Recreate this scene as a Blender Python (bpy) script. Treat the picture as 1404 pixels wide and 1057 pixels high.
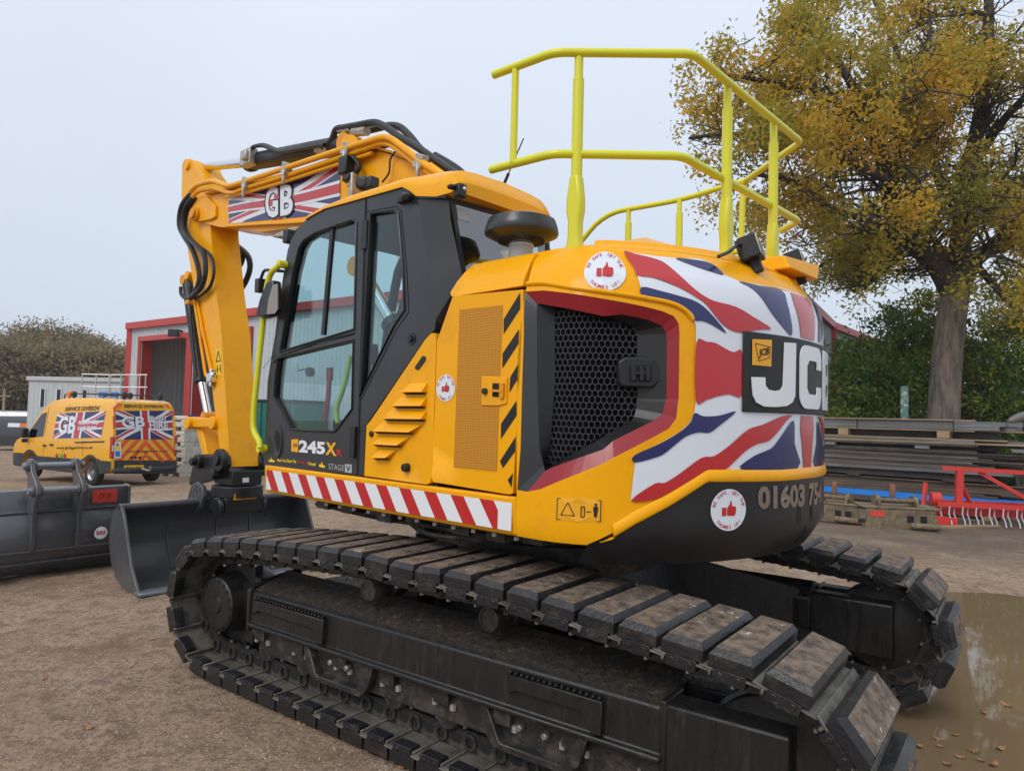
import bpy, math, random
import numpy as np
from mathutils import Vector, Matrix, noise
from mathutils.geometry import delaunay_2d_cdt
from mathutils.bvhtree import BVHTree
random.seed(7); np.random.seed(7)
SC=bpy.context.scene; COL=SC.collection
for o in list(bpy.data.objects): bpy.data.objects.remove(o)
R=math.radians
# ------------------------------------------------------------ camera (photo 1404x1057, focal length in photo pixels)
PW,PH,FPX=1404.,1057.,967.5
CAMH,PITCH,ROLL=1.7794,.0439271,.0250686
_f=Vector((0,math.cos(PITCH),math.sin(PITCH)));_r=Vector((1,0,0));_u=Vector((0,-math.sin(PITCH),math.cos(PITCH)))
CR=_r*math.cos(ROLL)+_u*math.sin(ROLL); CU=-_r*math.sin(ROLL)+_u*math.cos(ROLL); CF=_f
CO=Vector((0,0,CAMH))
cd=bpy.data.cameras.new('camera'); cam=bpy.data.objects.new('camera',cd); COL.objects.link(cam)
m=Matrix((CR,CU,-CF)).transposed().to_4x4(); m.translation=CO; cam.matrix_world=m
cd.sensor_width=36; cd.lens=FPX*36/PW; cd.clip_end=2000; cd.clip_start=.05
SC.camera=cam
# ------------------------------------------------------------ overcast sky, weak broad sun
SUN_EL,SUN_AZ=R(42),R(215)
w=bpy.data.worlds.new('World'); SC.world=w; w.use_nodes=True
nt=w.node_tree; nt.nodes.clear()
out=nt.nodes.new('ShaderNodeOutputWorld'); bg=nt.nodes.new('ShaderNodeBackground'); bg2=nt.nodes.new('ShaderNodeBackground'); add=nt.nodes.new('ShaderNodeAddShader')
sky=nt.nodes.new('ShaderNodeTexSky'); sky.sky_type='NISHITA'; sky.sun_disc=False; sky.sun_elevation=SUN_EL; sky.sun_rotation=SUN_AZ
sky.dust_density=3; sky.air_density=1
tcw=nt.nodes.new('ShaderNodeTexCoord'); sep=nt.nodes.new('ShaderNodeSeparateXYZ'); rmp=nt.nodes.new('ShaderNodeValToRGB')
nt.links.new(tcw.outputs['Generated'],sep.inputs[0]); nt.links.new(sep.outputs['Z'],rmp.inputs[0])
# cloud sheet of an overcast sky: a little brighter towards the zenith
e=rmp.color_ramp.elements; e[0].position=0; e[0].color=(.485,.537,.618,1); e[1].position=1; e[1].color=(.73,.785,.87,1)
nz=nt.nodes.new('ShaderNodeTexNoise'); nz.inputs['Scale'].default_value=2.2; nz.inputs['Detail'].default_value=4
nt.links.new(tcw.outputs['Generated'],nz.inputs['Vector'])
mr=nt.nodes.new('ShaderNodeMapRange'); mr.inputs['To Min'].default_value=.93; mr.inputs['To Max'].default_value=1.07
nt.links.new(nz.outputs['Fac'],mr.inputs['Value'])
nt.links.new(rmp.outputs[0],bg2.inputs[0]); nt.links.new(mr.outputs[0],bg2.inputs[1])
nt.links.new(sky.outputs[0],bg.inputs[0]); bg.inputs[1].default_value=.012
nt.links.new(bg.outputs[0],add.inputs[0]); nt.links.new(bg2.outputs[0],add.inputs[1]); nt.links.new(add.outputs[0],out.inputs[0])
sl=bpy.data.lights.new('sun','SUN'); sl.energy=1.0; sl.angle=R(25); sl.color=(1,.96,.9)
so=bpy.data.objects.new('sun',sl); COL.objects.link(so)
sd=Vector((math.sin(SUN_AZ)*math.cos(SUN_EL),math.cos(SUN_AZ)*math.cos(SUN_EL),math.sin(SUN_EL)))
so.rotation_euler=sd.to_track_quat('Z','Y').to_euler()
SC.view_settings.view_transform='Standard'; SC.view_settings.look='None'; SC.view_settings.exposure=0.32; SC.view_settings.gamma=1
SC.cycles.use_adaptive_sampling=True
try:
    SC.cycles.use_denoising=True; SC.cycles.max_bounces=8; SC.cycles.transparent_max_bounces=12
except Exception: pass
# ------------------------------------------------------------ frames and pixel helpers
CX,CY,THT,THU=.36353,4.8299,2.508124,2.406742
def rayd(px,py): return (CF*FPX+CR*(px-PW/2)-CU*(py-PH/2)).normalized()
def to_loc(P,th):
    d=P-Vector((CX,CY,0)); c,s=math.cos(th),math.sin(th); return Vector((c*d.x+s*d.y,-s*d.x+c*d.y,d.z))
OU=to_loc(CO,THU); OT=to_loc(CO,THT)
def pl(px,py,axis,val,th=THU):
    o=to_loc(CO,th); d=to_loc(CO+rayd(px,py),th)-o; t=(val-o[axis])/d[axis]; return o+d*t
def PY(q,y): a=pl(q[0],q[1],1,y); return (a.x,a.z)
def PX(q,x): a=pl(q[0],q[1],0,x); return (a.y,a.z)
def PZ(q,z): return pl(q[0],q[1],2,z)
def gz(x,y):
    d=math.hypot(x-CX,y-CY); t=max(0.,d-3.5)
    return -1.6*(1-math.exp(-.02298*t))
def GP(px,py,dz=0.):
    d=rayd(px,py); z=0.
    for i in range(30):
        t=(z+dz-CAMH)/d.z; P=CO+d*t
        if t<0: return None
        z=gz(P.x,P.y)
    return P
def at_depth(px,py,D): d=rayd(px,py); return CO+d*(D/d.y)
# ------------------------------------------------------------ materials
MAT={}
def mat(name,col,rough=.5,metal=0.,coat=0.,spec=.5,noise_s=0,col2=None,lo=.4,hi=.6,bump=0.,bump_s=60,rvar=0.,detail=6,coords='Object',dirt=None,dirt_s=3,dirt_lo=.55,dirt_hi=.75,stretch=None):
    m=bpy.data.materials.new(name); m.use_nodes=True; n=m.node_tree.nodes; L=m.node_tree.links
    b=n['Principled BSDF']; b.inputs['Base Color'].default_value=(*col,1); b.inputs['Roughness'].default_value=rough; b.inputs['Metallic'].default_value=metal
    b.inputs['Coat Weight'].default_value=coat; b.inputs['Coat Roughness'].default_value=.08; b.inputs['Specular IOR Level'].default_value=spec
    tc=n.new('ShaderNodeTexCoord') if coords!='World' else n.new('ShaderNodeNewGeometry'); vec=tc.outputs[coords if coords!='World' else 'Position']
    if stretch:
        mp=n.new('ShaderNodeMapping'); mp.inputs['Scale'].default_value=stretch; L.new(vec,mp.inputs[0]); vec=mp.outputs[0]
    cur=None
    if noise_s and col2:
        t=n.new('ShaderNodeTexNoise'); t.inputs['Scale'].default_value=noise_s; t.inputs['Detail'].default_value=detail; t.inputs['Roughness'].default_value=.6; L.new(vec,t.inputs['Vector'])
        r=n.new('ShaderNodeMapRange'); r.inputs['From Min'].default_value=lo; r.inputs['From Max'].default_value=hi; L.new(t.outputs['Fac'],r.inputs['Value'])
        mx=n.new('ShaderNodeMix'); mx.data_type='RGBA'; mx.inputs['A'].default_value=(*col,1); mx.inputs['B'].default_value=(*col2,1); L.new(r.outputs[0],mx.inputs['Factor']); cur=mx.outputs['Result']
    if dirt:
        t=n.new('ShaderNodeTexNoise'); t.inputs['Scale'].default_value=dirt_s; t.inputs['Detail'].default_value=9; t.inputs['Roughness'].default_value=.7; L.new(vec,t.inputs['Vector'])
        r=n.new('ShaderNodeMapRange'); r.inputs['From Min'].default_value=dirt_lo; r.inputs['From Max'].default_value=dirt_hi; L.new(t.outputs['Fac'],r.inputs['Value'])
        mx=n.new('ShaderNodeMix'); mx.data_type='RGBA'; L.new(r.outputs[0],mx.inputs['Factor'])
        if cur: L.new(cur,mx.inputs['A'])
        else: mx.inputs['A'].default_value=(*col,1)
        mx.inputs['B'].default_value=(*dirt,1); cur=mx.outputs['Result']
    if cur: L.new(cur,b.inputs['Base Color'])
    if rvar:
        t=n.new('ShaderNodeTexNoise'); t.inputs['Scale'].default_value=5; t.inputs['Detail'].default_value=8; L.new(vec,t.inputs['Vector'])
        r=n.new('ShaderNodeMapRange'); r.inputs['From Min'].default_value=.3; r.inputs['From Max'].default_value=.7; r.inputs['To Min'].default_value=max(.02,rough-rvar); r.inputs['To Max'].default_value=rough+rvar; L.new(t.outputs['Fac'],r.inputs['Value']); L.new(r.outputs[0],b.inputs['Roughness'])
    if bump:
        t=n.new('ShaderNodeTexNoise'); t.inputs['Scale'].default_value=bump_s; t.inputs['Detail'].default_value=5; L.new(vec,t.inputs['Vector'])
        bp=n.new('ShaderNodeBump'); bp.inputs['Strength'].default_value=bump; bp.inputs['Distance'].default_value=.01; L.new(t.outputs['Fac'],bp.inputs['Height']); L.new(bp.outputs[0],b.inputs['Normal'])
    MAT[name]=m; return m
mat('yellow',(.92,.41,.003),.34,coat=.22,spec=.12,rvar=.08,dirt=(.50,.24,.04),dirt_s=2.6,dirt_lo=.53,dirt_hi=1.0)
mat('yellow_dirty',(.74,.30,.010),.4,coat=.05,spec=.2,rvar=.1,dirt=(.25,.15,.06),dirt_s=4,dirt_lo=.55,dirt_hi=.9)
mat('charcoal',(.028,.030,.034),.38,coat=.15,rvar=.1,bump=.05,bump_s=300)
mat('black',(.012,.012,.013),.42,rvar=.12)
mat('satin_black',(.012,.012,.013),.42,coat=.05,rvar=.1)
mat('black_steel',(.012,.0115,.0115),.36,rvar=.16,dirt=(.065,.05,.036),dirt_s=6,dirt_lo=.53,dirt_hi=.85,bump=.2,bump_s=90,stretch=(6,6,1))
mat('black_dirty',(.018,.017,.016),.5,rvar=.15,dirt=(.13,.10,.075),dirt_s=9,dirt_lo=.48,dirt_hi=.75,bump=.35,bump_s=70)
mat('rubber',(.013,.013,.015),.36,rvar=.16,dirt=(.09,.066,.047),dirt_s=10,dirt_lo=.53,dirt_hi=.80,bump=.4,bump_s=60,coords='World')
mat('mud',(.23,.165,.115),.75,noise_s=18,col2=(.055,.044,.036),lo=.38,hi=.66,bump=1.0,bump_s=60,rvar=.2,dirt=(.55,.50,.42),dirt_s=13,dirt_lo=.625,dirt_hi=.65,coords='World')
mat('frame_mud',(.05,.038,.028),.7,noise_s=30,col2=(.018,.016,.015),lo=.42,hi=.6,bump=.9,bump_s=60,dirt=(.15,.11,.07),dirt_s=18,dirt_lo=.56,dirt_hi=.68,coords='World')
mat('steel_mud',(.16,.15,.12),.5,metal=.2,noise_s=9,col2=(.07,.06,.048),lo=.4,hi=.65,bump=.4,bump_s=50,rvar=.2,coords='World')
mat('grey_paint',(.075,.078,.086),.32,coat=.2,rvar=.1,dirt=(.13,.12,.11),dirt_s=3,dirt_lo=.52,dirt_hi=.9)
mat('grey_dark',(.045,.048,.053),.36,coat=.15,rvar=.1,dirt=(.07,.062,.055),dirt_s=3,dirt_lo=.55,dirt_hi=.9)
mat('steel_edge',(.30,.33,.38),.3,metal=.6,rvar=.1)
mat('chrome',(.75,.76,.78),.12,metal=1)
mat('digit_chrome',(.42,.42,.43),.16,metal=1,rvar=.08)
mat('steel',(.42,.42,.41),.35,metal=.8,rvar=.1)
mat('zinc',(.50,.49,.45),.45,metal=.5,noise_s=20,col2=(.36,.34,.3))
mat('rail_yellow',(.72,.70,.02),.38,coat=.2,rvar=.1)
mat('lime',(.62,.80,.04),.35)
mat('white',(.78,.80,.82),.35,coat=.2)
mat('flag_white',(.72,.76,.82),.25,coat=.4)
mat('flag_red',(.50,.018,.022),.25,coat=.4)
mat('flag_blue',(.012,.016,.11),.25,coat=.4)
mat('red',(.52,.012,.014),.35,coat=.2)
mat('trim_red',(.30,.012,.020),.35,rvar=.08)
mat('sign_red',(.62,.03,.02),.5)
mat('spray_red',(.75,.06,.035),.7,noise_s=6,col2=(.55,.05,.04))
mat('logo_yellow',(.85,.40,.01),.4)
mat('print_black',(.01,.01,.01),.5)
mat('print_green',(.10,.45,.05),.5)
mat('print_blue',(.03,.20,.62),.5)
mat('sticker_yellow',(.90,.62,.0),.4)
mat('sticker_grey',(.42,.44,.46),.4)
mat('dark_inside',(.008,.008,.009),.8)
mat('seat',(.022,.022,.025),.85,bump=.4,bump_s=200)
mat('beacon',(.75,.20,.01),.2)
mat('tail_red',(.45,.01,.012),.15,coat=.5)
mat('lamp_clear',(.55,.50,.45),.1,coat=.5)
mat('hose',(.014,.014,.015),.42,rvar=.1)
mat('mirror_glass',(.32,.27,.23),.08,metal=.6)
mat('tyre',(.022,.021,.02),.8,dirt=(.12,.10,.08),dirt_s=6,dirt_lo=.5,dirt_hi=.8)
def mesh_door_mat():
    m=mat('perforated',(.52,.24,.03),.55,rvar=.05); n=m.node_tree.nodes; L=m.node_tree.links; b=n['Principled BSDF']
    tc=n.new('ShaderNodeTexCoord'); v=n.new('ShaderNodeTexVoronoi'); v.inputs['Scale'].default_value=80; v.inputs['Randomness'].default_value=.0
    L.new(tc.outputs['Object'],v.inputs['Vector'])
    r=n.new('ShaderNodeMapRange'); r.inputs['From Min'].default_value=.28; r.inputs['From Max'].default_value=.42; L.new(v.outputs['Distance'],r.inputs['Value'])
    mx=n.new('ShaderNodeMix'); mx.data_type='RGBA'; mx.inputs['A'].default_value=(.09,.04,.006,1); mx.inputs['B'].default_value=(.60,.245,.006,1); L.new(r.outputs[0],mx.inputs['Factor']); L.new(mx.outputs['Result'],b.inputs['Base Color'])
mesh_door_mat()
def glass_mat(name,tint,gl=.10,rough=.02):
    m=bpy.data.materials.new(name); m.use_nodes=True; n=m.node_tree.nodes; L=m.node_tree.links; n.clear()
    o=n.new('ShaderNodeOutputMaterial'); t=n.new('ShaderNodeBsdfTransparent'); t.inputs[0].default_value=(*tint,1)
    g=n.new('ShaderNodeBsdfGlossy'); g.inputs['Roughness'].default_value=rough; g.inputs[0].default_value=(1,1,1,1)
    lw=n.new('ShaderNodeLayerWeight'); lw.inputs[0].default_value=.5; fr=n.new('ShaderNodeMath'); fr.operation='POWER'; fr.inputs[1].default_value=4.; L.new(lw.outputs['Facing'],fr.inputs[0])
    ad=n.new('ShaderNodeMath'); ad.operation='ADD'; ad.inputs[1].default_value=gl; L.new(fr.outputs[0],ad.inputs[0])
    mx=n.new('ShaderNodeMixShader'); L.new(ad.outputs[0],mx.inputs[0]); L.new(t.outputs[0],mx.inputs[1]); L.new(g.outputs[0],mx.inputs[2]); L.new(mx.outputs[0],o.inputs[0]); MAT[name]=m
glass_mat('glass',(.74,.86,.87),.035); glass_mat('dark_glass',(.10,.12,.13),.05)
def leaf_mat(name,cols,trans=.35):
    m=bpy.data.materials.new(name); m.use_nodes=True; n=m.node_tree.nodes; L=m.node_tree.links; n.clear()
    o=n.new('ShaderNodeOutputMaterial'); a=n.new('ShaderNodeAttribute'); a.attribute_name='tint'
    r=n.new('ShaderNodeValToRGB'); el=r.color_ramp.elements
    for i,(p,c) in enumerate(cols):
        x=el[i] if i<2 else el.new(p); x.position=p; x.color=(*c,1)
    L.new(a.outputs['Fac'],r.inputs[0])
    d=n.new('ShaderNodeBsdfPrincipled'); d.inputs['Roughness'].default_value=.55; d.inputs['Specular IOR Level'].default_value=.3; L.new(r.outputs[0],d.inputs['Base Color'])
    t=n.new('ShaderNodeBsdfTranslucent'); L.new(r.outputs[0],t.inputs[0])
    mx=n.new('ShaderNodeMixShader'); mx.inputs[0].default_value=trans; L.new(d.outputs[0],mx.inputs[1]); L.new(t.outputs[0],mx.inputs[2]); L.new(mx.outputs[0],o.inputs[0]); MAT[name]=m
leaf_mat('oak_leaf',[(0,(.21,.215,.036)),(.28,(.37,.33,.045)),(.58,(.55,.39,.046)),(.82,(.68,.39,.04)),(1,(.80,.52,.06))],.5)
leaf_mat('green_leaf',[(0,(.05,.10,.022)),(.4,(.11,.20,.035)),(.75,(.24,.30,.045)),(1,(.52,.44,.05))],.45)
leaf_mat('far_leaf',[(0,(.17,.155,.095)),(.4,(.26,.205,.115)),(.75,(.35,.245,.13)),(1,(.20,.215,.12))],.35)
# ------------------------------------------------------------ mesh helpers
class MB:
    def __init__(s): s.v=[];s.f=[];s.m=[]
    def add(s,vs,fs,k=0):
        b=len(s.v); s.v+= [tuple(a) for a in vs]; s.f+= [tuple(i+b for i in f) for f in fs]; s.m+= [k]*len(fs); return s
    def box(s,c,d,rot=None,k=0,taper=1.):
        x,y,z=d[0]/2,d[1]/2,d[2]/2; vs=[]
        for sz in (-1,1):
            t=taper if sz>0 else 1.
            for sx,sy in ((-1,-1),(1,-1),(1,1),(-1,1)): vs.append(Vector((sx*x*t,sy*y*t,sz*z)))
        if rot is not None: vs=[rot@v for v in vs]
        c=Vector(c); vs=[v+c for v in vs]
        return s.add(vs,[(3,2,1,0),(4,5,6,7),(0,1,5,4),(1,2,6,5),(2,3,7,6),(3,0,4,7)],k)
    def prism(s,A,B,k=0,caps=True):
        n=len(A); fs=[(i,(i+1)%n,n+(i+1)%n,n+i) for i in range(n)]
        if caps: fs+= [tuple(range(n-1,-1,-1)),tuple(range(n,2*n))]
        return s.add(list(A)+list(B),fs,k)
    def slab(s,poly,axis,a,b,k=0):
        # polygon in the two other axes, extruded along axis from a to b
        def P(q,v):
            return {0:(v,q[0],q[1]),1:(q[0],v,q[1]),2:(q[0],q[1],v)}[axis]
        return s.prism([P(q,a) for q in poly],[P(q,b) for q in poly],k)
    def cyl(s,a,b,r,r2=None,n=16,k=0,caps=True):
        a,b=Vector(a),Vector(b); r2=r if r2 is None else r2; q=(b-a).to_track_quat('Z','Y')
        A=[a+q@Vector((r*math.cos(2*math.pi*i/n),r*math.sin(2*math.pi*i/n),0)) for i in range(n)]
        B=[b+q@Vector((r2*math.cos(2*math.pi*i/n),r2*math.sin(2*math.pi*i/n),0)) for i in range(n)]
        return s.prism(A,B,k,caps)
    def lathe(s,prof,c=(0,0,0),axis=(0,0,1),n=24,k=0):
        q=Vector(axis).to_track_quat('Z','Y'); c=Vector(c); vs=[]; fs=[]; m=len(prof)
        for i in range(n):
            a=2*math.pi*i/n
            for r,h in prof: vs.append(c+q@Vector((r*math.cos(a),r*math.sin(a),h)))
        for i in range(n):
            j=(i+1)%n
            for t in range(m-1): fs.append((i*m+t,j*m+t,j*m+t+1,i*m+t+1))
        return s.add(vs,fs,k)
    def tube(s,pts,r,n=10,k=0,smooth=0,taper=None):
        P=[Vector(p) for p in pts]
        if smooth: P=catmull(P,smooth)
        m=len(P); vs=[]; fs=[]; pq=None
        for i,p in enumerate(P):
            d=(P[min(i+1,m-1)]-P[max(i-1,0)])
            if d.length<1e-9: d=Vector((0,0,1))
            d.normalize()
            if pq is None: q=d.to_track_quat('Z','Y')
            else:
                q=pq.copy(); z=q@Vector((0,0,1)); q=z.rotation_difference(d)@q
            pq=q; rr=r if taper is None else r*(1+(taper-1)*i/(m-1))
            for t in range(n):
                a=2*math.pi*t/n; vs.append(p+q@Vector((rr*math.cos(a),rr*math.sin(a),0)))
        for i in range(m-1):
            for t in range(n):
                u=(t+1)%n; fs.append((i*n+t,i*n+u,(i+1)*n+u,(i+1)*n+t))
        fs+= [tuple(range(n-1,-1,-1)),tuple((m-1)*n+t for t in range(n))]
        return s.add(vs,fs,k)
    def build(s,name,mats,parent=None,smooth=35,bevel=0,seg=2,mx=None):
        me=bpy.data.meshes.new(name); me.from_pydata(s.v,[],s.f); 
        if isinstance(mats,str): mats=[mats]
        for q in mats: me.materials.append(MAT[q])
        if len(mats)>1: me.polygons.foreach_set('material_index',s.m)
        me.update()
        if smooth:
            me.shade_smooth(); me.set_sharp_from_angle(angle=R(smooth))
        o=bpy.data.objects.new(name,me); COL.objects.link(o)
        if parent: o.parent=parent
        if mx is not None: o.matrix_local=mx
        if bevel:
            b=o.modifiers.new('bevel','BEVEL'); b.width=bevel; b.segments=seg; b.limit_method='ANGLE'; b.angle_limit=R(40); b.harden_normals=False
        return o
def catmull(P,k):
    out=[]; n=len(P)
    for i in range(n-1):
        p0,p1,p2,p3=P[max(i-1,0)],P[i],P[i+1],P[min(i+2,n-1)]
        for j in range(k):
            t=j/k; out.append(.5*((2*p1)+(p2-p0)*t+(2*p0-5*p1+4*p2-p3)*t*t+(3*p1-p0-3*p2+p3)*t**3))
    out.append(P[-1]); return out
def round_path(P,r,k=5):
    P=[Vector(p) for p in P]; out=[P[0]]
    for i in range(1,len(P)-1):
        a,b,c=P[i-1],P[i],P[i+1]; d1=(a-b); d2=(c-b); l=min(r,d1.length*.45,d2.length*.45); s=b+d1.normalized()*l; e=b+d2.normalized()*l
        for j in range(k+1):
            t=j/k; out.append(s*(1-t)**2+b*2*t*(1-t)+e*t*t)
    out.append(P[-1]); return out
def thing(name,label,cat,loc=(0,0,0),rz=0,group=None):
    o=bpy.data.objects.new(name,None); COL.objects.link(o); o.location=loc; o.rotation_euler=(0,0,rz); o.empty_display_size=.2
    return tag(o,label,cat,group)
def tag(o,label=None,cat=None,group=None,kind=None):
    if label: o['label']=label
    if cat: o['category']=cat
    if group: o['group']=group
    if kind: o['kind']=kind
    return o
def copy_tree(o,parent=None):
    c=o.copy(); COL.objects.link(c); c.parent=parent
    if parent is not None: c.matrix_local=o.matrix_local.copy()
    for ch in list(o.children): copy_tree(ch,c)
    return c
def inpoly(x,y,P):
    c=False; n=len(P); j=n-1
    for i in range(n):
        xi,yi=P[i][0],P[i][1]; xj,yj=P[j][0],P[j][1]
        if (yi>y)!=(yj>y) and x<(xj-xi)*(y-yi)/(yj-yi)+xi: c=not c
        j=i
    return c
def dens(P,st):
    out=[]; n=len(P)
    for i in range(n):
        a,b=P[i],P[(i+1)%n]; L=math.hypot(b[0]-a[0],b[1]-a[1]); k=max(1,int(math.ceil(L/st)))
        for j in range(k): t=j/k; out.append((a[0]+(b[0]-a[0])*t,a[1]+(b[1]-a[1])*t))
    return out
def smoothpoly(P,k=4):
    n=len(P); out=[]
    for i in range(n):
        p0,p1,p2,p3=[Vector((P[(i+d)%n][0],P[(i+d)%n][1])) for d in (-1,0,1,2)]
        for j in range(k):
            t=j/k; q=.5*((2*p1)+(p2-p0)*t+(2*p0-5*p1+4*p2-p3)*t*t+(3*p1-p0-3*p2+p3)*t**3); out.append((q.x,q.y))
    return out
def fill(outer,holes=(),step=.1):
    loops=[dens(outer,step)]+[dens(h,step) for h in holes]
    vs=[];ed=[]
    for L in loops:
        b=len(vs); vs+=L; ed+=[(b+i,b+(i+1)%len(L)) for i in range(len(L))]
    xs=[v[0] for v in loops[0]]; ys=[v[1] for v in loops[0]]
    x=min(xs)+step*.5
    while x<max(xs):
        y=min(ys)+step*.5
        while y<max(ys):
            if inpoly(x,y,loops[0]) and not any(inpoly(x,y,h) for h in loops[1:]): vs.append((x,y))
            y+=step
        x+=step
    r=delaunay_2d_cdt([Vector(v) for v in vs],ed,[],0,1e-5)
    V=[(v.x,v.y) for v in r[0]]; T=[]
    for f in r[2]:
        cx=sum(V[i][0] for i in f)/3; cy=sum(V[i][1] for i in f)/3
        if inpoly(cx,cy,loops[0]) and not any(inpoly(cx,cy,h) for h in loops[1:]): T.append(tuple(f))
    return V,T
def panel(name,outer,mapper,mats,parent,thick=.0,holes=(),step=.1,off=0.,flip=False,build=True,mb=None,k=0,**kw):
    V,T=fill(outer,holes,step); M_=mb or MB()
    A=[mapper(u,v,off) for u,v in V]
    # orientation: make face normals agree with +off direction
    if T:
        t=T[len(T)//2]; a,b,c=[Vector(A[i]) for i in t]; nrm=(b-a).cross(c-a); up=Vector(mapper(*V[t[0]],off+.01))-a
        if nrm.dot(up)<0: T=[(t[0],t[2],t[1]) for t in T]
    if not thick: M_.add(A,T,k)
    else:
        n=len(A); B=[mapper(u,v,off-thick) for u,v in V]
        fs=list(T)+[(n+t[0],n+t[2],n+t[1]) for t in T]
        cnt={}
        for t in T:
            for i in range(3):
                e=(t[i],t[(i+1)%3]); cnt[e]=1
        for e in cnt:
            if (e[1],e[0]) not in cnt: fs.append((e[1],e[0],n+e[0],n+e[1]))
        M_.add(A+B,fs,k)
    if not build: return M_
    return M_.build(name,mats,parent,**kw)
_tc={}
def text2d(s,bold=0.,shear=0.):
    key=(s,bold,shear)
    if key in _tc: return _tc[key]
    c=bpy.data.curves.new('text','FONT'); c.body=s; c.size=1; c.offset=bold; c.shear=shear; c.resolution_u=3
    o=bpy.data.objects.new('text',c); COL.objects.link(o); dg=bpy.context.evaluated_depsgraph_get(); dg.update()
    me=o.evaluated_get(dg).to_mesh(); V=[(v.co.x,v.co.y) for v in me.vertices]; F=[tuple(p.vertices) for p in me.polygons]
    o.evaluated_get(dg).to_mesh_clear(); bpy.data.objects.remove(o); bpy.data.curves.remove(c)
    x0=min(v[0] for v in V);x1=max(v[0] for v in V);y0=min(v[1] for v in V);y1=max(v[1] for v in V)
    _tc[key]=(V,F,(x0,y0,x1,y1)); return _tc[key]
def quad(TL,TR,BR,BL):
    def q(s,t): # s right, t up
        a=[BL[i]*(1-s)+BR[i]*s for i in (0,1)]; b=[TL[i]*(1-s)+TR[i]*s for i in (0,1)]
        return (a[0]*(1-t)+b[0]*t,a[1]*(1-t)+b[1]*t)
    return q
def text_in(mb,s,q,mapper,off,bold=0.,shear=0.,k=0):
    V,F,(x0,y0,x1,y1)=text2d(s,bold,shear)
    A=[mapper(*q((x-x0)/(x1-x0),(y-y0)/(y1-y0)),off) for x,y in V]
    a,b,c=[Vector(A[i]) for i in F[0][:3]]
    if (b-a).cross(c-a).dot(Vector(mapper(*q(.5,.5),off+.01))-Vector(mapper(*q(.5,.5),off)))<0: F=[f[::-1] for f in F]
    mb.add(A,F,k)
def flat_in(mb,P,q,mapper,off,k=0,step=.12):
    V,T=fill(P,(),step); A=[mapper(*q(*v),off) for v in V]
    if T:
        t=T[0]; a,b,c=[Vector(A[i]) for i in t]; up=Vector(mapper(*q(*V[t[0]]),off+.01))-a
        if (b-a).cross(c-a).dot(up)<0: T=[t[::-1] for t in T]
    mb.add(A,T,k)
def union_jack(mb,q,mapper,off,ks,wave=.0,ph=0.,asp=2.,x0=0.,x1=1.):
    # flag layers in unit square (s,t); ks = blue, white, red material slots
    def wv(P): return [(min(max(s,0),1),min(max(t+wave*math.sin(6*s+ph)*(1 if 0<t<1 else 0),0),1)) for s,t in dens(P,.06)]
    B,W_,Rd=ks
    flat_in(mb,[(0,0),(1,0),(1,1),(0,1)],q,mapper,off,B,.1)
    def band(a,b,w):
        d=Vector((b[0]-a[0],(b[1]-a[1])/asp)); n=Vector((-d.y,d.x)).normalized()*w; nx,ny=n.x,n.y*asp
        return a,b,nx,ny
    def clipq(P):
        # clip to the unit square
        for ax,lim,sg in ((0,0,1),(0,1,-1),(1,0,1),(1,1,-1)):
            out=[]; n=len(P)
            for i in range(n):
                p,r=P[i],P[(i+1)%n]; ip=(p[ax]-lim)*sg>=0; ir=(r[ax]-lim)*sg>=0
                if ip: out.append(p)
                if ip!=ir:
                    t=(lim-p[ax])/(r[ax]-p[ax]); out.append((p[0]+(r[0]-p[0])*t,p[1]+(r[1]-p[1])*t))
            P=out
            if not P: return P
        return P
    h=.5
    for (a,b) in (((0,0),(h,h)),((1,1),(h,h)),((0,1),(h,h)),((1,0),(h,h))):
        a_,b_,nx,ny=band(a,b,.05); ex=(a[0]*1.15-.15*b[0],a[1]*1.15-.15*b[1])
        P=clipq([(ex[0]+nx,ex[1]+ny),(b[0]+nx,b[1]+ny),(b[0]-nx,b[1]-ny),(ex[0]-nx,ex[1]-ny)])
        if P: flat_in(mb,wv(P),q,mapper,off+.0015,W_,.1)
        P=clipq([(ex[0]+nx*.75,ex[1]+ny*.75),(b[0]+nx*.75,b[1]+ny*.75),(b[0]-nx*.05,b[1]-ny*.05),(ex[0]-nx*.05,ex[1]-ny*.05)])
        if P: flat_in(mb,wv(P),q,mapper,off+.003,Rd,.1)
    for w1,k,o in ((.165,W_,.0045),(.1,Rd,.006)):
        flat_in(mb,wv([(0,h-w1),(1,h-w1),(1,h+w1),(0,h+w1)]),q,mapper,off+o,k,.1)
        flat_in(mb,[(h-w1/asp,0),(h+w1/asp,0),(h+w1/asp,1),(h-w1/asp,1)],q,mapper,off+o+.0004,k,.1)
# ============================================================ GROUND
def wpos(px,py): 
    P=GP(px,py); return (P.x,P.y)
PUD=[wpos(*q) for q in ((1232,836),(1262,830),(1300,829),(1350,831),(1404,838),(1480,850),(1600,900),(1500,1000),(1404,1120),(1330,1070),(1262,1062),(1222,1040),(1212,1000),(1222,965),(1190,930),(1200,880))]
PUD=smoothpoly(PUD,4)
PUD_Z=-.035
def pud_in(x,y):
    d=1e9; n=len(PUD)
    for i in range(n):
        ax,ay=PUD[i];bx,by=PUD[(i+1)%n]; dx,dy=bx-ax,by-ay; L=dx*dx+dy*dy+1e-12; t=max(0,min(1,((x-ax)*dx+(y-ay)*dy)/L)); d=min(d,math.hypot(x-ax-t*dx,y-ay-t*dy))
    return d if inpoly(x,y,PUD) else -d
RUTS=[(-3.2,3.0,R(118)),(-1.6,2.2,R(152)),(2.6,10.2,R(20)),(-7,11,R(35))]
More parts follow.
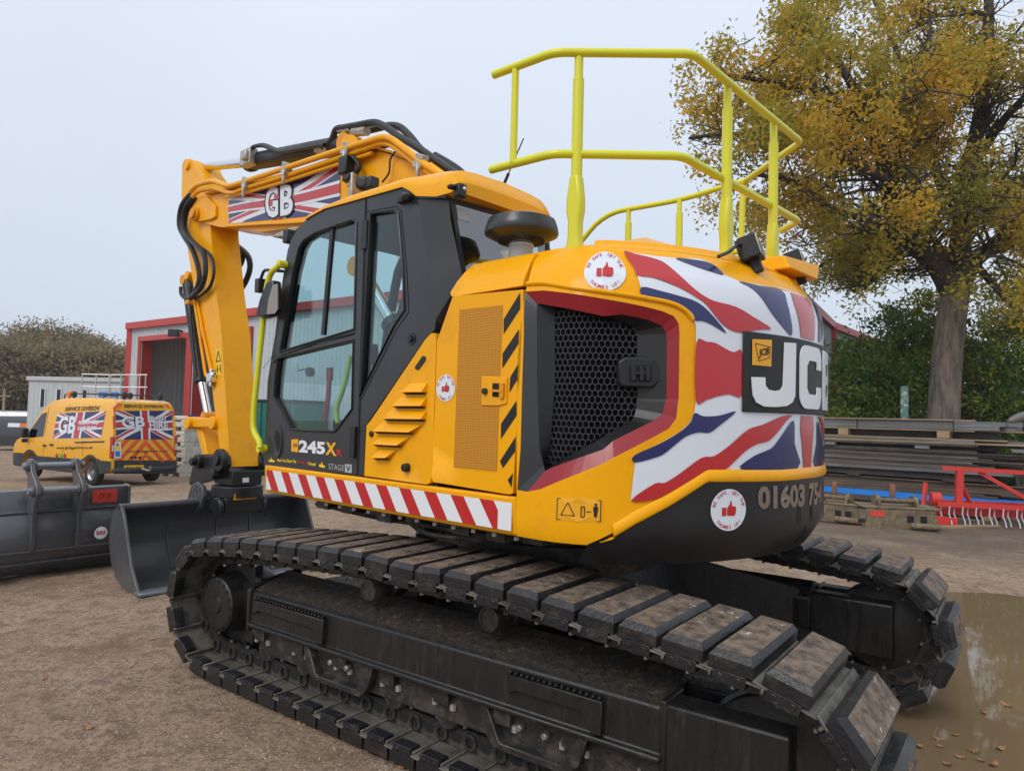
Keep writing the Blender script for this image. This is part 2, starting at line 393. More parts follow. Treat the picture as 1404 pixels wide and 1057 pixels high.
def ground_z(x,y):
    z=gz(x,y); P=Vector((x,y,0))
    d=math.hypot(x,y-3)
    z+= .022*noise.noise(P*.55)+.014*noise.noise(P*2.1)+((.020*abs(noise.noise(P*4.3))+.008*noise.noise(P*9.)+.004*noise.noise(P*19.)-.006) if d<9 else .004*noise.noise(P*6))
    if 0<x<14 and 2<y<14:
        s=pud_in(x,y)+.30*noise.noise(P*1.3)+.16*noise.noise(P*4.1)+.05*noise.noise(P*11)
        if s>-.6:
            t=max(0,min(1,(s+.45)/.9)); t=t*t*(3-2*t); z=z*(1-t)+t*(PUD_Z-.05+.012*noise.noise(P*3))
    # wheel ruts with tread bars
    if d<16:
        for (ax,ay,an) in RUTS:
            cs,sn=math.cos(an),math.sin(an); u=(x-ax)*cs+(y-ay)*sn; v_=-(x-ax)*sn+(y-ay)*cs+.25*math.sin(u*.35)
            for dv in (0,1.75):
                w_=(v_-dv)/.15
                if abs(w_)<2.2: z-= (.034*math.exp(-w_*w_)-.016*math.exp(-(abs(w_)-1.5)**2*3))*(.6+.5*noise.noise(Vector((u*.3,dv,ay))))+ (.006*math.sin(u*52+abs(w_)*2.) if abs(w_)<1 else 0)
    # ground is packed flat under the tracks
    l=to_loc(Vector((x,y,0)),THT)
    if -2.6<l.x<2.7 and .8<abs(l.y)<1.6: z=min(z,-.004)
    return z
NG=430
us=np.linspace(-1,1,NG)
gx=np.sinh(us*6.3)/np.sinh(6.3)*260; gy=np.sinh((us)*6.3)/np.sinh(6.3)*260+3.6
V=[(float(x),float(y),ground_z(float(x),float(y))) for y in gy for x in gx]
F=[(j*NG+i,j*NG+i+1,(j+1)*NG+i+1,(j+1)*NG+i) for j in range(NG-1) for i in range(NG-1)]
gm=bpy.data.materials.new('yard_earth'); gm.use_nodes=True; n=gm.node_tree.nodes; L=gm.node_tree.links; b=n['Principled BSDF']; MAT['earth']=gm
tc=n.new('ShaderNodeTexCoord')
def nz(s,d=8,r=.6,st=None,dist=0):
    t=n.new('ShaderNodeTexNoise'); t.inputs['Scale'].default_value=s; t.inputs['Detail'].default_value=d; t.inputs['Roughness'].default_value=r; t.inputs['Distortion'].default_value=dist
    if st:
        mp=n.new('ShaderNodeMapping'); mp.inputs['Scale'].default_value=st[:3]; mp.inputs['Rotation'].default_value=(0,0,st[3]); L.new(tc.outputs['Object'],mp.inputs[0]); L.new(mp.outputs[0],t.inputs['Vector'])
    else: L.new(tc.outputs['Object'],t.inputs['Vector'])
    return t.outputs['Fac']
def mrng(v,a,b_,c=0,d=1):
    r=n.new('ShaderNodeMapRange'); r.inputs['From Min'].default_value=a; r.inputs['From Max'].default_value=b_; r.inputs['To Min'].default_value=c; r.inputs['To Max'].default_value=d; L.new(v,r.inputs['Value']); return r.outputs[0]
def mixc(f,A,B):
    x=n.new('ShaderNodeMix'); x.data_type='RGBA'; L.new(f,x.inputs['Factor'])
    for s,c in (('A',A),('B',B)):
        if isinstance(c,tuple): x.inputs[s].default_value=(*c,1)
        else: L.new(c,x.inputs[s])
    return x.outputs['Result']
c0=mixc(mrng(nz(.5),.35,.68),(.30,.232,.172),(.46,.37,.285))
c0=mixc(mrng(nz(1.3,10,.7,(1,.25,1,2.3)),.5,.72),c0,(.50,.42,.33))
c0=mixc(mrng(nz(6,10,.78),.49,.58),c0,(.23,.175,.128))
c0=mixc(mrng(nz(30,7,.8),.47,.62),c0,(.155,.118,.086))
c0=mixc(mrng(nz(95,3,.6),.62,.68),c0,(.62,.54,.45))
wet=mrng(nz(.32,7,.65),.54,.68)
wm=n.new('ShaderNodeMath'); wm.operation='MULTIPLY'; wm.inputs[1].default_value=.55; L.new(wet,wm.inputs[0])
c0=mixc(wm.outputs[0],c0,(.15,.115,.085))
geo=n.new('ShaderNodeVectorMath'); geo.operation='DISTANCE'; geo.inputs[1].default_value=(9.5,14.5,-.3); L.new(tc.outputs['Object'],geo.inputs[0])
dm=n.new('ShaderNodeMath'); dm.operation='MULTIPLY'; L.new(mrng(geo.outputs['Value'],3.2,6.0,1,0),dm.inputs[0]); L.new(mrng(nz(1.1,8,.7),.30,.52),dm.inputs[1])
c0=mixc(dm.outputs[0],c0,mixc(mrng(nz(60,4,.7),.4,.65),(.10,.082,.068),(.23,.195,.165)))
c0=mixc(mrng(nz(.9,9,.7,(1,1,1,.4)),.56,.66),c0,(.20,.148,.105))
wr=n.new('ShaderNodeMix'); wr.data_type='RGBA'; wr.blend_type='MULTIPLY'; wr.inputs['Factor'].default_value=1; wr.inputs['B'].default_value=(.98,.875,.775,1); L.new(c0,wr.inputs['A']); c0=wr.outputs['Result']
L.new(c0,b.inputs['Base Color']); L.new(mrng(wet,0,1,.92,.5),b.inputs['Roughness']); b.inputs['Specular IOR Level'].default_value=.3
bp=n.new('ShaderNodeBump'); bp.inputs['Strength'].default_value=.75; bp.inputs['Distance'].default_value=.03; L.new(nz(26,10,.72),bp.inputs['Height'])
bp2=n.new('ShaderNodeBump'); bp2.inputs['Strength'].default_value=.5; bp2.inputs['Distance'].default_value=.006; L.new(nz(120,4,.7),bp2.inputs['Height']); L.new(bp.outputs[0],bp2.inputs['Normal']); L.new(bp2.outputs[0],b.inputs['Normal'])
g=MB(); g.v=V; g.f=F; g.m=[0]*len(F); go=g.build('ground','earth',None,smooth=180); tag(go,kind='structure')
# puddle
pm=bpy.data.materials.new('puddle_water'); pm.use_nodes=True; b2=pm.node_tree.nodes['Principled BSDF']; MAT['puddle']=pm
b2.inputs['Base Color'].default_value=(.195,.135,.075,1); b2.inputs['Roughness'].default_value=.035; b2.inputs['IOR'].default_value=1.33; b2.inputs['Specular IOR Level'].default_value=.8
t=pm.node_tree.nodes.new('ShaderNodeTexNoise'); t.inputs['Scale'].default_value=5; bq=pm.node_tree.nodes.new('ShaderNodeBump'); bq.inputs['Strength'].default_value=.02; bq.inputs['Distance'].default_value=.02
tt=pm.node_tree.nodes.new('ShaderNodeTexCoord'); pm.node_tree.links.new(tt.outputs['Object'],t.inputs['Vector']); pm.node_tree.links.new(t.outputs['Fac'],bq.inputs['Height']); pm.node_tree.links.new(bq.outputs[0],b2.inputs['Normal'])
cxp=sum(p[0] for p in PUD)/len(PUD); cyp=sum(p[1] for p in PUD)/len(PUD)
PB=[(cxp+(x-cxp)*1.25,cyp+(y-cyp)*1.25) for x,y in PUD]
o=panel('puddle',PB,lambda u,v,f:(u,v,PUD_Z+f),'puddle',None,step=.5); tag(o,kind='structure')
# loose stones in the yard surface (uncountable)
vs=[];fs=[]
for i in range(22000):
    r=abs(random.gauss(0,1)); d=1.6+7*random.random()**1.2; a=random.uniform(-.75,.75); x=math.sin(a)*d; y=math.cos(a)*d
    l=to_loc(Vector((x,y,0)),THT)
    if pud_in(x,y)>-.05: continue
    s=random.choice((.003,.004,.005,.006,.008,.012))*(1 if random.random()<.975 else random.uniform(1.4,2.4)); z=ground_z(x,y)+s*.2
    base=len(vs); ang=random.random()*6.28
    for k in range(4): vs.append((x+s*math.cos(ang+k*1.57)*random.uniform(.6,1.3),y+s*math.sin(ang+k*1.57)*random.uniform(.6,1.3),z-s*.5))
    vs.append((x,y,z+s*random.uniform(.3,.6)))
    fs+=[(base,base+1,base+4),(base+1,base+2,base+4),(base+2,base+3,base+4),(base+3,base,base+4)]
mat('stone',(.42,.35,.285),.8,noise_s=9,col2=(.20,.16,.13),lo=.35,hi=.65,coords='Object')
q=MB(); q.add(vs,fs); o=q.build('loose_gravel','stone',None,smooth=0); tag(o,'small loose stones scattered over the brown yard earth','gravel',kind='stuff')
# ============================================================ EXCAVATOR root (upper-structure frame)
EX=thing('excavator','yellow and black tracked excavator with flag pattern tail and raised yellow handrails','excavator',(CX,CY,0),THU)
DT=THT-THU; TM=Matrix.Rotation(DT,4,'Z')
def TU(x,y,z): return TM@Vector((x,y,z))
class TB(MB):
    def build(s,*a,**k):
        s.v=[tuple(TU(*p)) for p in s.v]; return MB.build(s,*a,**k)
# --- shoe
def shoe_meshes():
    a=MB(); a.prism([(-.118,-.3,.052),(.118,-.3,.064),(.118,-.3,.076),(-.118,-.3,.062)],[(-.118,.3,.052),(.118,.3,.064),(.118,.3,.076),(-.118,.3,.062)]); a.box((.075,0,.052),(.014,.6,.024))
    for s in (-1,1):
        a.box((0,s*.06,.085),(.03,.03,.02))
    sh=a.build('track_shoe',['steel_mud'],EX,bevel=.004,seg=1)
    p=MB()
    A=[(-.086,-.3,.076),(.084,-.3,.076),(.084,.3,.076),(-.086,.3,.076)]
    Bm=[(-.086,-.3,.122),(.084,-.3,.122),(.084,.3,.122),(-.086,.3,.122)]
    C=[(-.068,-.278,.148),(.066,-.278,.148),(.066,.278,.148),(-.068,.278,.148)]
    p.add(A+Bm,[(0,1,5,4),(1,2,6,5),(2,3,7,6),(3,0,4,7),(3,2,1,0)],0)
    p.add(Bm+C,[(0,1,5,4),(1,2,6,5),(2,3,7,6),(3,0,4,7)],0)
    p.add(C,[(0,1,2,3)],1)
    # raised moulded rim and block letters' bar on the tread face
    for y0 in (-.13,0.,.13): p.box((0.0,y0,.1495),(.062,.075,.004),k=1)
    pd=p.build('rubber_pad',['rubber','mud'],sh,bevel=.006,seg=2)
    for s in (-1,1):
        c=MB()
        # clip of the pad that grips round the end of the plate
        c.prism([(-.062,s*.302,.03),(-.062,s*.302,.076),(-.062,s*.225,.058),(-.062,s*.232,.03)],[(.062,s*.302,.03),(.062,s*.302,.076),(.062,s*.225,.058),(.062,s*.232,.03)])
        for bx in (-.035,.035): c.cyl((bx,s*.300,.055),(bx,s*.305,.055),.013,n=8)
        c.build('pad_clip','rubber',sh,bevel=.008,seg=2)
    l=MB()
    for s in (-1,1):
        y=s*.085; off=.012*s
        P=[(-.115,-.035),(-.09,-.052),(-.055,-.045),(-.03,-.05),(.03,-.05),(.055,-.045),(.09,-.052),(.115,-.035),(.115,.02),(.09,.04),(.07,.056),(-.07,.056),(-.09,.04),(-.115,.02)]
        l.slab(P,1,y-.018,y+.018)
        for bx in (-.092,):
            l.lathe([(.024,-.03),(.043,-.03),(.043,.03),(.024,.03)],(bx,y,0),(0,1,0),n=14)
            l.cyl((bx,y-.02,0),(bx,y+.02,0),.023,n=12,k=1)
        l.slab([(-.03,-.02),(.04,-.02),(.03,.028),(-.02,.028)],1,y-.0195,y+.0195,k=1)
        l.cyl((.045,y,-.048),(.045,y,-.062),.012,n=6,k=2)
    l.build('track_link',['black_dirty','dark_inside','steel'],sh)
    return sh
SH=shoe_meshes()
# --- chain path in track frame (x,z)
XF,XB,ZC,RP=1.875,-1.765,.462,.312
path=[]
for i in range(0,31): a=math.pi/2-math.pi*i/30; path.append((XF+RP*math.cos(a),ZC+RP*math.sin(a)))
for i in range(1,60): t=i/60; path.append((XF+(XB-XF)*t,ZC-RP))
for i in range(0,31): a=-math.pi/2-math.pi*i/30; path.append((XB+RP*math.cos(a),ZC+RP*math.sin(a)))
top=catmull([Vector((XB,ZC+RP,0)),Vector((-1.35,.812,0)),Vector((-.43,.875,0)),Vector((0,.868,0)),Vector((.43,.880,0)),Vector((1.3,.835,0)),Vector((XF,ZC+RP,0))],14)
path+= [(p.x,p.y) for p in top[1:-1]]
P=np.array(path+[path[0]]); seg=np.hypot(*(P[1:]-P[:-1]).T); cum=np.concatenate([[0],np.cumsum(seg)]); LOOP=cum[-1]
NS=int(round(LOOP/.1895)); PIT=LOOP/NS
def path_at(s): s=s%LOOP; return np.array([np.interp(s,cum,P[:,0]),np.interp(s,cum,P[:,1])])
def chain(yc,phase,first):
    n=0
    for i in range(NS):
        s=phase+i*PIT; a=path_at(s-PIT/2); b=path_at(s+PIT/2); c=(a+b)/2; d=b-a; d/=np.hypot(*d)
        # path runs front->bottom->rear->top : outward normal is to the left of travel reversed
        nx,nz_=-d[1]*-1,d[0]*-1
        nx,nz_=(d[1]*-1,d[0]) 
        cen=np.array([(XF+XB)/2,ZC])
        if (c-cen)@np.array([nx,nz_])<0 and True: nx,nz_=-nx,-nz_
        X=Vector((d[0],0,d[1])); Zv=Vector((nx,0,nz_)); Yv=Zv.cross(X)
        m=Matrix((X,Yv,Zv)).transposed().to_4x4(); m.translation=Vector((c[0],yc,c[1]))
        o=SH if (first and i==0) else copy_tree(SH,EX)
        o.matrix_local=TM@m
chain(1.195,.04,True); chain(-1.195,.075,False)
# --- track frames
def frame(sg):
    y0=1.195*sg
    def Yy(d): return y0+d*sg   # d positive = outboard for near, mirrored for far
    f=TB(); 
    k_mud=1
    prof=[(.185,.40),(.215,.40),(.215,.425),(.190,.43),(.185,.612),(.165,.628),(-.10,.705),(-.2,.60),(-.2,.40)]
    A=[(1.47,Yy(a),z) for a,z in prof]; B_=[(-1.36,Yy(a),z) for a,z in prof]; n_=len(prof)
    f.add(A+B_,[(i,(i+1)%n_,n_+(i+1)%n_,n_+i) for i in range(n_) if i!=5]+[tuple(range(n_-1,-1,-1)),tuple(range(n_,2*n_))],0); f.add([A[5],A[6],B_[6],B_[5]],[(0,1,2,3)],1)
    # end plate at the drive and rear idler guard
    f.prism([(1.50,Yy(a),z) for a,z in [(.20,.37),(.20,.63),(.14,.66),(-.2,.72),(-.2,.37)]],[(1.465,Yy(a),z) for a,z in [(.20,.37),(.20,.63),(.14,.66),(-.2,.72),(-.2,.37)]])
    pr2=[(.188,.30),(.188,.632),(.165,.645),(.06,.645),(.06,.30)]
    f.prism([(-1.36,Yy(a),z) for a,z in pr2],[(-1.855,Yy(a),z) for a,z in pr2])
    f.prism([(-1.36,Yy(-a),z) for a,z in pr2],[(-1.855,Yy(-a),z) for a,z in pr2])
    f.box((-1.365,Yy(.1),.50),(.03,.19,.30))
    o=f.build('track_frame',['black_steel','frame_mud'],EX,bevel=.008,seg=2)
    s=TB(); s.box((.05,Yy(.142),.325),(2.62,.008,.17)); s.build('roller_shade_plate','black_dirty',o)  # thin dark plate added to stand for the shade that hides the rollers
    # step pads on the frame side
    for x0,x1 in ((1.40,.72),(-.60,-1.10)):
        s=TB(); P_=[(x0,.49),(x0-.05,.52),(x1+.1,.52),(x1+.05,.44),(x1,.44),(x1,.585),(x0,.585)]
        s.prism([(x,Yy(.187),z) for x,z in P_],[(x,Yy(.222),z) for x,z in P_])
        n=int(abs(x1-x0)/.03)
        for i in range(n): s.box((x0+(x1-x0)*(i+.5)/n,Yy(.206),.594),(.014,.026,.016))
        s.build('step_pad','black_steel',o,bevel=.004,seg=1)
    # track guards
    for xg in (.62,-.72):
        s=TB(); P_=[(xg+.30,.40),(xg+.26,.27),(xg+.20,.215),(xg-.20,.215),(xg-.26,.27),(xg-.30,.40),(xg-.25,.40),(xg-.17,.25),(xg+.17,.25),(xg+.25,.40)]
        s.prism([(x,Yy(.13),z) for x,z in P_],[(x,Yy(.20),z) for x,z in P_]); s.prism([(xg+.26,Yy(.135),.40),(xg+.18,Yy(.135),.24),(xg-.18,Yy(.135),.24),(xg-.26,Yy(.135),.40)],[(xg+.26,Yy(.125),.40),(xg+.18,Yy(.125),.24),(xg-.18,Yy(.125),.24),(xg-.26,Yy(.125),.40)])
        for bx in (-.07,.07): s.cyl((xg+bx,Yy(.15),.34),(xg+bx,Yy(.19),.34),.018,n=8,k=1)
        s.build('track_guard',['black_dirty','steel'],EX,bevel=.006,seg=1)
    # bottom rollers
    for i in range(8):
        x=1.38-i*.385
        s=TB(); s.lathe([(.0,-.13),(.07,-.13),(.085,-.11),(.085,-.05),(.075,-.04),(.075,.04),(.085,.05),(.085,.11),(.07,.13),(0,.13)],(x,y0,.255),(0,1,0),n=20)
        s.box((x,y0,.36),(.10,.36,.07)); s.cyl((x-.06,Yy(.15),.33),(x-.06,Yy(.15),.30),.017,n=8,k=1); s.cyl((x+.06,Yy(.15),.33),(x+.06,Yy(.15),.30),.017,n=8,k=1)
        s.build('bottom_roller',['black_dirty','zinc'],EX)
    for x in (.44,-.42):
        s=TB(); s.lathe([(0,-.14),(.06,-.14),(.068,-.12),(.068,-.02),(.055,-.01),(.055,.05),(.068,.06),(.068,.125),(.06,.14),(.05,.142),(.048,.136),(.02,.136),(0,.14)],(x,y0,.785),(0,sg,0),n=20)
        s.cyl((x,Yy(-.12),.785),(x,Yy(-.26),.785),.03,n=10); s.box((x,Yy(-.24),.70),(.12,.08,.2))
        s.build('carrier_roller','black_dirty',EX)
    # drive: sprocket, motor housing with cover
    s=TB(); 
    T=[]
    for i in range(42):
        a=2*math.pi*i/42; r=.335 if i%2 else .285; T.append((XF+r*math.cos(a),ZC+r*math.sin(a)))
    s.prism([(x,Yy(-.03),z) for x,z in T],[(x,Yy(.03),z) for x,z in T]); sp=s.build('drive_sprocket','black_dirty',EX)
    s=TB(); s.lathe([(0,-.2),(.19,-.2),(.215,-.15),(.215,.02),(.205,.03),(.185,.13),(.180,.170),(.172,.178),(.150,.182),(.060,.182),(.055,.190),(0,.190)],(XF,y0,ZC),(0,sg,0),n=36)
    for i in range(18): a=2*math.pi*i/18; s.cyl((XF+.160*math.cos(a),Yy(.176),ZC+.160*math.sin(a)),(XF+.160*math.cos(a),Yy(.187),ZC+.160*math.sin(a)),.010,n=6)
    s.build('drive_housing','black_steel',sp)
    # idler
    s=TB(); s.lathe([(.05,-.11),(.20,-.075),(.262,-.075),(.268,-.055),(.268,-.035),(.285,-.03),(.285,.03),(.268,.035),(.268,.055),(.262,.075),(.20,.075),(.05,.11),(0,.11)],(XB,y0,ZC),(0,sg,0),n=40)
    s.box((XB+.12,y0,ZC),(.4,.24,.10))
    s.build('idler','black_steel',EX)
    return o
FN=frame(1); frame(-1)
# --- carbody and slewing ring
s=TB(); P_=[(.62,.70),(.30,.95),(-.30,.95),(-.62,.70),(-.62,-.70),(-.30,-.95),(.30,-.95),(.62,-.70)]
s.prism([(x*1.05,y,.52) for x,y in P_],[(x*.85,y*.85,.90) for x,y in P_])
for sx in (-1,1):
    for sy in (-1,1):
        s.prism([(sx*.35,sy*.55,.52),(sx*1.30,sy*1.02,.36),(sx*.82,sy*1.02,.36),(sx*.15,sy*.75,.52)],[(sx*.35,sy*.55,.90),(sx*1.30,sy*1.02,.66),(sx*.82,sy*1.02,.66),(sx*.15,sy*.75,.90)])
cb=s.build('carbody','black_steel',EX,bevel=.015)
s=MB(); s.lathe([(0,.86),(.66,.86),(.68,.92),(.68,1.02),(.63,1.03),(.63,1.12),(.7,1.13),(.7,1.21),(0,1.21)],n=48); s.build('slewing_ring','black_dirty',EX)
s=TB(); a=Vector((-.63,-.30,.74)); s.box((-.668,.24,.76),(.004,.05,.085)); s.build('inspection_tag','white',cb)
mat('hex_grey',(.05,.05,.055),.35)
# ============================================================ UPPER BODY SURFACE  S(u,z,off): u runs along the plan outline from the front left corner round the tail
YS,RC=1.264,1.62
def make_outline():
    pts=[]; x=1.70
    P0=[(1.70,YS),(-.80,YS)]
    xc=-math.sqrt(RC**2-YS**2); a0=math.atan2(YS,xc)
    rough=[Vector((1.70,YS,0)),Vector((xc,YS,0))]
    arc=[Vector((RC*math.cos(a),RC*math.sin(a),0)) for a in np.linspace(a0,2*math.pi-a0,160)]
    # fillet at the junctions
    def fil(A,B,C,l=.20,k=12):
        s=B+(A-B).normalized()*l; e=C; return [s*(1-t)**2+B*2*t*(1-t)+e*t*t for t in np.linspace(0,1,k)]
    i0=next(i for i,p in enumerate(arc) if (p-arc[0]).length>.20)
    L=[Vector((1.70,YS,0))]+[Vector((1.70-(1.70-xc-.20)*t,YS,0)) for t in np.linspace(.01,.99,90)]
    L+=fil(rough[0],rough[1],arc[i0])
    L+=arc[i0+1:-i0-1]
    Rr=[Vector((p.x,-p.y,0)) for p in L[:len(L)-len(arc[i0+1:-i0-1])]][::-1]
    return L+Rr
OUTL=make_outline(); OA=np.array([(p.x,p.y) for p in OUTL]); dl=np.hypot(*(OA[1:]-OA[:-1]).T); OU_=np.concatenate([[0],np.cumsum(dl)]); UT=OU_[-1]
tg=np.gradient(OA,axis=0); tg/=np.hypot(tg[:,0],tg[:,1])[:,None]; ON=np.stack([tg[:,1],-tg[:,0]],1)
if ON[0,1]<0: ON=-ON
ZK=[1.10,1.175,1.215,1.55,2.28,2.36,2.44,2.58,2.62,2.64]; OK=[-.10,-.045,-.0,.0,.0,-.006,-.028,-.115,-.155,-.25]
def S(u,z,off=0.):
    o=float(np.interp(z,ZK,OK))+off
    x=np.interp(u,OU_,OA[:,0]);y=np.interp(u,OU_,OA[:,1]);nx=np.interp(u,OU_,ON[:,0]);ny=np.interp(u,OU_,ON[:,1])
    return (float(x+nx*o),float(y+ny*o),float(z))
_us=np.linspace(0,UT,260); _zs=np.linspace(1.10,2.635,60)
_bv=[Vector(S(u,z)) for z in _zs for u in _us]; _bf=[(j*260+i,j*260+i+1,(j+1)*260+i+1,(j+1)*260+i) for j in range(59) for i in range(259)]
_bvh={}
def bvh_at(off):
    if off not in _bvh: _bvh[off]=BVHTree.FromPolygons([Vector(S(u,z,off)) for z in _zs for u in _us],_bf)
    return _bvh[off]
def US(q,off=0.):
    px,py=q; BVH=bvh_at(off)
    for t in range(60):
        d=to_loc(CO+rayd(px,py),THU)-OU; h=BVH.ray_cast(OU,d)
        if h[0] is not None: break
        if px>1100: px-=1.
        else: py+=1.
    if h[0] is None: raise Exception('miss %s'%(q,))
    i,j=h[2]%259,h[2]//259
    p=h[0]; z=p.z; o=float(np.interp(z,ZK,OK))+off; pts=OA+ON*o; d2=(pts[:,0]-p.x)**2+(pts[:,1]-p.y)**2; k=int(d2.argmin()); k0=max(0,min(len(pts)-2,k if k==0 or d2[min(k+1,len(pts)-1)]<d2[k-1] else k-1))
    a,b=pts[k0],pts[k0+1]; ab=b-a; t=max(0,min(1,((p.x-a[0])*ab[0]+(p.y-a[1])*ab[1])/(ab@ab+1e-12)))
    return (float(OU_[k0]+(OU_[k0+1]-OU_[k0])*t),float(z))
def UL(L,off=0.): return [US(q,off) for q in L]
def z1(L): return [(840+x/4.403,320+y/4.403) for x,y in L]
def z2(L): return [(840+x/4.403,540+y/4.403) for x,y in L]
def z3(L): return [(600+x/4.403,320+y/4.403) for x,y in L]
def z4(L): return [(600+x/4.403,540+y/4.403) for x,y in L]
def z5(L): return [(350+x/4.805,240+y/4.805) for x,y in L]
def z6(L): return [(350+x/4.805,440+y/4.805) for x,y in L]
def z7(L): return [(480+x/4.229,220+y/4.229) for x,y in L]
def z8(L): return [(480+x/4.229,450+y/4.229) for x,y in L]
UX=lambda x:1.70-x
# platform, and a near-black core added so panel gaps look shaded
c=MB(); k=[i for i in range(len(OA)) if OA[i,0]<-.12]
A=[(OA[i,0]-ON[i,0]*.16,OA[i,1]-ON[i,1]*.16,1.19) for i in k]; c.prism(A,[(x,y,2.36) for x,y,z in A])
Bq=[(OA[i,0]-ON[i,0]*.24,OA[i,1]-ON[i,1]*.24,2.36) for i in k]; c.prism(Bq,[(x,y,2.60) for x,y,z in Bq])
c.box((.78,0,1.28),(1.82,2.44,.16)); c.box((.3,0,1.16),(1.6,1.9,.1))
c.build('platform_dark_core','dark_inside',EX)
# underside clutter above the track
c=MB()
for i in range(9): c.box((1.1-i*.22,1.12-.04*(i%3),1.165),(.13,.10,.05+.02*(i%2)))
c.tube([(1.2,1.15,1.16),(.6,1.1,1.13),(0,1.14,1.15),(-.5,1.1,1.14)],.012,n=6,smooth=5)
c.tube([(.4,1.05,1.16),(.1,1.12,1.10),(-.3,1.1,1.12),(-.6,1.0,1.16)],.016,n=6,smooth=5)
for i in range(12): c.cyl((1.0-i*.15,1.20,1.19),(1.0-i*.15,1.20,1.172),.013,n=6,k=1)
c.build('underside_fitting',['black_dirty','steel'],EX)
# --- side sill with hazard stripes
sill=panel('side_sill',[(.0,1.20),(UX(-.694),1.20),(UX(-.694),1.392),(.0,1.392)],S,'yellow',EX,thick=.05,step=.25,bevel=.012,seg=2)
st=MB(); zb,zt=1.226,1.362; xa,xb=.045,UX(-.672)
panel('',[(xa,zb),(xb,zb),(xb,zt),(xa,zt)],S,'',None,step=.3,off=.002,build=False,mb=st,k=0)
pit=.213; i=-1
while xa+i*pit<xb:
    u0=xa+i*pit+.075; sh=.098; P_=[(u0,zb),(u0+.098,zb),(u0+.098-sh,zt),(u0-sh,zt)]
    Q=[(min(max(u,xa),xb-.0),z) for u,z in P_]
    # clip
    def clip(P,lim,sg):
        o=[]
        for a,b in zip(P,P[1:]+P[:1]):
            ia=(a[0]-lim)*sg>=0; ib=(b[0]-lim)*sg>=0
            if ia:o.append(a)
            if ia!=ib: t=(lim-a[0])/(b[0]-a[0]); o.append((lim,a[1]+(b[1]-a[1])*t))
        return o
    Q=clip(clip(P_,xa,1),xb-.09,-1) if P_ else []
    if len(Q)>2: panel('',Q,S,'',None,step=.2,off=.0035,build=False,mb=st,k=1)
    i+=1
st.build('hazard_stripe',['white','red'],sill)
# --- louvre panel
LV=[PY(q,YS) for q in z8([(490,28),(500,60),(478,780),(466,895),(440,905),(82,855),(95,565),(120,535),(440,60),(470,30)])]
MY=lambda y:(lambda a,b,o=0.:(a,y+o,b))
lv=panel('louvre_panel',LV,MY(YS),'yellow',EX,thick=.04,step=.2,bevel=.012,seg=2)
for L in ([(355,318),(448,318),(445,372),(325,372)],[(300,398),(447,398),(440,452),(270,452)],[(245,474),(445,476),(440,528),(215,525)],[(190,548),(425,556),(370,604),(160,598)],[(185,626),(350,630),(300,680),(155,672)],[(178,698),(275,704),(232,752),(152,750)]):
    P_=[PY(q,YS) for q in z8(L)]; m_=MB()
    A=[(x,YS+.001,z) for x,z in P_]; Bq=[(P_[0][0],YS+.004,P_[0][1]),(P_[1][0],YS+.004,P_[1][1]),(P_[2][0],YS+.042,P_[2][1]),(P_[3][0],YS+.042,P_[3][1])]
    m_.prism(A,Bq,0)
    x2,x3=P_[2][0],P_[3][0]; zz=P_[2][1]; z3_=P_[3][1]
    m_.add([(x2,YS+.003,zz-.013),(x3,YS+.003,z3_-.013),(x3,YS+.030,z3_-.0015),(x2,YS+.030,zz-.0015)],[(0,1,2,3)],1)
    m_.build('louvre',['yellow','dark_inside'],lv,bevel=.006,seg=2)
m_=MB(); a,b_=PY((480+410/4.229,450+200/4.229),YS); 
P_=[PY(q,YS) for q in z8([(380,225),(425,160),(440,165),(440,185),(400,240),(384,240)])]; m_.slab(P_,1,YS+.001,YS+.006); m_.build('latch_slot','black',lv)
for q,r in ((z8([(127,612)])[0],.02),(z8([(335,807)])[0],.026)):
    x,z=PY(q,YS); m_=MB(); m_.cyl((x,YS,z),(x,YS+.035 if r>.022 else YS+.012,z),r,r*.85,n=16); m_.build('panel_knob','black',lv,bevel=.004)
# --- perforated service door
DR=[PY(q,YS) for q in ((717,397),(714,500),(708,590),(703,676),(698,678),(594,661),(591,655),(596,560),(599,468),(620,408),(624,406))]
dr=panel('service_door',DR,MY(YS),'yellow',EX,thick=.04,step=.25,bevel=.010,seg=2)
P_=[PY(q,YS) for q in z8([(637,0),(890,0)])]
ME=[PY(q,YS) for q in z3([(133,462),(395,432),(378,860)])+z8([(852,832),(602,806)])]
panel('mesh_panel',ME,MY(YS),'perforated',dr,step=.3,off=.002)
hz=MB()
for L in (z3([(500,358),(500,455),(400,608),(400,520)]),z3([(493,578),(490,665),(392,815),(394,725)]),z3([(487,790),(483,880),(435,960),(440,868)]),z4([(478,40),(478,130),(383,272),(385,180)]),z4([(473,258),(470,345),(395,448),(378,405)]),z4([(457,478),(447,565),(424,518)])):
    panel('',[PY(q,YS) for q in L],MY(YS),'',None,step=.3,off=.0025,build=False,mb=hz)
hz.build('warning_stripe','print_black',dr)
LT=[PY(q,YS) for q in z8([(767,278),(915,285),(912,437),(866,450),(767,448)])]; panel('latch_plate',LT,MY(YS),'yellow',dr,thick=.006,off=.008,step=.3,bevel=.003)
m_=MB(); P_=[PY(q,YS) for q in z8([(832,318),(882,322),(878,402),(832,398)])]; m_.slab(P_,1,YS+.009,YS+.0095,k=1)
P_=[PY(q,YS) for q in z8([(832,355),(895,358),(895,372),(832,369)])]; m_.slab(P_,1,YS+.01,YS+.026)
P_=[PY(q,YS) for q in z8([(882,318),(905,320),(902,406),(880,404)])]; m_.slab(P_,1,YS+.01,YS+.022)
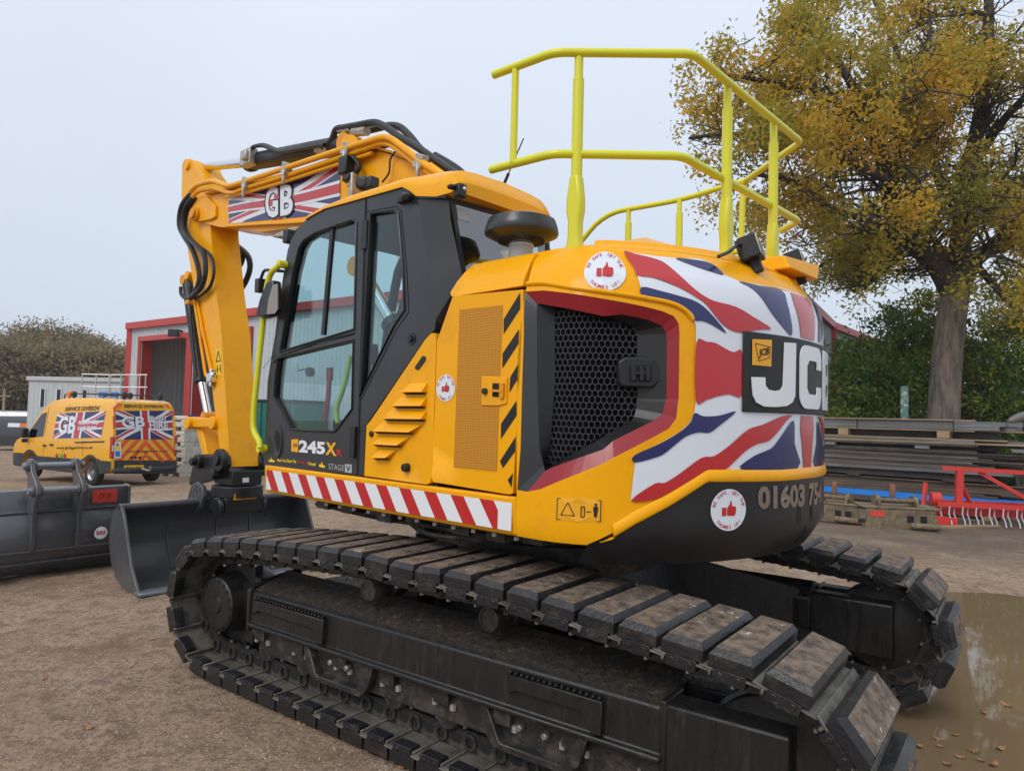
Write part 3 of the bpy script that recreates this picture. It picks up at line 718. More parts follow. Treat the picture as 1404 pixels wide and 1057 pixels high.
x,z=PY(z8([(792,366)])[0],YS); m_.cyl((x,YS+.008,z),(x,YS+.022,z),.016,n=12,k=2); m_.build('door_latch',['yellow_dirty','dark_inside','black'],dr,bevel=.002)
# --- hood piece above the door
HD=UL(z3([(95,385),(88,360),(130,290),(222,165),(420,128),(600,98)]))+UL(z3([(523,318)]))
HD=[(u,min(z,2.62)) for u,z in HD]
panel('hood_front',HD,S,'yellow',EX,thick=.04,step=.08,off=.012,bevel=.008)
# --- rear quarter with grille opening
GO=UL(z3([(530,352),(640,345),(1000,395),(1240,440)])+z1([(300,470),(370,500),(400,545),(405,600),(400,1000)])+z2([(395,60),(385,150),(340,210),(250,260),(0,385)])+z4([(1000,420),(620,575),(540,590),(480,580),(500,330)])+z3([(510,900),(520,600)]))
uL=UX(-.70)
BK=UL([(806,746)]+z2([(0,838),(130,760),(330,655),(550,530),(640,522),(900,525),(1180,500)]))
QT=[(uL,1.205)]+[(u,max(1.205,z-.03)) for u,z in BK]+[(UT/2,BK[-1][1]-.03),(UT/2,2.63),(US((736,342))[0],2.625)]+UL(z3([(545,300)]))+[(uL+.012,2.36),(uL-.02,2.0),(uL,1.40)]

rq=panel('rear_quarter',QT,S,'yellow',EX,thick=.035,holes=[GO],step=.07,bevel=.006)
panel('rear_quarter',[(UT-u,z) for u,z in QT],S,'yellow',EX,thick=.035,step=.12)
# right side panels (partly seen between boom and hood)
panel('side_panel',[(UT-UX(-.66),1.205),(UT-UX(1.65),1.205),(UT-UX(1.65),2.05),(UT-UX(.6),2.1),(UT-UX(.4),2.55),(UT-UX(-.66),2.55)],S,'yellow',EX,thick=.04,step=.25)
# raised ridge below the hood
rd=MB(); P_=UL(z3([(545,305),(640,300),(800,325),(1000,352),(1240,388)])+z1([(200,392),(340,420),(430,462),(480,520)]))
rd.tube([S(u,z,.004) for u,z in P_],.012,n=8,smooth=4); rd.build('hood_lip','yellow',rq)
# tail top: flat cap, engine hood hump
c=MB(); k=[i for i in range(len(OA)) if OA[i,0]<-.25]
A=[(OA[i,0]-ON[i,0]*.15,OA[i,1]-ON[i,1]*.15,2.60) for i in k]; c.prism(A,[(x*.985,y*.985,2.622) for x,y,z in A]); c.build('top_deck','yellow',EX,bevel=.006)
c=MB(); c.add([(-.15,.75,2.61),(-.15,-.8,2.61),(-1.22,-.7,2.61),(-1.33,.62,2.61),(-.25,.45,2.80),(-.25,-.5,2.80),(-.80,-.45,2.83),(-.83,.34,2.83),(-.95,-.5,2.80)],[(3,2,1,0),(0,4,7,3),(4,5,6,7),(0,1,5,4),(1,2,6,5),(2,3,7,6)]); c.build('engine_hood','yellow',EX,bevel=.02)
# --- grille: red bevelled frame, black recessed moulding, honeycomb
IN=UL(z3([(600,425),(640,428),(1000,500)])+z1([(60,490),(210,520),(300,560),(325,605),(328,660),(325,1000)])+z2([(318,50),(300,120),(250,160),(200,185),(0,285)])+z4([(1000,335),(700,440),(650,465),(640,430),(615,330)])+z3([(600,900),(600,600)]),-.03)
def ringmap(A,Bp,oa,ob,mb,k=0,n=6):
    N=len(A); assert N==len(Bp)
    for i in range(N):
        j=(i+1)%N
        for t in range(n):
            f,g_=t/n,(t+1)/n; L=lambda P,a:(P[i][0]+(P[j][0]-P[i][0])*a,P[i][1]+(P[j][1]-P[i][1])*a)
            mb.add([S(*L(A,f),oa),S(*L(A,g_),oa),S(*L(Bp,g_),ob),S(*L(Bp,f),ob)],[(0,1,2,3)],k(i) if callable(k) else k)
ul=US((600+570/4.403,320+360/4.403))[0]
fr=MB(); ringmap(GO,IN,-.002,-.030,fr,k=lambda i:0 if i<16 else 1); gf=fr.build('grille_frame',['trim_red','charcoal'],rq,smooth=50)
HX=UL(z3([(705,455),(760,450),(1000,508),(1170,565),(1190,580),(1200,592),(1205,610),(1206,650),(1206,1000)])+z4([(1203,40),(1200,90),(1188,138),(1165,165),(1050,230),(950,288),(740,400),(650,445),(655,400),(680,300)])+z3([(705,900),(705,600)]),-.09)
fr=MB(); ringmap(IN,HX,-.030,-.095,fr); gp=fr.build('grille_surround','satin_black',gf,smooth=50)
panel('grille_backing',HX,S,'dark_inside',gf,step=.08,off=-.125)
hx=MB(); s_=.0195; du=s_*math.sqrt(3); dz=s_*1.5; us=[u for u,z in HX]; zs=[z for u,z in HX]
j=0; z=min(zs)-.02
while z<max(zs)+.02:
    u=min(us)-.02+(du/2 if j%2 else 0)
    while u<max(us)+.02:
        H=[(u+s_*math.sin(a),z+s_*math.cos(a)) for a in [math.pi/3*i for i in range(6)]]; h2=[(u+s_*.885*math.sin(a),z+s_*.885*math.cos(a)) for a in [math.pi/3*i for i in range(6)]]
        if inpoly(u,z,HX):
            A=[S(*p,-.093) for p in H]; Bq=[S(*p,-.093) for p in h2]; C=[S(*p,-.118) for p in h2]
            for i in range(6): 
                jn=(i+1)%6; hx.add([A[i],A[jn],Bq[jn],Bq[i]],[(0,1,2,3)]); hx.add([Bq[i],Bq[jn],C[jn],C[i]],[(0,1,2,3)])
        u+=du
    z+=dz; j+=1
o=hx.build('honeycomb_mesh','hex_grey',gf,smooth=0); tag(o,kind='stuff')
# grille handle
P_=UL(z1([(38,770),(75,745),(200,742),(240,760),(300,800),(300,880),(240,930),(60,925),(38,895)]),-.045); panel('grille_handle',P_,S,'satin_black',gf,thick=.06,off=-.045,step=.1,bevel=.01,seg=3)
P_=UL(z1([(103,795),(238,795),(238,895),(103,895)]),-.04); panel('handle_recess',P_,S,'dark_inside',gf,off=-.0435,step=.2)
m_=MB()
for a,b_ in ((112,140),(165,190),(200,228)): panel('',UL(z1([(a,800),(b_,800),(b_,890),(a,890)]),-.03),S,'',None,thick=.012,off=-.030,step=.2,build=False,mb=m_)
panel('',UL(z1([(112,830),(228,830),(228,850),(112,850)]),-.03),S,'',None,thick=.012,off=-.032,step=.2,build=False,mb=m_)
m_.build('handle_lever','black',gf,bevel=.003)
# --- black counterweight belt with slanted front end
z_top=BK[-1][1]; BKp=[(UX(-1.02),1.105)]+BK+[(UT/2,z_top)]; BKp=BKp+[(UT/2,1.105)]
cw=panel('counterweight_belt',BKp,S,'black',EX,thick=.05,off=.006,step=.06,bevel=.008)
panel('counterweight_belt',[(UT-u,z) for u,z in BKp],S,'black',EX,thick=.05,off=.006,step=.1)
# projecting yellow edge above the belt
lp=MB(); LPp=UL(z2([(0,825),(130,745),(330,640),(550,500),(575,490),(700,490),(1000,488),(1200,468)])); LPp=LPp+[(UT/2,LPp[-1][1])]; LPp=LPp+[(UT-u,z) for u,z in LPp[-2::-1]]
LPd=[]
for a,b_ in zip(LPp[:-1],LPp[1:]):
    n=max(1,int(math.hypot(b_[0]-a[0],b_[1]-a[1])/.05)); LPd+=[(a[0]+(b_[0]-a[0])*t/n,a[1]+(b_[1]-a[1])*t/n) for t in range(n)]
LPd.append(LPp[-1])
vs=[];fs=[]
for u,z in LPd: vs+= [S(u,z+.030,.002),S(u,z+.024,.010),S(u,z-.020,.020),S(u,z-.030,.014),S(u,z-.032,.0)]
for i in range(len(LPd)-1):
    for t in range(4): fs.append((i*5+t,i*5+t+1,(i+1)*5+t+1,(i+1)*5+t))
lp.add(vs,fs); lp.build('tail_lip','yellow',EX,smooth=50)
# ------------------------------------------------------------ flag print
FL=z1([(65,112),(270,140),(380,150),(520,155),(590,180),(665,248),(755,288),(1012,342),(1165,386),(1205,412)])
FLu=UL(FL); up=[(UT/2,FLu[-1][1]-.012)]
FB=UL(z2([(1200,440),(1000,452),(700,455),(570,465),(400,560),(250,635),(107,643),(133,413),(128,370),(280,300),(400,230),(465,170),(490,110)])+z1([(500,1010),(500,560),(485,520),(430,465),(340,425),(185,390),(145,255),(130,215)]))
FP=FLu+up+[(UT/2,FB[0][1])]+FB
fl=MB()
def both(P,k,off,crs=False):
    panel('',P,S,'',None,step=.035,off=off,build=False,mb=fl,k=k); panel('',[(UT-u,z) for u,z in P],S,'',None,step=.07,off=off,build=False,mb=fl,k=k)
both(FP,0,.004)
def sm(L): return L
R1=z1([(65,112),(130,125),(270,160),(330,195),(400,255),(470,320),(540,375),(610,410),(740,445),(850,510),(950,575),(880,582),(775,600),(700,580),(640,530),(560,430),(500,385),(430,345),(380,320),(250,270),(145,255),(130,215)])
B1=z1([(172,325),(290,350),(400,380),(480,405),(540,440),(600,500),(680,600),(640,580),(580,545),(530,528),(495,528),(485,495),(460,465),(400,440),(340,425),(185,390)])
B2=z1([(375,151),(480,160),(590,184),(665,250),(600,235),(480,195)])
B3=z1([(755,290),(880,317),(1012,344),(1050,440),(1075,560),(1072,615),(1050,600),(960,490),(900,400),(840,335)])
RM=z1([(500,662),(560,655),(620,665),(690,705),(730,718),(775,718),(775,975),(700,970),(620,985),(560,1005),(497,1010)])
B4=z2([(128,370),(280,300),(400,230),(465,170),(490,115),(545,135),(640,130),(740,105),(640,190),(590,228),(560,235),(510,232),(440,255),(380,300),(320,350),(270,378),(133,413)])
R2=z2([(107,643),(250,540),(310,535),(400,480),(530,385),(605,375),(700,310),(810,215),(900,185),(1000,140),(1075,128),(1040,165),(980,240),(930,285),(870,300),(800,340),(720,415),(670,455),(570,464),(400,560),(250,635)])
B5=z2([(770,455),(830,385),(900,350),(960,320),(1020,240),(1085,160),(1090,300),(1105,452)])
for L,k in ((R1,1),(B1,2),(B2,2),(B3,2),(RM,1),(B4,2),(R2,1),(B5,2)): both(UL(smoothpoly(L,3)),k,.008)
# red upright of the cross, running over the tail centre line, and blue slivers beyond it
RV=UL(z1([(1062,357),(1090,430),(1120,540),(1130,628)])); 
panel('',RV+[(UT-u-.0,z) for u,z in RV[::-1]],S,'',None,step=.04,off=.008,build=False,mb=fl,k=1)
RW=UL(z2([(1132,130),(1125,210),(1135,300),(1145,447)])); panel('',RW+[(UT-u,z) for u,z in RW[::-1]],S,'',None,step=.04,off=.008,build=False,mb=fl,k=1)
fl.build('flag_print',['flag_white','flag_red','flag_blue'],rq,smooth=60)
# ------------------------------------------------------------ big letters on a black plate
LGt=UL(z1([(778,590),(1000,612)])); zt_=LGt[0][1]; zb_=US(z2([(770,108)])[0])[1]; uA=LGt[0][0]
lg=panel('name_plate',[(uA,zb_),(UT-uA,zb_),(UT-uA,zt_),(uA,zt_)],S,'print_black',EX,thick=.01,off=.016,step=.05,bevel=.004)
lt=MB()
J=UL(z1([(1015,660),(1082,665),(1076,980),(1060,1020),(1025,1042),(960,1048),(890,1045),(845,1020),(825,975),(818,868),(898,870),(900,920),(920,945),(960,952),(990,945),(1005,920)]))
panel('',J,S,'',None,thick=.006,off=.024,step=.05,build=False,mb=lt)
zj0=min(z for u,z in J); zj1=max(z for u,z in J); uJ0=min(u for u,z in J); uJ1=max(u for u,z in J)
cu=uJ1+.045; cw_=.32; st_=.085; H=zj1-zj0
def rr(u0,u1,a,b,r,k=5):
    out=[]
    for cx,cz,a0 in ((u1-r,b-r,0),(u0+r,b-r,90),(u0+r,a+r,180),(u1-r,a+r,270)):
        for i in range(k+1): t=R(a0+90*i/k); out.append((cx+r*math.cos(t),cz+r*math.sin(t)))
    return out
co=rr(cu,cu+cw_,zj0,zj1,.07); ci=rr(cu+st_,cu+cw_-st_,zj0+st_*.9,zj1-st_*.9,.035)
gap=[(cu+cw_-st_-.02,zj0+H*.36),(cu+cw_+.02,zj0+H*.36),(cu+cw_+.02,zj0+H*.64),(cu+cw_-st_-.02,zj0+H*.64)]
cc=[(u,z) for u,z in co]
# C as a band: outer loop cut open on the right
C_=[(cu+cw_,zj0+H*.64),(cu+cw_,zj1-.07)]+[p for p in co if p[1]>zj1-.071 and p[0]<cu+cw_-.001][0:6]+[(cu,zj1-.07),(cu,zj0+.07)]
C_=[(cu+cw_,zj0+H*.64)]+rr(cu,cu+cw_,zj0,zj1,.07)[0:24]+[(cu+cw_,zj0+H*.36),(cu+cw_-st_,zj0+H*.36),(cu+cw_-st_,zj0+st_)]+[(cu+cw_-st_-.01,zj0+st_*.9),(cu+st_+.03,zj0+st_*.9),(cu+st_,zj0+st_*.9+.03),(cu+st_,zj1-st_*.9-.03),(cu+st_+.03,zj1-st_*.9),(cu+cw_-st_-.01,zj1-st_*.9),(cu+cw_-st_,zj1-st_*.9-.02),(cu+cw_-st_,zj0+H*.64)]
panel('',C_,S,'',None,thick=.006,off=.024,step=.05,build=False,mb=lt)
bu=cu+cw_+.045; B_o=[(bu,zj0)]+rr(bu-.1,bu+cw_,zj0,zj1,.07)[18:24]+rr(bu-.1,bu+cw_,zj0,zj1,.07)[0:6]+[(bu,zj1)]
panel('',B_o,S,'',None,thick=.006,off=.024,step=.05,holes=[rr(bu+st_,bu+cw_-st_,zj0+.07,zj0+H*.43,.03),rr(bu+st_,bu+cw_-st_,zj0+H*.57,zj1-.07,.03)],build=False,mb=lt)
lt.build('raised_letter','white',lg,bevel=.002)
m_=MB(); P_=UL(z1([(825,640),(942,645),(938,805),(823,795)])); panel('',P_,S,'',None,step=.1,off=.019,build=False,mb=m_)
q4=quad(*UL(z1([(862,700),(925,690),(920,745),(862,757)]))); text_in(m_,'JCB',q4,S,.0215,bold=.03,k=1)
P_=UL(z1([(842,665),(930,688),(928,750),(862,772)]))
for a,b_ in zip(P_,P_[1:]+P_[:1]): m_.tube([S(*a,.0205),S(*b_,.0205)],.0016,n=4,k=1)
m_.build('badge',['logo_yellow','print_black'],lg,smooth=0)
# phone digits on the belt, tie-down holes
m_=MB(); q4=quad(*UL(z2([(866,552),(1250,520),(1248,660),(868,698)]))); 
text_in(m_,'01603 754',q4,S,.009,bold=.045); m_.build('phone_number','digit_chrome',cw,smooth=0)
m_=MB()
for q in z2([(1118,735),(1195,715)]):
    u,z=US(q); C_=[(u+.026*math.cos(a),z+.045*math.sin(a)) for a in np.linspace(0,2*math.pi,20,endpoint=False)]; panel('',C_,S,'',None,step=.1,off=.0075,build=False,mb=m_)
m_.build('lifting_hole','dark_inside',cw)
# round stickers
def thumb(q,mb,mapper,off,k=1):
    P_=[(.30,.36),(.42,.36),(.42,.56),(.30,.56)]; flat_in(mb,P_,q,mapper,off,k,.5)
    P_=[(.44,.37),(.60,.35),(.67,.37),(.69,.42),(.70,.54),(.68,.58),(.58,.59),(.575,.66),(.56,.72),(.535,.72),(.52,.64),(.44,.54)]; flat_in(mb,P_,q,mapper,off,k,.5)
def sticker(c,rx,rz,mapper,parent,off=.009):
    mb=MB(); q=lambda s,t:(c[0]+(s-.5)*2*rx,c[1]+(t-.5)*2*rz)
    C_=[(.5+.5*math.cos(a),.5+.5*math.sin(a)) for a in np.linspace(0,2*math.pi,36,endpoint=False)]
    flat_in(mb,C_,q,mapper,off,0,.3); thumb(q,mb,mapper,off+.0015)
    for txt,a0,a1,flip in (('BE SAFE, GET THE',165,15,False),('THUMBS UP!',222,318,True)):
        for i,ch in enumerate(txt):
            if ch==' ': continue
            a=R(a0+(a1-a0)*i/(len(txt)-1)); V,F,bb=text2d(ch,.008); h=.088
            r0=.385 if not flip else .455
            vs=[]
            for x,y in V:
                xx=(x-(bb[0]+bb[2])/2)*h/.72; yy=y*h/.72
                if not flip: rr_=r0+yy; aa=a-xx/r0
                else: rr_=r0-yy; aa=a+xx/r0
                vs.append(mapper(*q(.5+rr_*math.cos(aa),.5+rr_*math.sin(aa)),off+.0015))
            a_,b_,c_=[Vector(vs[i]) for i in F[0][:3]]
            up=Vector(mapper(*q(.5,.5),off+.1))-Vector(mapper(*q(.5,.5),off))
            mb.add(vs,F if (b_-a_).cross(c_-a_).dot(up)>0 else [f[::-1] for f in F],1)
    return mb.build('round_sticker',['flag_white','red'],parent,smooth=0)
def st_at(pc,pr,pt,mapper,uvf,parent,off):
    c=uvf(pc); r=uvf(pr); t=uvf(pt); sticker(c,(r[0]-c[0]),abs(t[1]-c[1]),mapper,parent,off)
st_at((829.5,371),(858,373),(830,345.5),S,US,rq,.005)
st_at((997.5,698.5),(1020.5,697),(998,670),S,US,cw,.010)
mYm=lambda a,b,o=0.:(-a,YS+o,b)
st_at((611.5,532),(624.5,533),(612,513.5),mYm,lambda q:(-PY(q,YS)[0],PY(q,YS)[1]),dr,.003)
# warning pictogram label
m_=MB(); Q=UL([(763,681),(826,684.5),(825,716.5),(762,713)]); q4=quad(*Q)
flat_in(m_,[(0,0),(1,0),(1,1),(0,1)],q4,S,.003,0,.5)
def fr_(P_,w=.02,asp=2.):
    cx=sum(p[0] for p in P_)/len(P_); cy=sum(p[1] for p in P_)/len(P_)
    for a,b_ in zip(P_,P_[1:]+P_[:1]): m_.tube([S(*q4(*a),.0035),S(*q4(*b_),.0035)],.0022,n=4,k=1)
fr_([(.03,.05),(.97,.05),(.97,.95),(.03,.95)]); fr_([(.12,.25),(.42,.25),(.27,.80)]); fr_([(.56,.22),(.63,.22),(.63,.66),(.56,.66)]); fr_([(.67,.45),(.77,.45)])
flat_in(m_,[(.84,.22),(.89,.22),(.92,.62),(.89,.70),(.84,.70),(.81,.62)],q4,S,.004,1,.5); flat_in(m_,[(.865+.03*math.cos(a),.77+.06*math.sin(a)) for a in np.linspace(0,6.28,9)[:-1]],q4,S,.004,1,.5)
m_.build('warning_label',['logo_yellow','print_black'],rq,smooth=0)
glass_mat('rear_glass',(.55,.68,.68),.22)
# ============================================================ CAB
YC,YR=1.25,.27
def CP(L): return [PY(q,YC) for q in L]
CAB=CP([(361,638),(362.5,627),(367,523),(372,490),(377,460),(381,427),(388.5,377),(394.7,342),(400,327.4),(410,311),(420.8,300.4),(443.7,288),(475,279.5),(501,272),(551,258),(561,262),(567,272),(573,273),(580,318),(590,385),(598,437),(596,452)]+z8([(440,55),(110,535),(88,570),(80,852)])+[(500,652)])
W1=CP([(384,482.7),(391.6,437.7),(402,373),(410.4,340),(416.6,329.5),(433,319),(460,309.5),(484,301.4),(489,305),(486,451.5)])
W2=CP([(381,491),(377,523),(375.5,544),(398,588.5),(416.6,590),(460,591.5),(483,560.7),(485,466)])
W3=CP([(508,293),(540,288),(546,293),(553,371),(555,425),(541,446),(494,543)])
HL=[(-a,b) for a,b in []]
cab=panel('cab_frame',CAB,MY(YC),'charcoal',EX,thick=.07,holes=[W1,W2,W3],step=.2,bevel=.008,seg=2)
# far wall of the cab: thin posts round large panes
xs=[p[0] for p in CAB]
FW=[(1.62,1.40),(1.66,1.9),(1.55,2.5),(1.36,2.95),(1.1,3.05),(.0,3.03),(-.08,2.5),(-.08,1.40)]
F1=[(1.50,1.95),(1.45,2.45),(1.28,2.88),(.62,2.95),(.62,1.95)]; F2=[(.52,1.95),(.52,2.95),(.05,2.93),(.0,2.5),(.0,1.95)]; F3=[(1.50,1.86),(1.48,1.50),(.62,1.50),(.62,1.86)]
fw=panel('cab_right_wall',FW,MY(YR),'charcoal',cab,thick=.05,holes=[F1,F2,F3],step=.25)
for nm,P_,y in (('door_window',W1,YC-.018),('door_window',W2,YC-.018),('side_window',W3,YC-.018)):
    panel(nm,P_,MY(y),'glass',cab,step=.4,thick=.006)
for P_ in (F1,F2,F3): panel('right_window',P_,MY(YR-.02),'glass',cab,step=.6)
# rubber seals round the openings
for P_ in (W1,W2,W3):
    m_=MB(); Q=[(x,YC+.001,z) for x,z in P_]; m_.tube(Q+[Q[0]],.009,n=6); m_.build('window_seal','black',cab)
m_=MB(); Q=[(x,YC+.0,z) for x,z in CP([(376,497),(382,489),(440,468),(486,457)])]; m_.tube(Q,.007,n=6); m_.build('door_crease','black',cab)
# sliding pane divider, door seam, hinges
def strip(nm,L,w,y0,y1,m,par):
    P_=CP(L); mb=MB()
    for a,b_ in zip(P_[:-1],P_[1:]):
        d=Vector((b_[0]-a[0],b_[1]-a[1])).normalized(); nx,nz_=-d.y*w/2,d.x*w/2
        mb.slab([(a[0]+nx,a[1]+nz_),(b_[0]+nx,b_[1]+nz_),(b_[0]-nx,b_[1]-nz_),(a[0]-nx,a[1]-nz_)],1,y0,y1)
    return mb.build(nm,m,par)
strip('window_divider',[(453.5,311),(448,370),(440.5,459)],.035,YC-.03,YC-.008,'black',cab)
strip('door_seam',[(502,273),(497.5,420),(490,652)],.018,YC+.0005,YC+.003,'dark_inside',cab)
strip('door_seam',[(361,505),(372,490),(485,459)],.004,YC+.0005,YC+.0015,'dark_inside',cab)
for a,b_ in (((504,303),(502,342)),((487.5,585),(485.5,628))): strip('door_hinge',[a,b_],.05,YC,YC+.022,'black',cab)
strip('roof_gutter',[(421,299),(444,286.5),(475,278),(501,270.5),(551,256.5),(561,260.5),(567,271),(612,270)],.016,YC-.03,YC+.006,'black',cab)
strip('quarter_seam',[(503,291),(543,283),(550,290),(558,372),(560.5,428),(543,453),(496,547)],.006,YC+.0005,YC+.002,'dark_inside',cab)
# rear corner panel and rear window
cr=[(573,273),(580,318),(590,385),(598,437)]; A=[(*PY(q,YC),) for q in cr]; A=[(x,YC,z) for x,z in A]
re=[pl(612,271,0,-.11),pl(618,302,0,-.12),pl(627,345,0,-.13),pl(634,380,0,-.14)]; Bq=[(p.x,min(p.y,1.225),p.z) for p in re]
rw=[(-.15,.38,p[2]) for p in Bq]
m_=MB(); N=4
m_.add(A+Bq,[(i,i+1,N+i+1,N+i) for i in range(N-1)]); m_.add([A[-1],Bq[-1],(-.14,1.05,2.25),(.02,1.2,2.2)],[(0,1,2,3)]); m_.build('corner_panel','charcoal',cab,smooth=60)
m_=MB()
tl,bl=Vector(Bq[0]),Vector(Bq[-1]); tr,br=Vector((-.16,.42,2.985)),Vector((-.18,.42,2.45))
def RWp(s,t,o=0.): p=(tl*(1-s)+tr*s)*(1-t)+(bl*(1-s)+br*s)*t; return (p.x-o,p.y,p.z)
def rq_(s0,s1,t0,t1,o): return [RWp(s0,t0,o),RWp(s1,t0,o),RWp(s1,t1,o),RWp(s0,t1,o)]
for a in ((0,.035,0,1),(.97,1,0,1),(0,1,0,.05),(0,1,.97,1.2)): m_.prism(rq_(*a,0),rq_(*a,.012))
m_.build('rear_window_frame','black',cab)
m_=MB(); m_.add(rq_(.03,.98,.04,1.0,.004),[(0,1,2,3)]); m_.build('rear_window','rear_glass',cab)
m_=MB(); m_.prism(rq_(.05,.17,.09,.24,.006),rq_(.05,.17,.09,.24,.007)); m_.build('window_sticker','sticker_grey',cab)
m_=MB(); m_.add([(-.15,1.2,2.45),(-.15,.3,2.45),(-.13,.3,1.4),(-.13,1.2,1.4)],[(0,1,2,3)]); m_.build('cab_rear_wall','black',cab)
# windscreen, front posts, floor
fx=[p for p in CAB[1:12]]
m_=MB(); A=[(x-.03,YC-.05,z) for x,z in fx]; Bq=[(x-.03,YR+.03,z) for x,z in fx]; n=len(fx)
m_.add(A+Bq,[(i,i+1,n+i+1,n+i) for i in range(1,n-1)]); m_.build('windscreen','glass',cab,smooth=60)
m_=MB()
m_.tube([(x-.03,YR+.02,z) for x,z in fx],.04,n=6); m_.box((1.50,.76,1.46),(.2,.96,.12)); m_.build('front_post','charcoal',cab)
m_=MB(); m_.box((.78,.76,1.41),(1.75,.94,.05)); m_.build('cab_floor','black',cab)
# roof
E_=[(421,299),(444,286.5),(475,278),(501,270.5),(530,262.5),(551,256.5),(562,262),(570,269)]
ez=[PY(q,YC+.012) for q in E_]; 
st_=[(ez[0][0]+.02,ez[0][1]-.01,.015)]+[(x,z,h) for (x,z),h in zip(ez,(.02,.04,.055,.07,.085,.10,.11,.12))]+[(-.05,2.985,.15),(-.17,2.985,.13),(-.20,2.99,.05)]
vs=[];fs=[]; prof=[(0,0),(0,.35),(.03,.7),(.10,.92),(.22,1.0),(.5,1.06),(.78,1.0),(.90,.92),(.97,.7),(1,.35),(1,0)]; n=len(prof)
for i,(x,z,h) in enumerate(st_):
    zt=3.185 if i>2 else (3.11,3.135,3.165)[i]; 
    if i>=len(st_)-3: zt=(3.165,3.14,3.06)[i-(len(st_)-3)]
    yr_=YR+(.16 if i>=len(st_)-3 else .06 if i>=len(st_)-5 else 0)
    for s,t in prof: vs.append((x,(YC+.012)+(yr_-.02-YC)*s,z+(zt-z)*t))
for i in range(len(st_)-1):
    for t in range(n-1): fs.append((i*n+t,i*n+t+1,(i+1)*n+t+1,(i+1)*n+t))
fs+= [tuple(range(n)),tuple((len(st_)-1)*n+t for t in range(n-1,-1,-1)),tuple([i*n for i in range(len(st_))]+[i*n+n-1 for i in range(len(st_)-1,-1,-1)])]
m_=MB(); m_.add(vs,fs); m_.build('cab_roof','yellow',cab,smooth=70)
m_=MB(); x,z=PY((588,241),.95); m_.lathe([(0,0),(.09,0),(.085,.015),(.05,.03),(0,.035)],(x+.06,.98,3.185),n=20); m_.build('roof_dome','print_green',cab)
# interior: seat, armrest consoles, monitor, levers, mirror
m_=MB(); m_.box((.52,.72,1.80),(.5,.5,.14)); m_.box((.28,.72,2.12),(.14,.5,.60),Matrix.Rotation(R(-10),3,'Y')); m_.box((.21,.72,2.52),(.09,.26,.20),Matrix.Rotation(R(-10),3,'Y')); m_.box((.5,.72,1.58),(.36,.36,.3)); m_.build('operator_seat','seat',cab,bevel=.05,seg=3)
for y in (1.0,.44):
    m_=MB(); m_.box((.62,y,1.93),(.48,.10,.10)); m_.box((.55,y,1.7),(.25,.09,.4)); m_.cyl((.80,y,1.97),(.82,y,2.12),.016,n=8); m_.box((.825,y,2.17),(.055,.05,.12),Matrix.Rotation(R(12),3,'Y')); m_.build('control_console','black',cab,bevel=.015)
m_=MB(); m_.box((1.25,.40,2.22),(.04,.24,.18),Matrix.Rotation(R(15),3,'Z')); m_.tube([(1.25,.38,2.15),(1.3,.36,1.8),(1.35,.34,1.5)],.02,n=8); m_.build('monitor','black',cab,bevel=.01)
m_=MB(); m_.box((1.36,.75,1.60),(.10,.30,.25)); m_.tube([(1.2,.85,1.45),(1.12,.85,1.78),(1.10,.85,1.95)],.014,n=6); m_.tube([(1.2,.68,1.45),(1.12,.68,1.78),(1.10,.68,1.95)],.014,n=6); m_.build('pedal_lever','black',cab)
Q=[pl(*q,1,1.12) for q in ((452,513),(450,545),(445,578))]; m_=MB(); m_.tube(Q,.02,n=6); m_.box(Q[0],(.05,.03,.09)); m_.build('red_lever','red',cab,bevel=.006)
Q=[pl(*q,1,1.17) for q in ((481,488),(472,530),(461,560),(463,580))]; m_=MB(); m_.tube(round_path(Q,.06),.016,n=8); m_.build('inner_grab_handle','lime',cab)
m_=MB(); a=pl(405,372,1,.75); m_.box(a,(.03,.08,.24)); m_.cyl(a+Vector((0,0,.1)),a+Vector((.1,0,.3)),.012,n=6); m_.build('inner_mirror','black',cab,bevel=.01)
m_=MB(); Q=[pl(*q,1,1.20) for q in ((406,500),(408,508),(418,506),(424,508))]; m_.tube(Q,.007,n=6); m_.lathe([(0,-.02),(.03,-.02),(.035,0),(.03,.02),(0,.02)],pl(425,510,1,1.19),(0,1,0),n=14,k=1); m_.build('window_catch',['steel','black'],cab)
m_=MB(); m_.box((.62,.76,3.0),(1.3,.86,.04)); m_.build('headlining','seat',cab)
m_=MB(); m_.box((.45,.40,2.62),(.05,.03,.55)); m_.tube([(.02,.5,2.0),(.10,.4,2.6),(.05,.35,2.95)],.02,n=6); m_.build('inner_post','black',cab)
# door furniture
x0,z0=CP([(382,606)])[0]
m_=MB(); C_=[(x0+.055*math.cos(a),z0+.115*math.sin(a)) for a in np.linspace(0,2*math.pi,28,endpoint=False)]; panel('',C_,MY(YC),'',None,step=.1,off=.002,build=False,mb=m_,k=1)
m_.lathe([(.030,0),(.045,.012),(.052,.012),(.055,0)],(0,0,0),(0,1,0),n=24); vs=m_.v[-96:]; m_.v[-96:]=[(x0+v[0],YC+v[1]*1.,z0+v[2]*2.1) for v in vs]; m_.build('door_pull',['charcoal','dark_inside'],cab)
m_=MB(); q=lambda a,b_,c_,d: quad(*[(-x,z) for x,z in CP(z6([a,b_,c_,d]))]); mCm=lambda a,b,o=0.:(-a,YC+o,b)
flat_in(m_,[(0,0),(1,0),(1,1),(0,1)],q((240,780),(285,778),(284,865),(238,858)),mCm,.002,0,.5)
text_in(m_,'JCB',q((252,808),(278,808),(278,835),(252,835)),mCm,.0035,.03,k=3)
text_in(m_,'245',q((290,783),(463,797),(463,880),(290,865)),mCm,.003,.045,k=1)
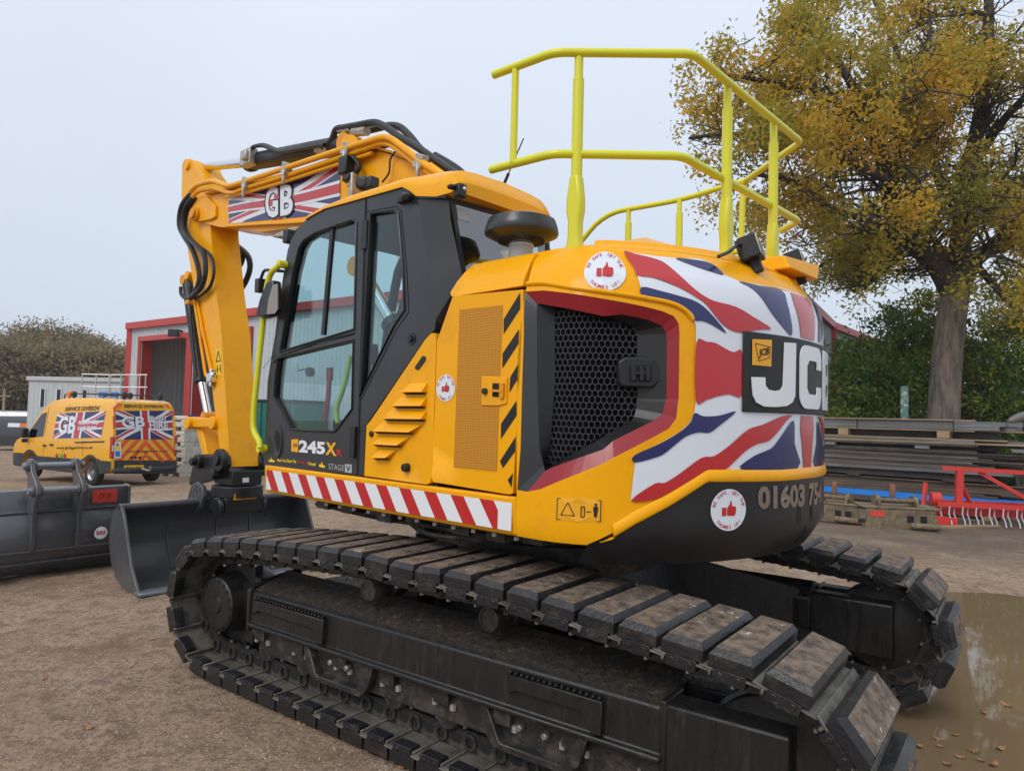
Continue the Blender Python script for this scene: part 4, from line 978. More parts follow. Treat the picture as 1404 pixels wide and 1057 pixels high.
text_in(m_,'X',q((466,797),(538,802),(538,890),(464,880)),mCm,.003,.045,k=0); text_in(m_,'R',q((540,845),(577,848),(577,890),(540,887)),mCm,.003,.035,k=2)
DLM=['logo_yellow','white','red','print_black','sticker_yellow','sticker_grey']; m_.build('model_number',DLM,cab,smooth=0); m_=MB()
text_in(m_,'Have You Given The',q((146,905),(272,915),(272,936),(146,925)),mCm,.003,.03,k=4); text_in(m_,'Thumbs Up',q((275,917),(350,925),(350,947),(275,938)),mCm,.003,.02,k=2); text_in(m_,'Driver?',q((352,927),(402,933),(402,957),(352,948)),mCm,.003,.03,k=4)
for L in (((92,900),(130,903),(130,930),(92,927)),((423,925),(462,935),(462,968),(423,960))):
    qq=q(*L); flat_in(m_,[(0,0),(1,0),(1,.45),(.6,.5),(.55,1),(.4,1),(.35,.5),(0,.5)],qq,mCm,.003,4,.5)
m_.build('slogan',DLM,cab,smooth=0); m_=MB(); text_in(m_,'STAGE',q((486,938),(588,950),(588,988),(486,976)),mCm,.003,.0,k=5); flat_in(m_,[(0,0),(1,0),(1,1),(0,1)],q((592,942),(638,946),(637,1002),(592,996)),mCm,.002,5,.5); text_in(m_,'V',q((600,952),(630,955),(628,990),(602,988)),mCm,.0035,.02,k=3)
m_.build('emission_label',DLM,cab,smooth=0)
# screw cap, cameras and lamps on the roof edge
x,z=CP(z7([(358,1035)]))[0]; m_=MB(); m_.lathe([(0,.02),(.018,.02),(.02,.005),(.036,.004),(.036,0)],(x,YC,z),(0,1,0),n=18); m_.build('panel_cap','black',cab)
for q0,y in ((z7([(325,215)])[0],YC+.03),): 
    p=pl(*q0,1,y); m_=MB(); m_.lathe([(0,.035),(.02,.035),(.027,.02),(.027,-.035),(.015,-.04),(0,-.04)],p,(-.6,.7,-.2),n=16); m_.box(p+Vector((.05,-.02,0)),(.08,.04,.035)); m_.build('side_camera','black',EX,bevel=.005)
p=pl(*z7([(638,178)])[0],0,-.22); m_=MB(); m_.box(p,(.05,.06,.075)); m_.box(p+Vector((.02,.045,.015)),(.04,.04,.025)); m_.lathe([(0,.012),(.010,.012),(.013,0)],p+Vector((-.025,-.008,.008)),(-1,0,0),n=12,k=1); m_.build('rear_camera',['black','chrome'],EX,bevel=.012)
# aerial with coiled lead
a=pl(681,276,1,.72); b_=pl(718,190,1,.72); m_=MB(); m_.lathe([(0,.0),(.035,0),(.03,.02),(.012,.05),(0,.05)],a,(b_-a),n=12); m_.tube([a,a+(b_-a)*.45],.010,n=6); m_.tube([a+(b_-a)*.45,b_],.004,n=5); m_.build('aerial','black',EX)
m_=MB(); p0=pl(684,279,1,.70); p1=pl(724,291,1,.62); 
C_=[]
for i in range(121):
    t=i/120; p=p0.lerp(p1,t)+Vector((0,0,.03*math.sin(math.pi*t))); C_.append(p+Vector((.0,.014*math.cos(i*.9),.018*math.sin(i*.9))))
m_.tube(C_,.005,n=5); m_.build('coiled_lead','black',EX)
# air pre-cleaner
m_=MB(); c0=(-.455,1.0,0); m_.lathe([(0,2.862),(.06,2.862),(.14,2.855),(.182,2.838),(.196,2.80),(.202,2.768),(.198,2.758),(.14,2.732),(.075,2.72),(0,2.72)],c0,n=44)
for i in range(40):
    a=2*math.pi*i/40; m_.box((c0[0]+.10*math.cos(a),c0[1]+.10*math.sin(a),2.735),(.055,.004,.035),Matrix.Rotation(a,3,'Z'))
m_.lathe([(.066,2.56),(.066,2.73)],c0,n=28,k=1); m_.lathe([(.068,2.695),(.071,2.705),(.068,2.715)],c0,n=28,k=2); m_.build('air_precleaner',['charcoal','sticker_grey','steel'],EX)
# grab rail in front of the door
G_=[pl(*q,1,1.30) for q in ((385,362),(371,374),(366,392),(348,560),(347,590),(356,606),(357,614))]; m_=MB(); m_.tube(round_path(G_,.10),.021,n=10)
for q in ((385,362),(357,615)): p=pl(*q,1,1.29); m_.cyl(p-Vector((0,.05,0)),p+Vector((0,.02,0)),.028,n=12)
m_.build('grab_rail','rail_yellow',EX)
# mirror
m_=MB(); P_=[PY(q,1.32) for q in ((381,385),(372,387),(362,412),(357,432),(366,437),(378,433),(383,425))]; m_.slab(P_,1,1.29,1.36); mi=m_.build('door_mirror','black',EX,bevel=.015)
m_=MB(); P_=[PY(q,1.362) for q in ((381,389),(374,391),(368,412),(366,431),(377,430),(381,424))]; m_.slab(P_,1,1.358,1.364); m_.build('mirror_face','mirror_glass',mi)
m_=MB(); m_.tube(round_path([pl(*q,1,1.28) for q in ((388,372),(362,370),(357,384),(356,398))],.05),.012,n=8); p=pl(357,392,1,1.28); m_.box(p,(.06,.06,.10)); m_.build('mirror_arm','black',mi,bevel=.006)
# tied plastic sheet and lamp at the front roof corner
m_=MB(); 
A=[pl(*q,1,1.0) for q in ((372,325),(378,320),(400,311),(407,312),(402,322),(388,325))]; m_.prism(A,[p+Vector((0,-.12,0)) for p in A]); m_.box(pl(397,325,1,1.1),(.07,.08,.10),k=1); m_.build('front_lamp',['zinc','black'],EX,bevel=.01)
# ============================================================ BOOM, STICK, HYDRAULICS
YB=.20
def BP(L,y=YB): return [PY(q,y) for q in L]
def b1(L): return [(230+x/4.805,200+y/4.805) for x,y in L]
def b2(L): return [(230+x/6.606,400+y/6.606) for x,y in L]
def b3(L): return [(230+x/6.606,540+y/6.606) for x,y in L]
def b4(L): return [(330+x/6.104,160+y/6.104) for x,y in L]
def b5(L): return [(500+x/5.4,150+y/5.4) for x,y in L]
top_=BP([(262,291),(270,285),(284,270),(300,266),(330,260),(395,243),(467,222),(500,211),(520,207.5),(540,213),(560,222),(600,245),(640,270)])
bot_=BP([(395,313),(359,318),(320,313),(299,311),(272,304),(264,300)])
BO=top_+[(.30,2.75),(.05,2.2),(.0,1.98),(.08,1.86),(.25,1.84),(.42,1.95),(1.25,2.85),(2.2,3.42)]+bot_
boom=panel('boom',BO,MY(YB),'yellow',EX,thick=.40,step=.25,bevel=.014)
# flange plates along top and bottom edges
m_=MB(); Q=BP([(313,309),(359,306),(395,304.5),(440,301)],YB+.001); 
for a,b_ in zip(Q[:-1],Q[1:]): m_.slab([(a[0],a[1]),(b_[0],b_[1]),(b_[0],b_[1]-.03),(a[0],a[1]-.03)],1,-.25,.25)
Q=BP([(286,268),(395,241.5),(467,220.5),(500,209.5),(520,206),(540,211.5),(560,220.5),(600,243.5),(640,268.5)])
for a,b_ in zip(Q[:-1],Q[1:]): m_.slab([(a[0],a[1]),(b_[0],b_[1]),(b_[0],b_[1]+.022),(a[0],a[1]+.022)],1,-.24,.24)
m_.build('boom_flange','yellow',boom,bevel=.004)
P_=BP(b1([(215,505),(160,470),(190,380),(265,330),(330,400),(330,470),(300,490)]),YB+.0); m_=MB(); m_.slab(P_,1,YB,YB+.03); m_.build('boom_nose_plate','yellow',boom,bevel=.01)
p=pl(265.4,293.3,1,.27); m_=MB(); m_.cyl((p.x,-.27,p.z),(p.x,.27,p.z),.085,n=24); m_.cyl((p.x,.27,p.z),(p.x,.30,p.z),.06,n=20); m_.build('boom_pin','yellow_dirty',boom,bevel=.008)
# flag print on the boom side
m_=MB(); mB=lambda a,b,o=0.:(-a,YB+o,b); qb=quad(*[(-x,z) for x,z in BP([(314,271),(467,227),(467,293),(314,307)])]); union_jack(m_,qb,mB,.003,(0,1,2),wave=.035,asp=2.6,ph=1.)
for i,(tx,L) in enumerate((('G',((365.5,258),(383,255),(383,298),(365.5,300))),('B',((386,255),(404,252),(403,294),(386,297))))):
    q0=[(-x,z) for x,z in BP(L)]; qd=quad(*q0); cq_=(sum(p[0] for p in q0)/4,sum(p[1] for p in q0)/4); q1=[(cq_[0]+(a-cq_[0])*1.22,cq_[1]+(b-cq_[1])*1.12) for a,b in q0]; text_in(m_,tx,quad(*q1),mB,.0125,.06,k=3)
    c_=(sum(p[0] for p in q0)/4,sum(p[1] for p in q0)/4); text_in(m_,tx,qd,mB,.0145,.03,k=1)
m_.build('flag_print',['flag_blue','flag_white','flag_red','print_black'],boom,smooth=0)
# stick
ST=BP([(249.8,231),(253,221),(259,217.7),(264,220),(267.5,231),(282,252),(287,280),(289,318.6),(296.6,400),(304,460),(314.8,629),(315,640),(309,640),(301,612.7),(293.6,555),(290.6,528.7),(280,475.7),(268,409),(256,333),(248.7,268.7)],.17)
stick=panel('stick',ST,MY(.17),'yellow',EX,thick=.34,step=.3,bevel=.012)
p=pl(258,227,1,.17); m_=MB(); m_.cyl((p.x,-.2,p.z),(p.x,.2,p.z),.06,n=20); p=pl(256,378,1,.19); m_.cyl((p.x,-.2,p.z),(p.x,.2,p.z),.055,n=20); m_.build('stick_boss','yellow',stick,bevel=.008)
# pictogram label on the stick
m_=MB(); mS=lambda a,b,o=0.:(-a,.17+o,b); q4=quad(*[(-x,z) for x,z in BP([(296,479),(303,479),(304,513),(297,515)],.17)]); flat_in(m_,[(0,0),(1,0),(1,1),(0,1)],q4,mS,.002,0,.5)
for a,b_ in (((.1,.52),(.9,.55)),((.9,.55),(.5,.95)),((.5,.95),(.1,.52)),((.1,.2),(.4,.25)),((.6,.2),(.9,.25)),((.25,.08),(.25,.4)),((.8,.08),(.8,.4))): m_.tube([mS(*q4(*a),.003),mS(*q4(*b_),.003)],.006,n=4,k=1)
m_.build('warning_label',['sticker_yellow','print_black'],stick,smooth=0)
# cylinders
def ram(nm,a,b,c,rb,rr_,par=EX):
    m_=MB(); m_.cyl(a,b,rb,n=20); m_.cyl(b,b+(b-a).normalized()*.08,rb*1.15,n=20); o=m_.build(nm,'black',par,bevel=.006)
    m_=MB(); m_.cyl(b,c,rr_,n=18); m_.build('piston_rod','chrome',o)
    for e in (a,c): m_=MB(); m_.cyl(e-Vector((0,rb*1.0,0)),e+Vector((0,rb*1.0,0)),rb*.95,n=18); m_.build('rod_eye','yellow_dirty',o)
    return o
ram('stick_cylinder',pl(480,198,1,.0),pl(346,222,1,.0),pl(264,231,1,.0),.095,.055)
rb_=ram('bucket_cylinder',pl(257,385,1,.0),pl(275,516,1,.0),pl(286,572,1,.0),.07,.045)
for y in (-.32,.32): ram('boom_cylinder',Vector((.62,y,1.55)),Vector((1.45,y,2.45)),Vector((1.95,y,3.0)),.085,.055)
m_=MB(); x,z=PY((341,217),.1); m_.box((x,.1,z),(.22,.10,.18)); m_.box((x-.05,.12,z),(.1,.14,.1)); m_.build('valve_block','zinc',EX,bevel=.01)
L_=BP([(470,206),(474,192),(480,186),(488,187),(494,194),(497,205)],.1)
for y in (-.13,.10): m_=MB(); m_.slab(L_,1,y,y+.04); m_.build('cylinder_lug','yellow',boom,bevel=.006)
# steel pipes along the boom with clamps
def PV(L,y): return [pl(*q,1,y) for q in L]
pipes=[([(261,263),(269.5,254),(292,248),(313,256),(330,251),(395.5,229.5),(472.5,204),(531,186),(560,208),(579.6,224),(629.6,254),(700,298)],.30,.028),
([(264,270),(272,262),(293,258),(318,266),(334,259),(397,240),(473,214),(529,194),(556,213),(575,229),(625,259),(690,300)],.27,.024),
([(310,270),(336,265),(398,247),(474,222),(510,210)],.25,.018),([(590,226),(640,262),(700,300)],.12,.022),([(574,205),(600,222),(650,256),(700,290)],.05,.022),([(586,209),(620,234),(660,262)],-.05,.02)]
for L,y,r in pipes: m_=MB(); m_.tube(round_path(PV(L,y),.12),r,n=10); m_.build('hydraulic_pipe','yellow',boom)
for q in ((393,231),(476,205),(577,222),(338,251)):
    p=pl(*q,1,.29); m_=MB(); m_.box(p,(.10,.07,.11),Matrix.Rotation(R(-20),3,'Y')); m_.cyl(p+Vector((0,.03,-.02)),p+Vector((0,.03,-.16)),.018,n=8); m_.build('pipe_clamp','zinc',boom,bevel=.015)
hoses=[(b4([(690,270),(760,200),(800,110),(880,90),(1000,68),(1120,50),(1200,80),(1250,112)])+b5([(250,200),(400,290),(560,400),(770,540)]),.08,.032),
(b4([(1000,130),(1060,120),(1160,95),(1260,75)])+b5([(270,140),(340,205),(400,280),(540,420),(700,540)]),-.05,.034),
(b4([(90,270),(120,250),(190,245),(260,275),(340,298),(500,270),(650,245),(700,240)]),.12,.022),(b4([(95,262),(190,236),(330,285),(480,262),(650,235)]),.06,.02),
(b5([(30,310),(160,275),(250,272),(320,300),(400,380),(520,480)]),.22,.016),(b5([(520,340),(640,410),(720,470),(770,540)]),-.15,.03),(b5([(130,540),(180,470),(190,370),(240,300)]),.24,.008),
(b5([(400,270),(560,400),(700,500),(850,630)]),.0,.02),(b4([(940,340),(990,400),(980,450),(950,470)]),.28,.022),(b4([(880,560),(890,520),(930,530),(930,575),(900,580)]),.28,.008)]
for L,y,r in hoses: m_=MB(); m_.tube(PV(L,y),r,n=8,smooth=4); m_.build('hydraulic_hose','hose',boom)
for q in ((474,177),(494,181),(443,205)): p=pl(*q,1,.06); m_=MB(); m_.cyl(p-Vector((.1,0,.02)),p+Vector((.1,0,.02)),.045,n=8); m_.build('hose_fitting','zinc',boom)
sh=[([(145,325),(90,400),(75,520),(110,600),(160,680),(200,800),(205,900),(160,1000)],.24,.030),([(170,335),(112,420),(100,540),(150,620),(230,700),(250,820),(220,930),(150,1005)],.26,.030),([(188,345),(130,440),(125,560),(180,640),(280,720),(305,830),(270,940),(185,1010)],.22,.018),([(85,930),(90,980),(130,1010),(165,990)],.18,.022),([(130,900),(150,920),(148,990),(165,1040)],.16,.022)]
for L,y,r in sh: m_=MB(); m_.tube(PV(b1(L),y),r,n=8,smooth=4); m_.build('hydraulic_hose','hose',stick)
for L,y in (([(430,640),(520,715),(542,800),(510,900),(450,985)],-.30),([(430,660),(490,720),(478,780),(430,830)],-.28),([(440,690),(460,740),(440,800)],-.27)): m_=MB(); m_.tube(PV(b1(L),y),.035,n=8,smooth=4); m_.build('hydraulic_hose','hose',stick)
for L,y in ((b2([(240,70),(290,400),(345,770),(400,780)]),.2),(b2([(265,70),(320,380),(400,720)]),.19)): m_=MB(); m_.tube(round_path(PV(L,y),.1),.018,n=8); m_.build('stick_pipe','yellow',stick)
m_=MB(); m_.tube(PV(b2([(205,110),(215,300),(235,500),(265,770)]),.14),.016,n=6); m_.build('hydraulic_hose','hose',stick)
p=pl(*b2([(400,780)])[0],1,.2); m_=MB(); m_.box(p,(.12,.08,.10)); m_.cyl(p+Vector((.08,0,-.08)),p+Vector((-.06,0,.05)),.035,n=10); m_.cyl(p+Vector((.0,0,.1)),p+Vector((0,0,-.1)),.03,n=10); m_.build('pipe_elbow','chrome',stick,bevel=.01)
p=pl(*b2([(215,100)])[0],1,.18); m_=MB(); m_.box(p,(.10,.12,.05)); m_.build('hose_bracket','yellow_dirty',stick,bevel=.006)
# camera on the boom side and roof lamp behind the cab edge
p=pl(475,228,1,.30); m_=MB(); m_.box(p,(.12,.10,.16)); m_.box(p+Vector((-.05,0,-.12)),(.10,.09,.06)); m_.box(p+Vector((-.10,0,-.25)),(.05,.05,.34),k=1); m_.build('work_lamp',['black','zinc'],boom,bevel=.012)
p=pl(500,254,1,.7); m_=MB(); m_.lathe([(0,.0),(.045,0),(.055,.02),(.055,.06),(.04,.075),(0,.075)],p,(-.5,.8,0),n=20); m_.box(p+Vector((-.07,0,-.005)),(.12,.08,.09)); m_.build('roof_lamp','black',EX,bevel=.01)
# linkage
m_=MB(); a=pl(261,580,1,.17); b_=pl(295,580,1,.17)
for y in (-.17,.17): m_.prism([(a.x,y,a.z+.06),(b_.x,y,b_.z+.06),(b_.x,y,b_.z-.05),(a.x,y,a.z-.05)],[(a.x,y-.05,a.z+.06),(b_.x,y-.05,b_.z+.06),(b_.x,y-.05,b_.z-.05),(a.x,y-.05,a.z-.05)])
for e in (a,b_): m_.cyl((e.x,-.24,e.z),(e.x,.22,e.z),.075,n=20)
m_.build('rocker_link','yellow',EX,bevel=.012)
a=pl(272,585,1,.12); b_=pl(284,640,1,.12); m_=MB(); m_.prism([(a.x+.10,-.12,a.z),(a.x-.06,-.12,a.z),(b_.x-.06,-.12,b_.z),(b_.x+.06,-.12,b_.z)],[(a.x+.10,.12,a.z),(a.x-.06,.12,a.z),(b_.x-.06,.12,b_.z),(b_.x+.06,.12,b_.z)]); m_.build('tipping_link','yellow',EX,bevel=.02)
# coupler
m_=MB(); P_=BP(b3([(190,810),(225,640),(290,568),(400,560),(470,520),(540,560),(550,640),(500,745),(330,805),(200,828)]),.2)
for y in (.16,-.20): m_.slab(P_,1,y,y+.04)
c=pl(*b3([(500,600)])[0],1,.2); 
for y in (.2,-.26): m_.cyl((c.x,y,c.z),(c.x,y+.06,c.z),.125,n=28)
c2=pl(*b3([(300,610)])[0],1,.2); m_.cyl((c2.x,-.26,c2.z),(c2.x,.26,c2.z),.08,n=24); m_.cyl((c.x,.2,c.z),(c.x,.29,c.z),.055,n=16); m_.cyl((c2.x,.2,c2.z),(c2.x,.32,c2.z),.045,n=16)
m_.build('quick_coupler','satin_black',EX,bevel=.008)
cc=pl(*b3([(640,700)])[0],1,.0)
m_=MB(); cb_=Vector((cc.x+.0,0,cc.z)); m_.box(cb_+Vector((0,0,-.06)),(.42,.34,.16)); m_.cyl(cb_+Vector((0,0,-.15)),cb_+Vector((0,0,-.27)),.27,n=32); m_.box(cb_+Vector((0,0,-.35)),(.40,.46,.16)); m_.cyl(cb_+Vector((.02,-.3,-.02)),cb_+Vector((.02,.3,-.02)),.05,n=14)
for y in (-.25,.25): m_.cyl(cb_+Vector((-.12,y,-.36)),cb_+Vector((-.12,y+.05,-.36)),.10,n=20)
m_.build('tilt_rotator','satin_black',EX,bevel=.01)
m_=MB(); m_.box(cb_+Vector((-.20,.02,-.25)),(.06,.26,.08)); m_.build('rotator_plate','yellow_dirty',EX,bevel=.01)
m_=MB(); m_.box(cb_+Vector((-.205,.02,-.08)),(.02,.07,.05)); m_.build('rating_label','white',EX)
# ============================================================ DITCHING BUCKETS
def bucket(name,label,prof,inner,wd,loc,rz):
    b=thing(name,label,'bucket',loc,rz,None)   # local: x = width, y = depth away from lip, z up
    m_=MB(); n=len(prof)
    O=[(0,y,z) for y,z in prof]; I=[(0,y,z) for y,z in inner]
    # shell: outer profile and inner profile, swept along the width
    N=len(prof); vs=[];fs=[]
    for x in (0,wd):
        vs+= [(x,y,z) for y,z in prof]+[(x,y,z) for y,z in inner]
    for i in range(N-1):
        fs.append((i,i+1,2*N+i+1,2*N+i)); fs.append((N+i+1,N+i,3*N+i,3*N+i+1)) 
    for i in (0,N-1): fs.append((i,N+i,3*N+i,2*N+i))
    m_.add(vs,fs); sh_=m_.build('bucket_shell',['grey_dark'],b,smooth=30)
    return b
prof=[(-.02,.0),(.10,-.012),(.40,.0),(.58,.06),(.72,.20),(.80,.38),(.80,.54),(.74,.68),(.62,.775)]
inn=[(-.02,.02),(.12,.022),(.40,.030),(.56,.085),(.69,.215),(.765,.385),(.765,.53),(.71,.655),(.60,.745)]
BW=2.10; br_=THU-math.pi/2; w0=Vector((-3.53,6.84,-.015))
bk=bucket('ditching_bucket','dark grey ditching bucket held on the excavator\'s coupler, open side showing',prof,inn,BW,w0,br_)
for x in (0,BW-.03):
    m_=MB(); EPf=[(-.03,-.012),(.10,-.02),(.40,-.008),(.60,.055),(.745,.19),(.825,.375),(.825,.55),(.76,.70),(.63,.795),(.56,.80),(.46,.70),(.36,.50),(.22,.24),(.05,.06)]; m_.slab(EPf,0,x,x+.03); m_.build('side_plate','grey_paint',bk,bevel=.006)
m_=MB(); m_.box((BW/2,.0,.008),(BW+.02,.16,.028)); m_.build('cutting_edge','steel_edge',bk,bevel=.005)
m_=MB(); m_.cyl((0,.61,.772),(BW,.61,.772),.032,n=12); m_.build('top_tube','grey_paint',bk)
lc=bk.matrix_basis.inverted()@Matrix.Translation((CX,CY,0))@Matrix.Rotation(THU,4,'Z')@Vector((cb_.x-.05,0,.8)); lx=lc.x
for s in (-.30,.18):
    x=lx+s; m_=MB(); P_=[(.80,.42),(.88,.60),(.90,.78),(.82,.93),(.68,.98),(.54,.94),(.50,.84),(.56,.72),(.66,.66),(.74,.60)]; m_.slab(P_,0,x,x+.05); m_.build('hanger_plate','grey_paint',bk,bevel=.01)
m_=MB(); m_.prism([(lx-.85,.62,.77),(lx-.3,.60,.80),(lx-.3,.70,.90),(lx-.3,.74,.80)],[(lx-.85,.64,.765),(lx-.3,.62,.79),(lx-.3,.72,.89),(lx-.3,.76,.79)]); m_.build('gusset','grey_paint',bk)
for y,z in ((.62,.86),(.82,.80)): m_=MB(); m_.cyl((lx-.30,y,z),(lx+.24,y,z),.04,n=14); m_.build('hanger_pin','steel',bk)
for x in (.55,1.1,1.5): m_=MB(); m_.slab([(.56,.085),(.69,.215),(.765,.385),(.765,.53),(.75,.53),(.75,.39),(.675,.225),(.55,.1)],0,x,x+.012); m_.build('weld_seam','grey_paint',bk)
# second bucket standing on the yard, back towards the machine
d52=R(50); w2=Vector((-4.52,8.47,gz(-4.5,8.47)))
b2_=thing('ditching_bucket','dark grey ditching bucket on the ground with red sprayed marks on its top','bucket',w2,d52)
def L2(x): return -x   # width runs to the left of the visible end
pf=[(.46,.02),(.28,-.0),(.10,.03),(-.03,.14),(-.10,.32),(-.11,.48),(-.06,.64),(.02,.71),(.03,.74),(.03,.93),(.10,.945)]
W2_=1.95
m_=MB(); N=len(pf); vs=[(x,-0+y*1.0,z) for x in (0,-W2_) for y,z in pf]; fs=[(i,i+1,N+i+1,N+i) for i in range(N-1)]; m_.add(vs,fs); o=m_.build('bucket_shell','grey_paint',b2_,smooth=30); o.modifiers.new('solid','SOLIDIFY').thickness=.02
for x in (0,-W2_): m_=MB(); m_.slab([(.48,.0)]+[(y-.012,z) for y,z in pf[1:]]+[(.16,.95),(.42,.6),(.50,.2)],0,x-.015,x+.015); m_.build('side_plate','grey_paint',b2_,bevel=.005)
for z,y in ((.705,.0),(.30,-.105),(.17,-.055)): m_=MB(); m_.box((-W2_/2,y+.0,z),(W2_,.03,.022)); m_.build('back_strip','grey_paint',b2_,bevel=.006)
for x in (-.58,-1.02):
    m_=MB(); P_=[(-.125,.30),(-.155,.50),(-.15,.68),(-.20,.80),(-.26,.93),(-.22,1.03),(-.05,1.15),(.02,1.27),(.10,1.28),(.12,1.18),(.06,1.05),(.04,.93),(.02,.72),(-.05,.64),(-.10,.48),(-.09,.32)]; m_.slab(P_,0,x-.025,x+.025)
    m_.cyl((x-.05,-.17,.95),(x+.05,-.17,.95),.06,n=18); m_.cyl((x-.05,.05,1.2),(x+.05,.05,1.2),.06,n=18); m_.build('hanger_plate','grey_paint',b2_,bevel=.01)
for y,z in ((-.17,.95),(.05,1.2)): m_=MB(); m_.cyl((-.50,y,z),(-1.10,y,z),.038,n=14); m_.build('hanger_pin','steel_edge',b2_)
mB2=lambda a,b,o=0.:(a,.028-o,b)
for x0,x1 in ((-.40,-.14),(-1.62,-1.32)):
    m_=MB()
    flat_in(m_,smoothpoly([(0.02,0),(.5,.03),(.98,0),(1,.5),(.97,1),(.5,.97),(.02,1),(0,.5)],3),quad((x0,.905),(x1,.905),(x1,.755),(x0,.755)),mB2,.006,0,.5); text_in(m_,'CP 23',quad((x0+.07,.86),(x1-.07,.86),(x1-.07,.80),(x0+.07,.80)),mB2,.009,.0,k=1)
    m_.build('spray_mark',['spray_red','print_black'],b2_,smooth=0)
mB3=lambda a,b,o=0.:(a,float(np.interp(b,[p[1] for p in pf[2:8]],[p[0] for p in pf[2:8]]))-.018-o,b)
m_=MB(); flat_in(m_,[(.5+.5*math.cos(a),.5+.5*math.sin(a)) for a in np.linspace(0,6.2832,25)[:-1]],quad((-.42,.50),(-.28,.50),(-.28,.36),(-.42,.36)),mB3,.004,0,.3); text_in(m_,'SAS',quad((-.40,.455),(-.30,.455),(-.30,.41),(-.40,.41)),mB3,.007,.03,k=1)
flat_in(m_,[(0,0),(1,0),(1,1),(0,1)],quad((-.19,.62),(.0-.012,.62),(-.012,.44),(-.19,.44)),mB3,.004,0,.3); flat_in(m_,[(0,0),(1,0),(1,.12),(0,.12)],quad((-.19,.735),(-.012,.735),(-.012,.60),(-.19,.60)),mB3,.006,1,.3)
flat_in(m_,[(0,0),(1,0),(1,1),(0,1)],quad((-.16,.33),(-.03,.33),(-.03,.22),(-.16,.22)),mB3,.004,0,.3)
for i in range(4): flat_in(m_,[(0,0),(1,0),(1,1),(0,1)],quad((-.17,.585-.03*i),(-.06,.585-.03*i),(-.06,.577-.03*i),(-.17,.577-.03*i)),mB3,.006,2,.3)
m_.build('maker_label',['white','red','print_blue'],b2_,smooth=0)
# ============================================================ HANDRAILS AND TAIL LAMPS
def rail(name,P_,r,rad=.06): m_=MB(); m_.tube(round_path(P_,rad),r,n=12); return m_.build(name,'rail_yellow',EX)
ZT,ZM,RR=3.6,3.09,.022
tp=[PZ(q,ZT) for q in ((677,103),(760,72),(950,74),(1098,195),(1019,250))]; tp2=[Vector((p.x,p.y,ZT)) for p in tp]
fq=[PZ(q,ZT) for q in ((990,257),(935,274),(862,287),(828,293))]; fy=fq[2].y
rail('top_rail',tp2[:4]+[tp2[4],tp2[4]+Vector((.02,0,-.90))],RR)
rail('top_rail',[tp2[4]+Vector((-.05,.02,0)),fq[0],fq[1],fq[3],fq[3]+Vector((.62,0,-.55)),fq[3]+Vector((.66,0,-1.0))],RR,.2)
md=[PZ(q,ZM) for q in ((673,233),(757,211),(935,214),(1095,303),(1072,316))]; md=[Vector((p.x,p.y,ZM)) for p in md]; rail('mid_rail',md,RR)
m_=MB(); 
rail('mid_rail',[Vector((fq[0].x-.15,fy,ZM)),Vector((fq[3].x,fy,ZM)),Vector((fq[3].x+.55,fy,ZM))],RR)
def post(x,y,z0,z1,sleeve=True):
    m_=MB(); m_.tube([(x,y,z0),(x,y,z1)],.022,n=12); m_.tube([(x,y,z0),(x,y,z1-.13)],.028,n=12); o=m_.build('rail_post','rail_yellow',EX)
    return o
def socket(x,y,z0,dirv):
    # folded plate socket: waisted outline
    m_=MB(); d=Vector((dirv[0],dirv[1],0)).normalized(); W=[(-.037,0),(-.041,.08),(-.032,.13),(-.032,.21),(-.043,.26),(-.043,.32),(-.026,.44),(.026,.44),(.043,.32),(.043,.26),(.032,.21),(.032,.13),(.041,.08),(.037,0)]
    n_=Vector((-d.y,d.x,0)); c=Vector((x,y,z0)); A=[c+d*a+Vector((0,0,h))+n_*.028 for a,h in W]; B_=[p-n_*.056 for p in A]; m_.prism(A,B_); m_.build('post_socket','rail_yellow',EX,bevel=.012,seg=2)
posts=[]
for q,qb in (((794,72),(787,335)),((997,120),(990,350)),((1060,172),(1055,365))):
    pass
p2=PZ((794,74),ZT); p3=PZ((998,117),ZT); p4=PZ((1061,168),ZT)
for p,dv in ((p2,(1,0)),(p3,(.0,1)),(p4,(0,1))):
    post(p.x,p.y-.0,2.52,ZT); socket(p.x,p.y,2.54,dv)
p1=PZ((707,92),ZT); m_=MB(); m_.tube([(p1.x,p1.y,ZM),(p1.x,p1.y,ZT)],.019,n=10); m_.build('rail_post','rail_yellow',EX)
for x in (fq[2].x,fq[1].x): 
    m_=MB(); m_.tube([(x,fy,2.4),(x,fy,ZT)],.02,n=10); m_.tube([(x,fy,2.4),(x,fy,ZT-.12)],.028,n=10); m_.build('rail_post','rail_yellow',EX)
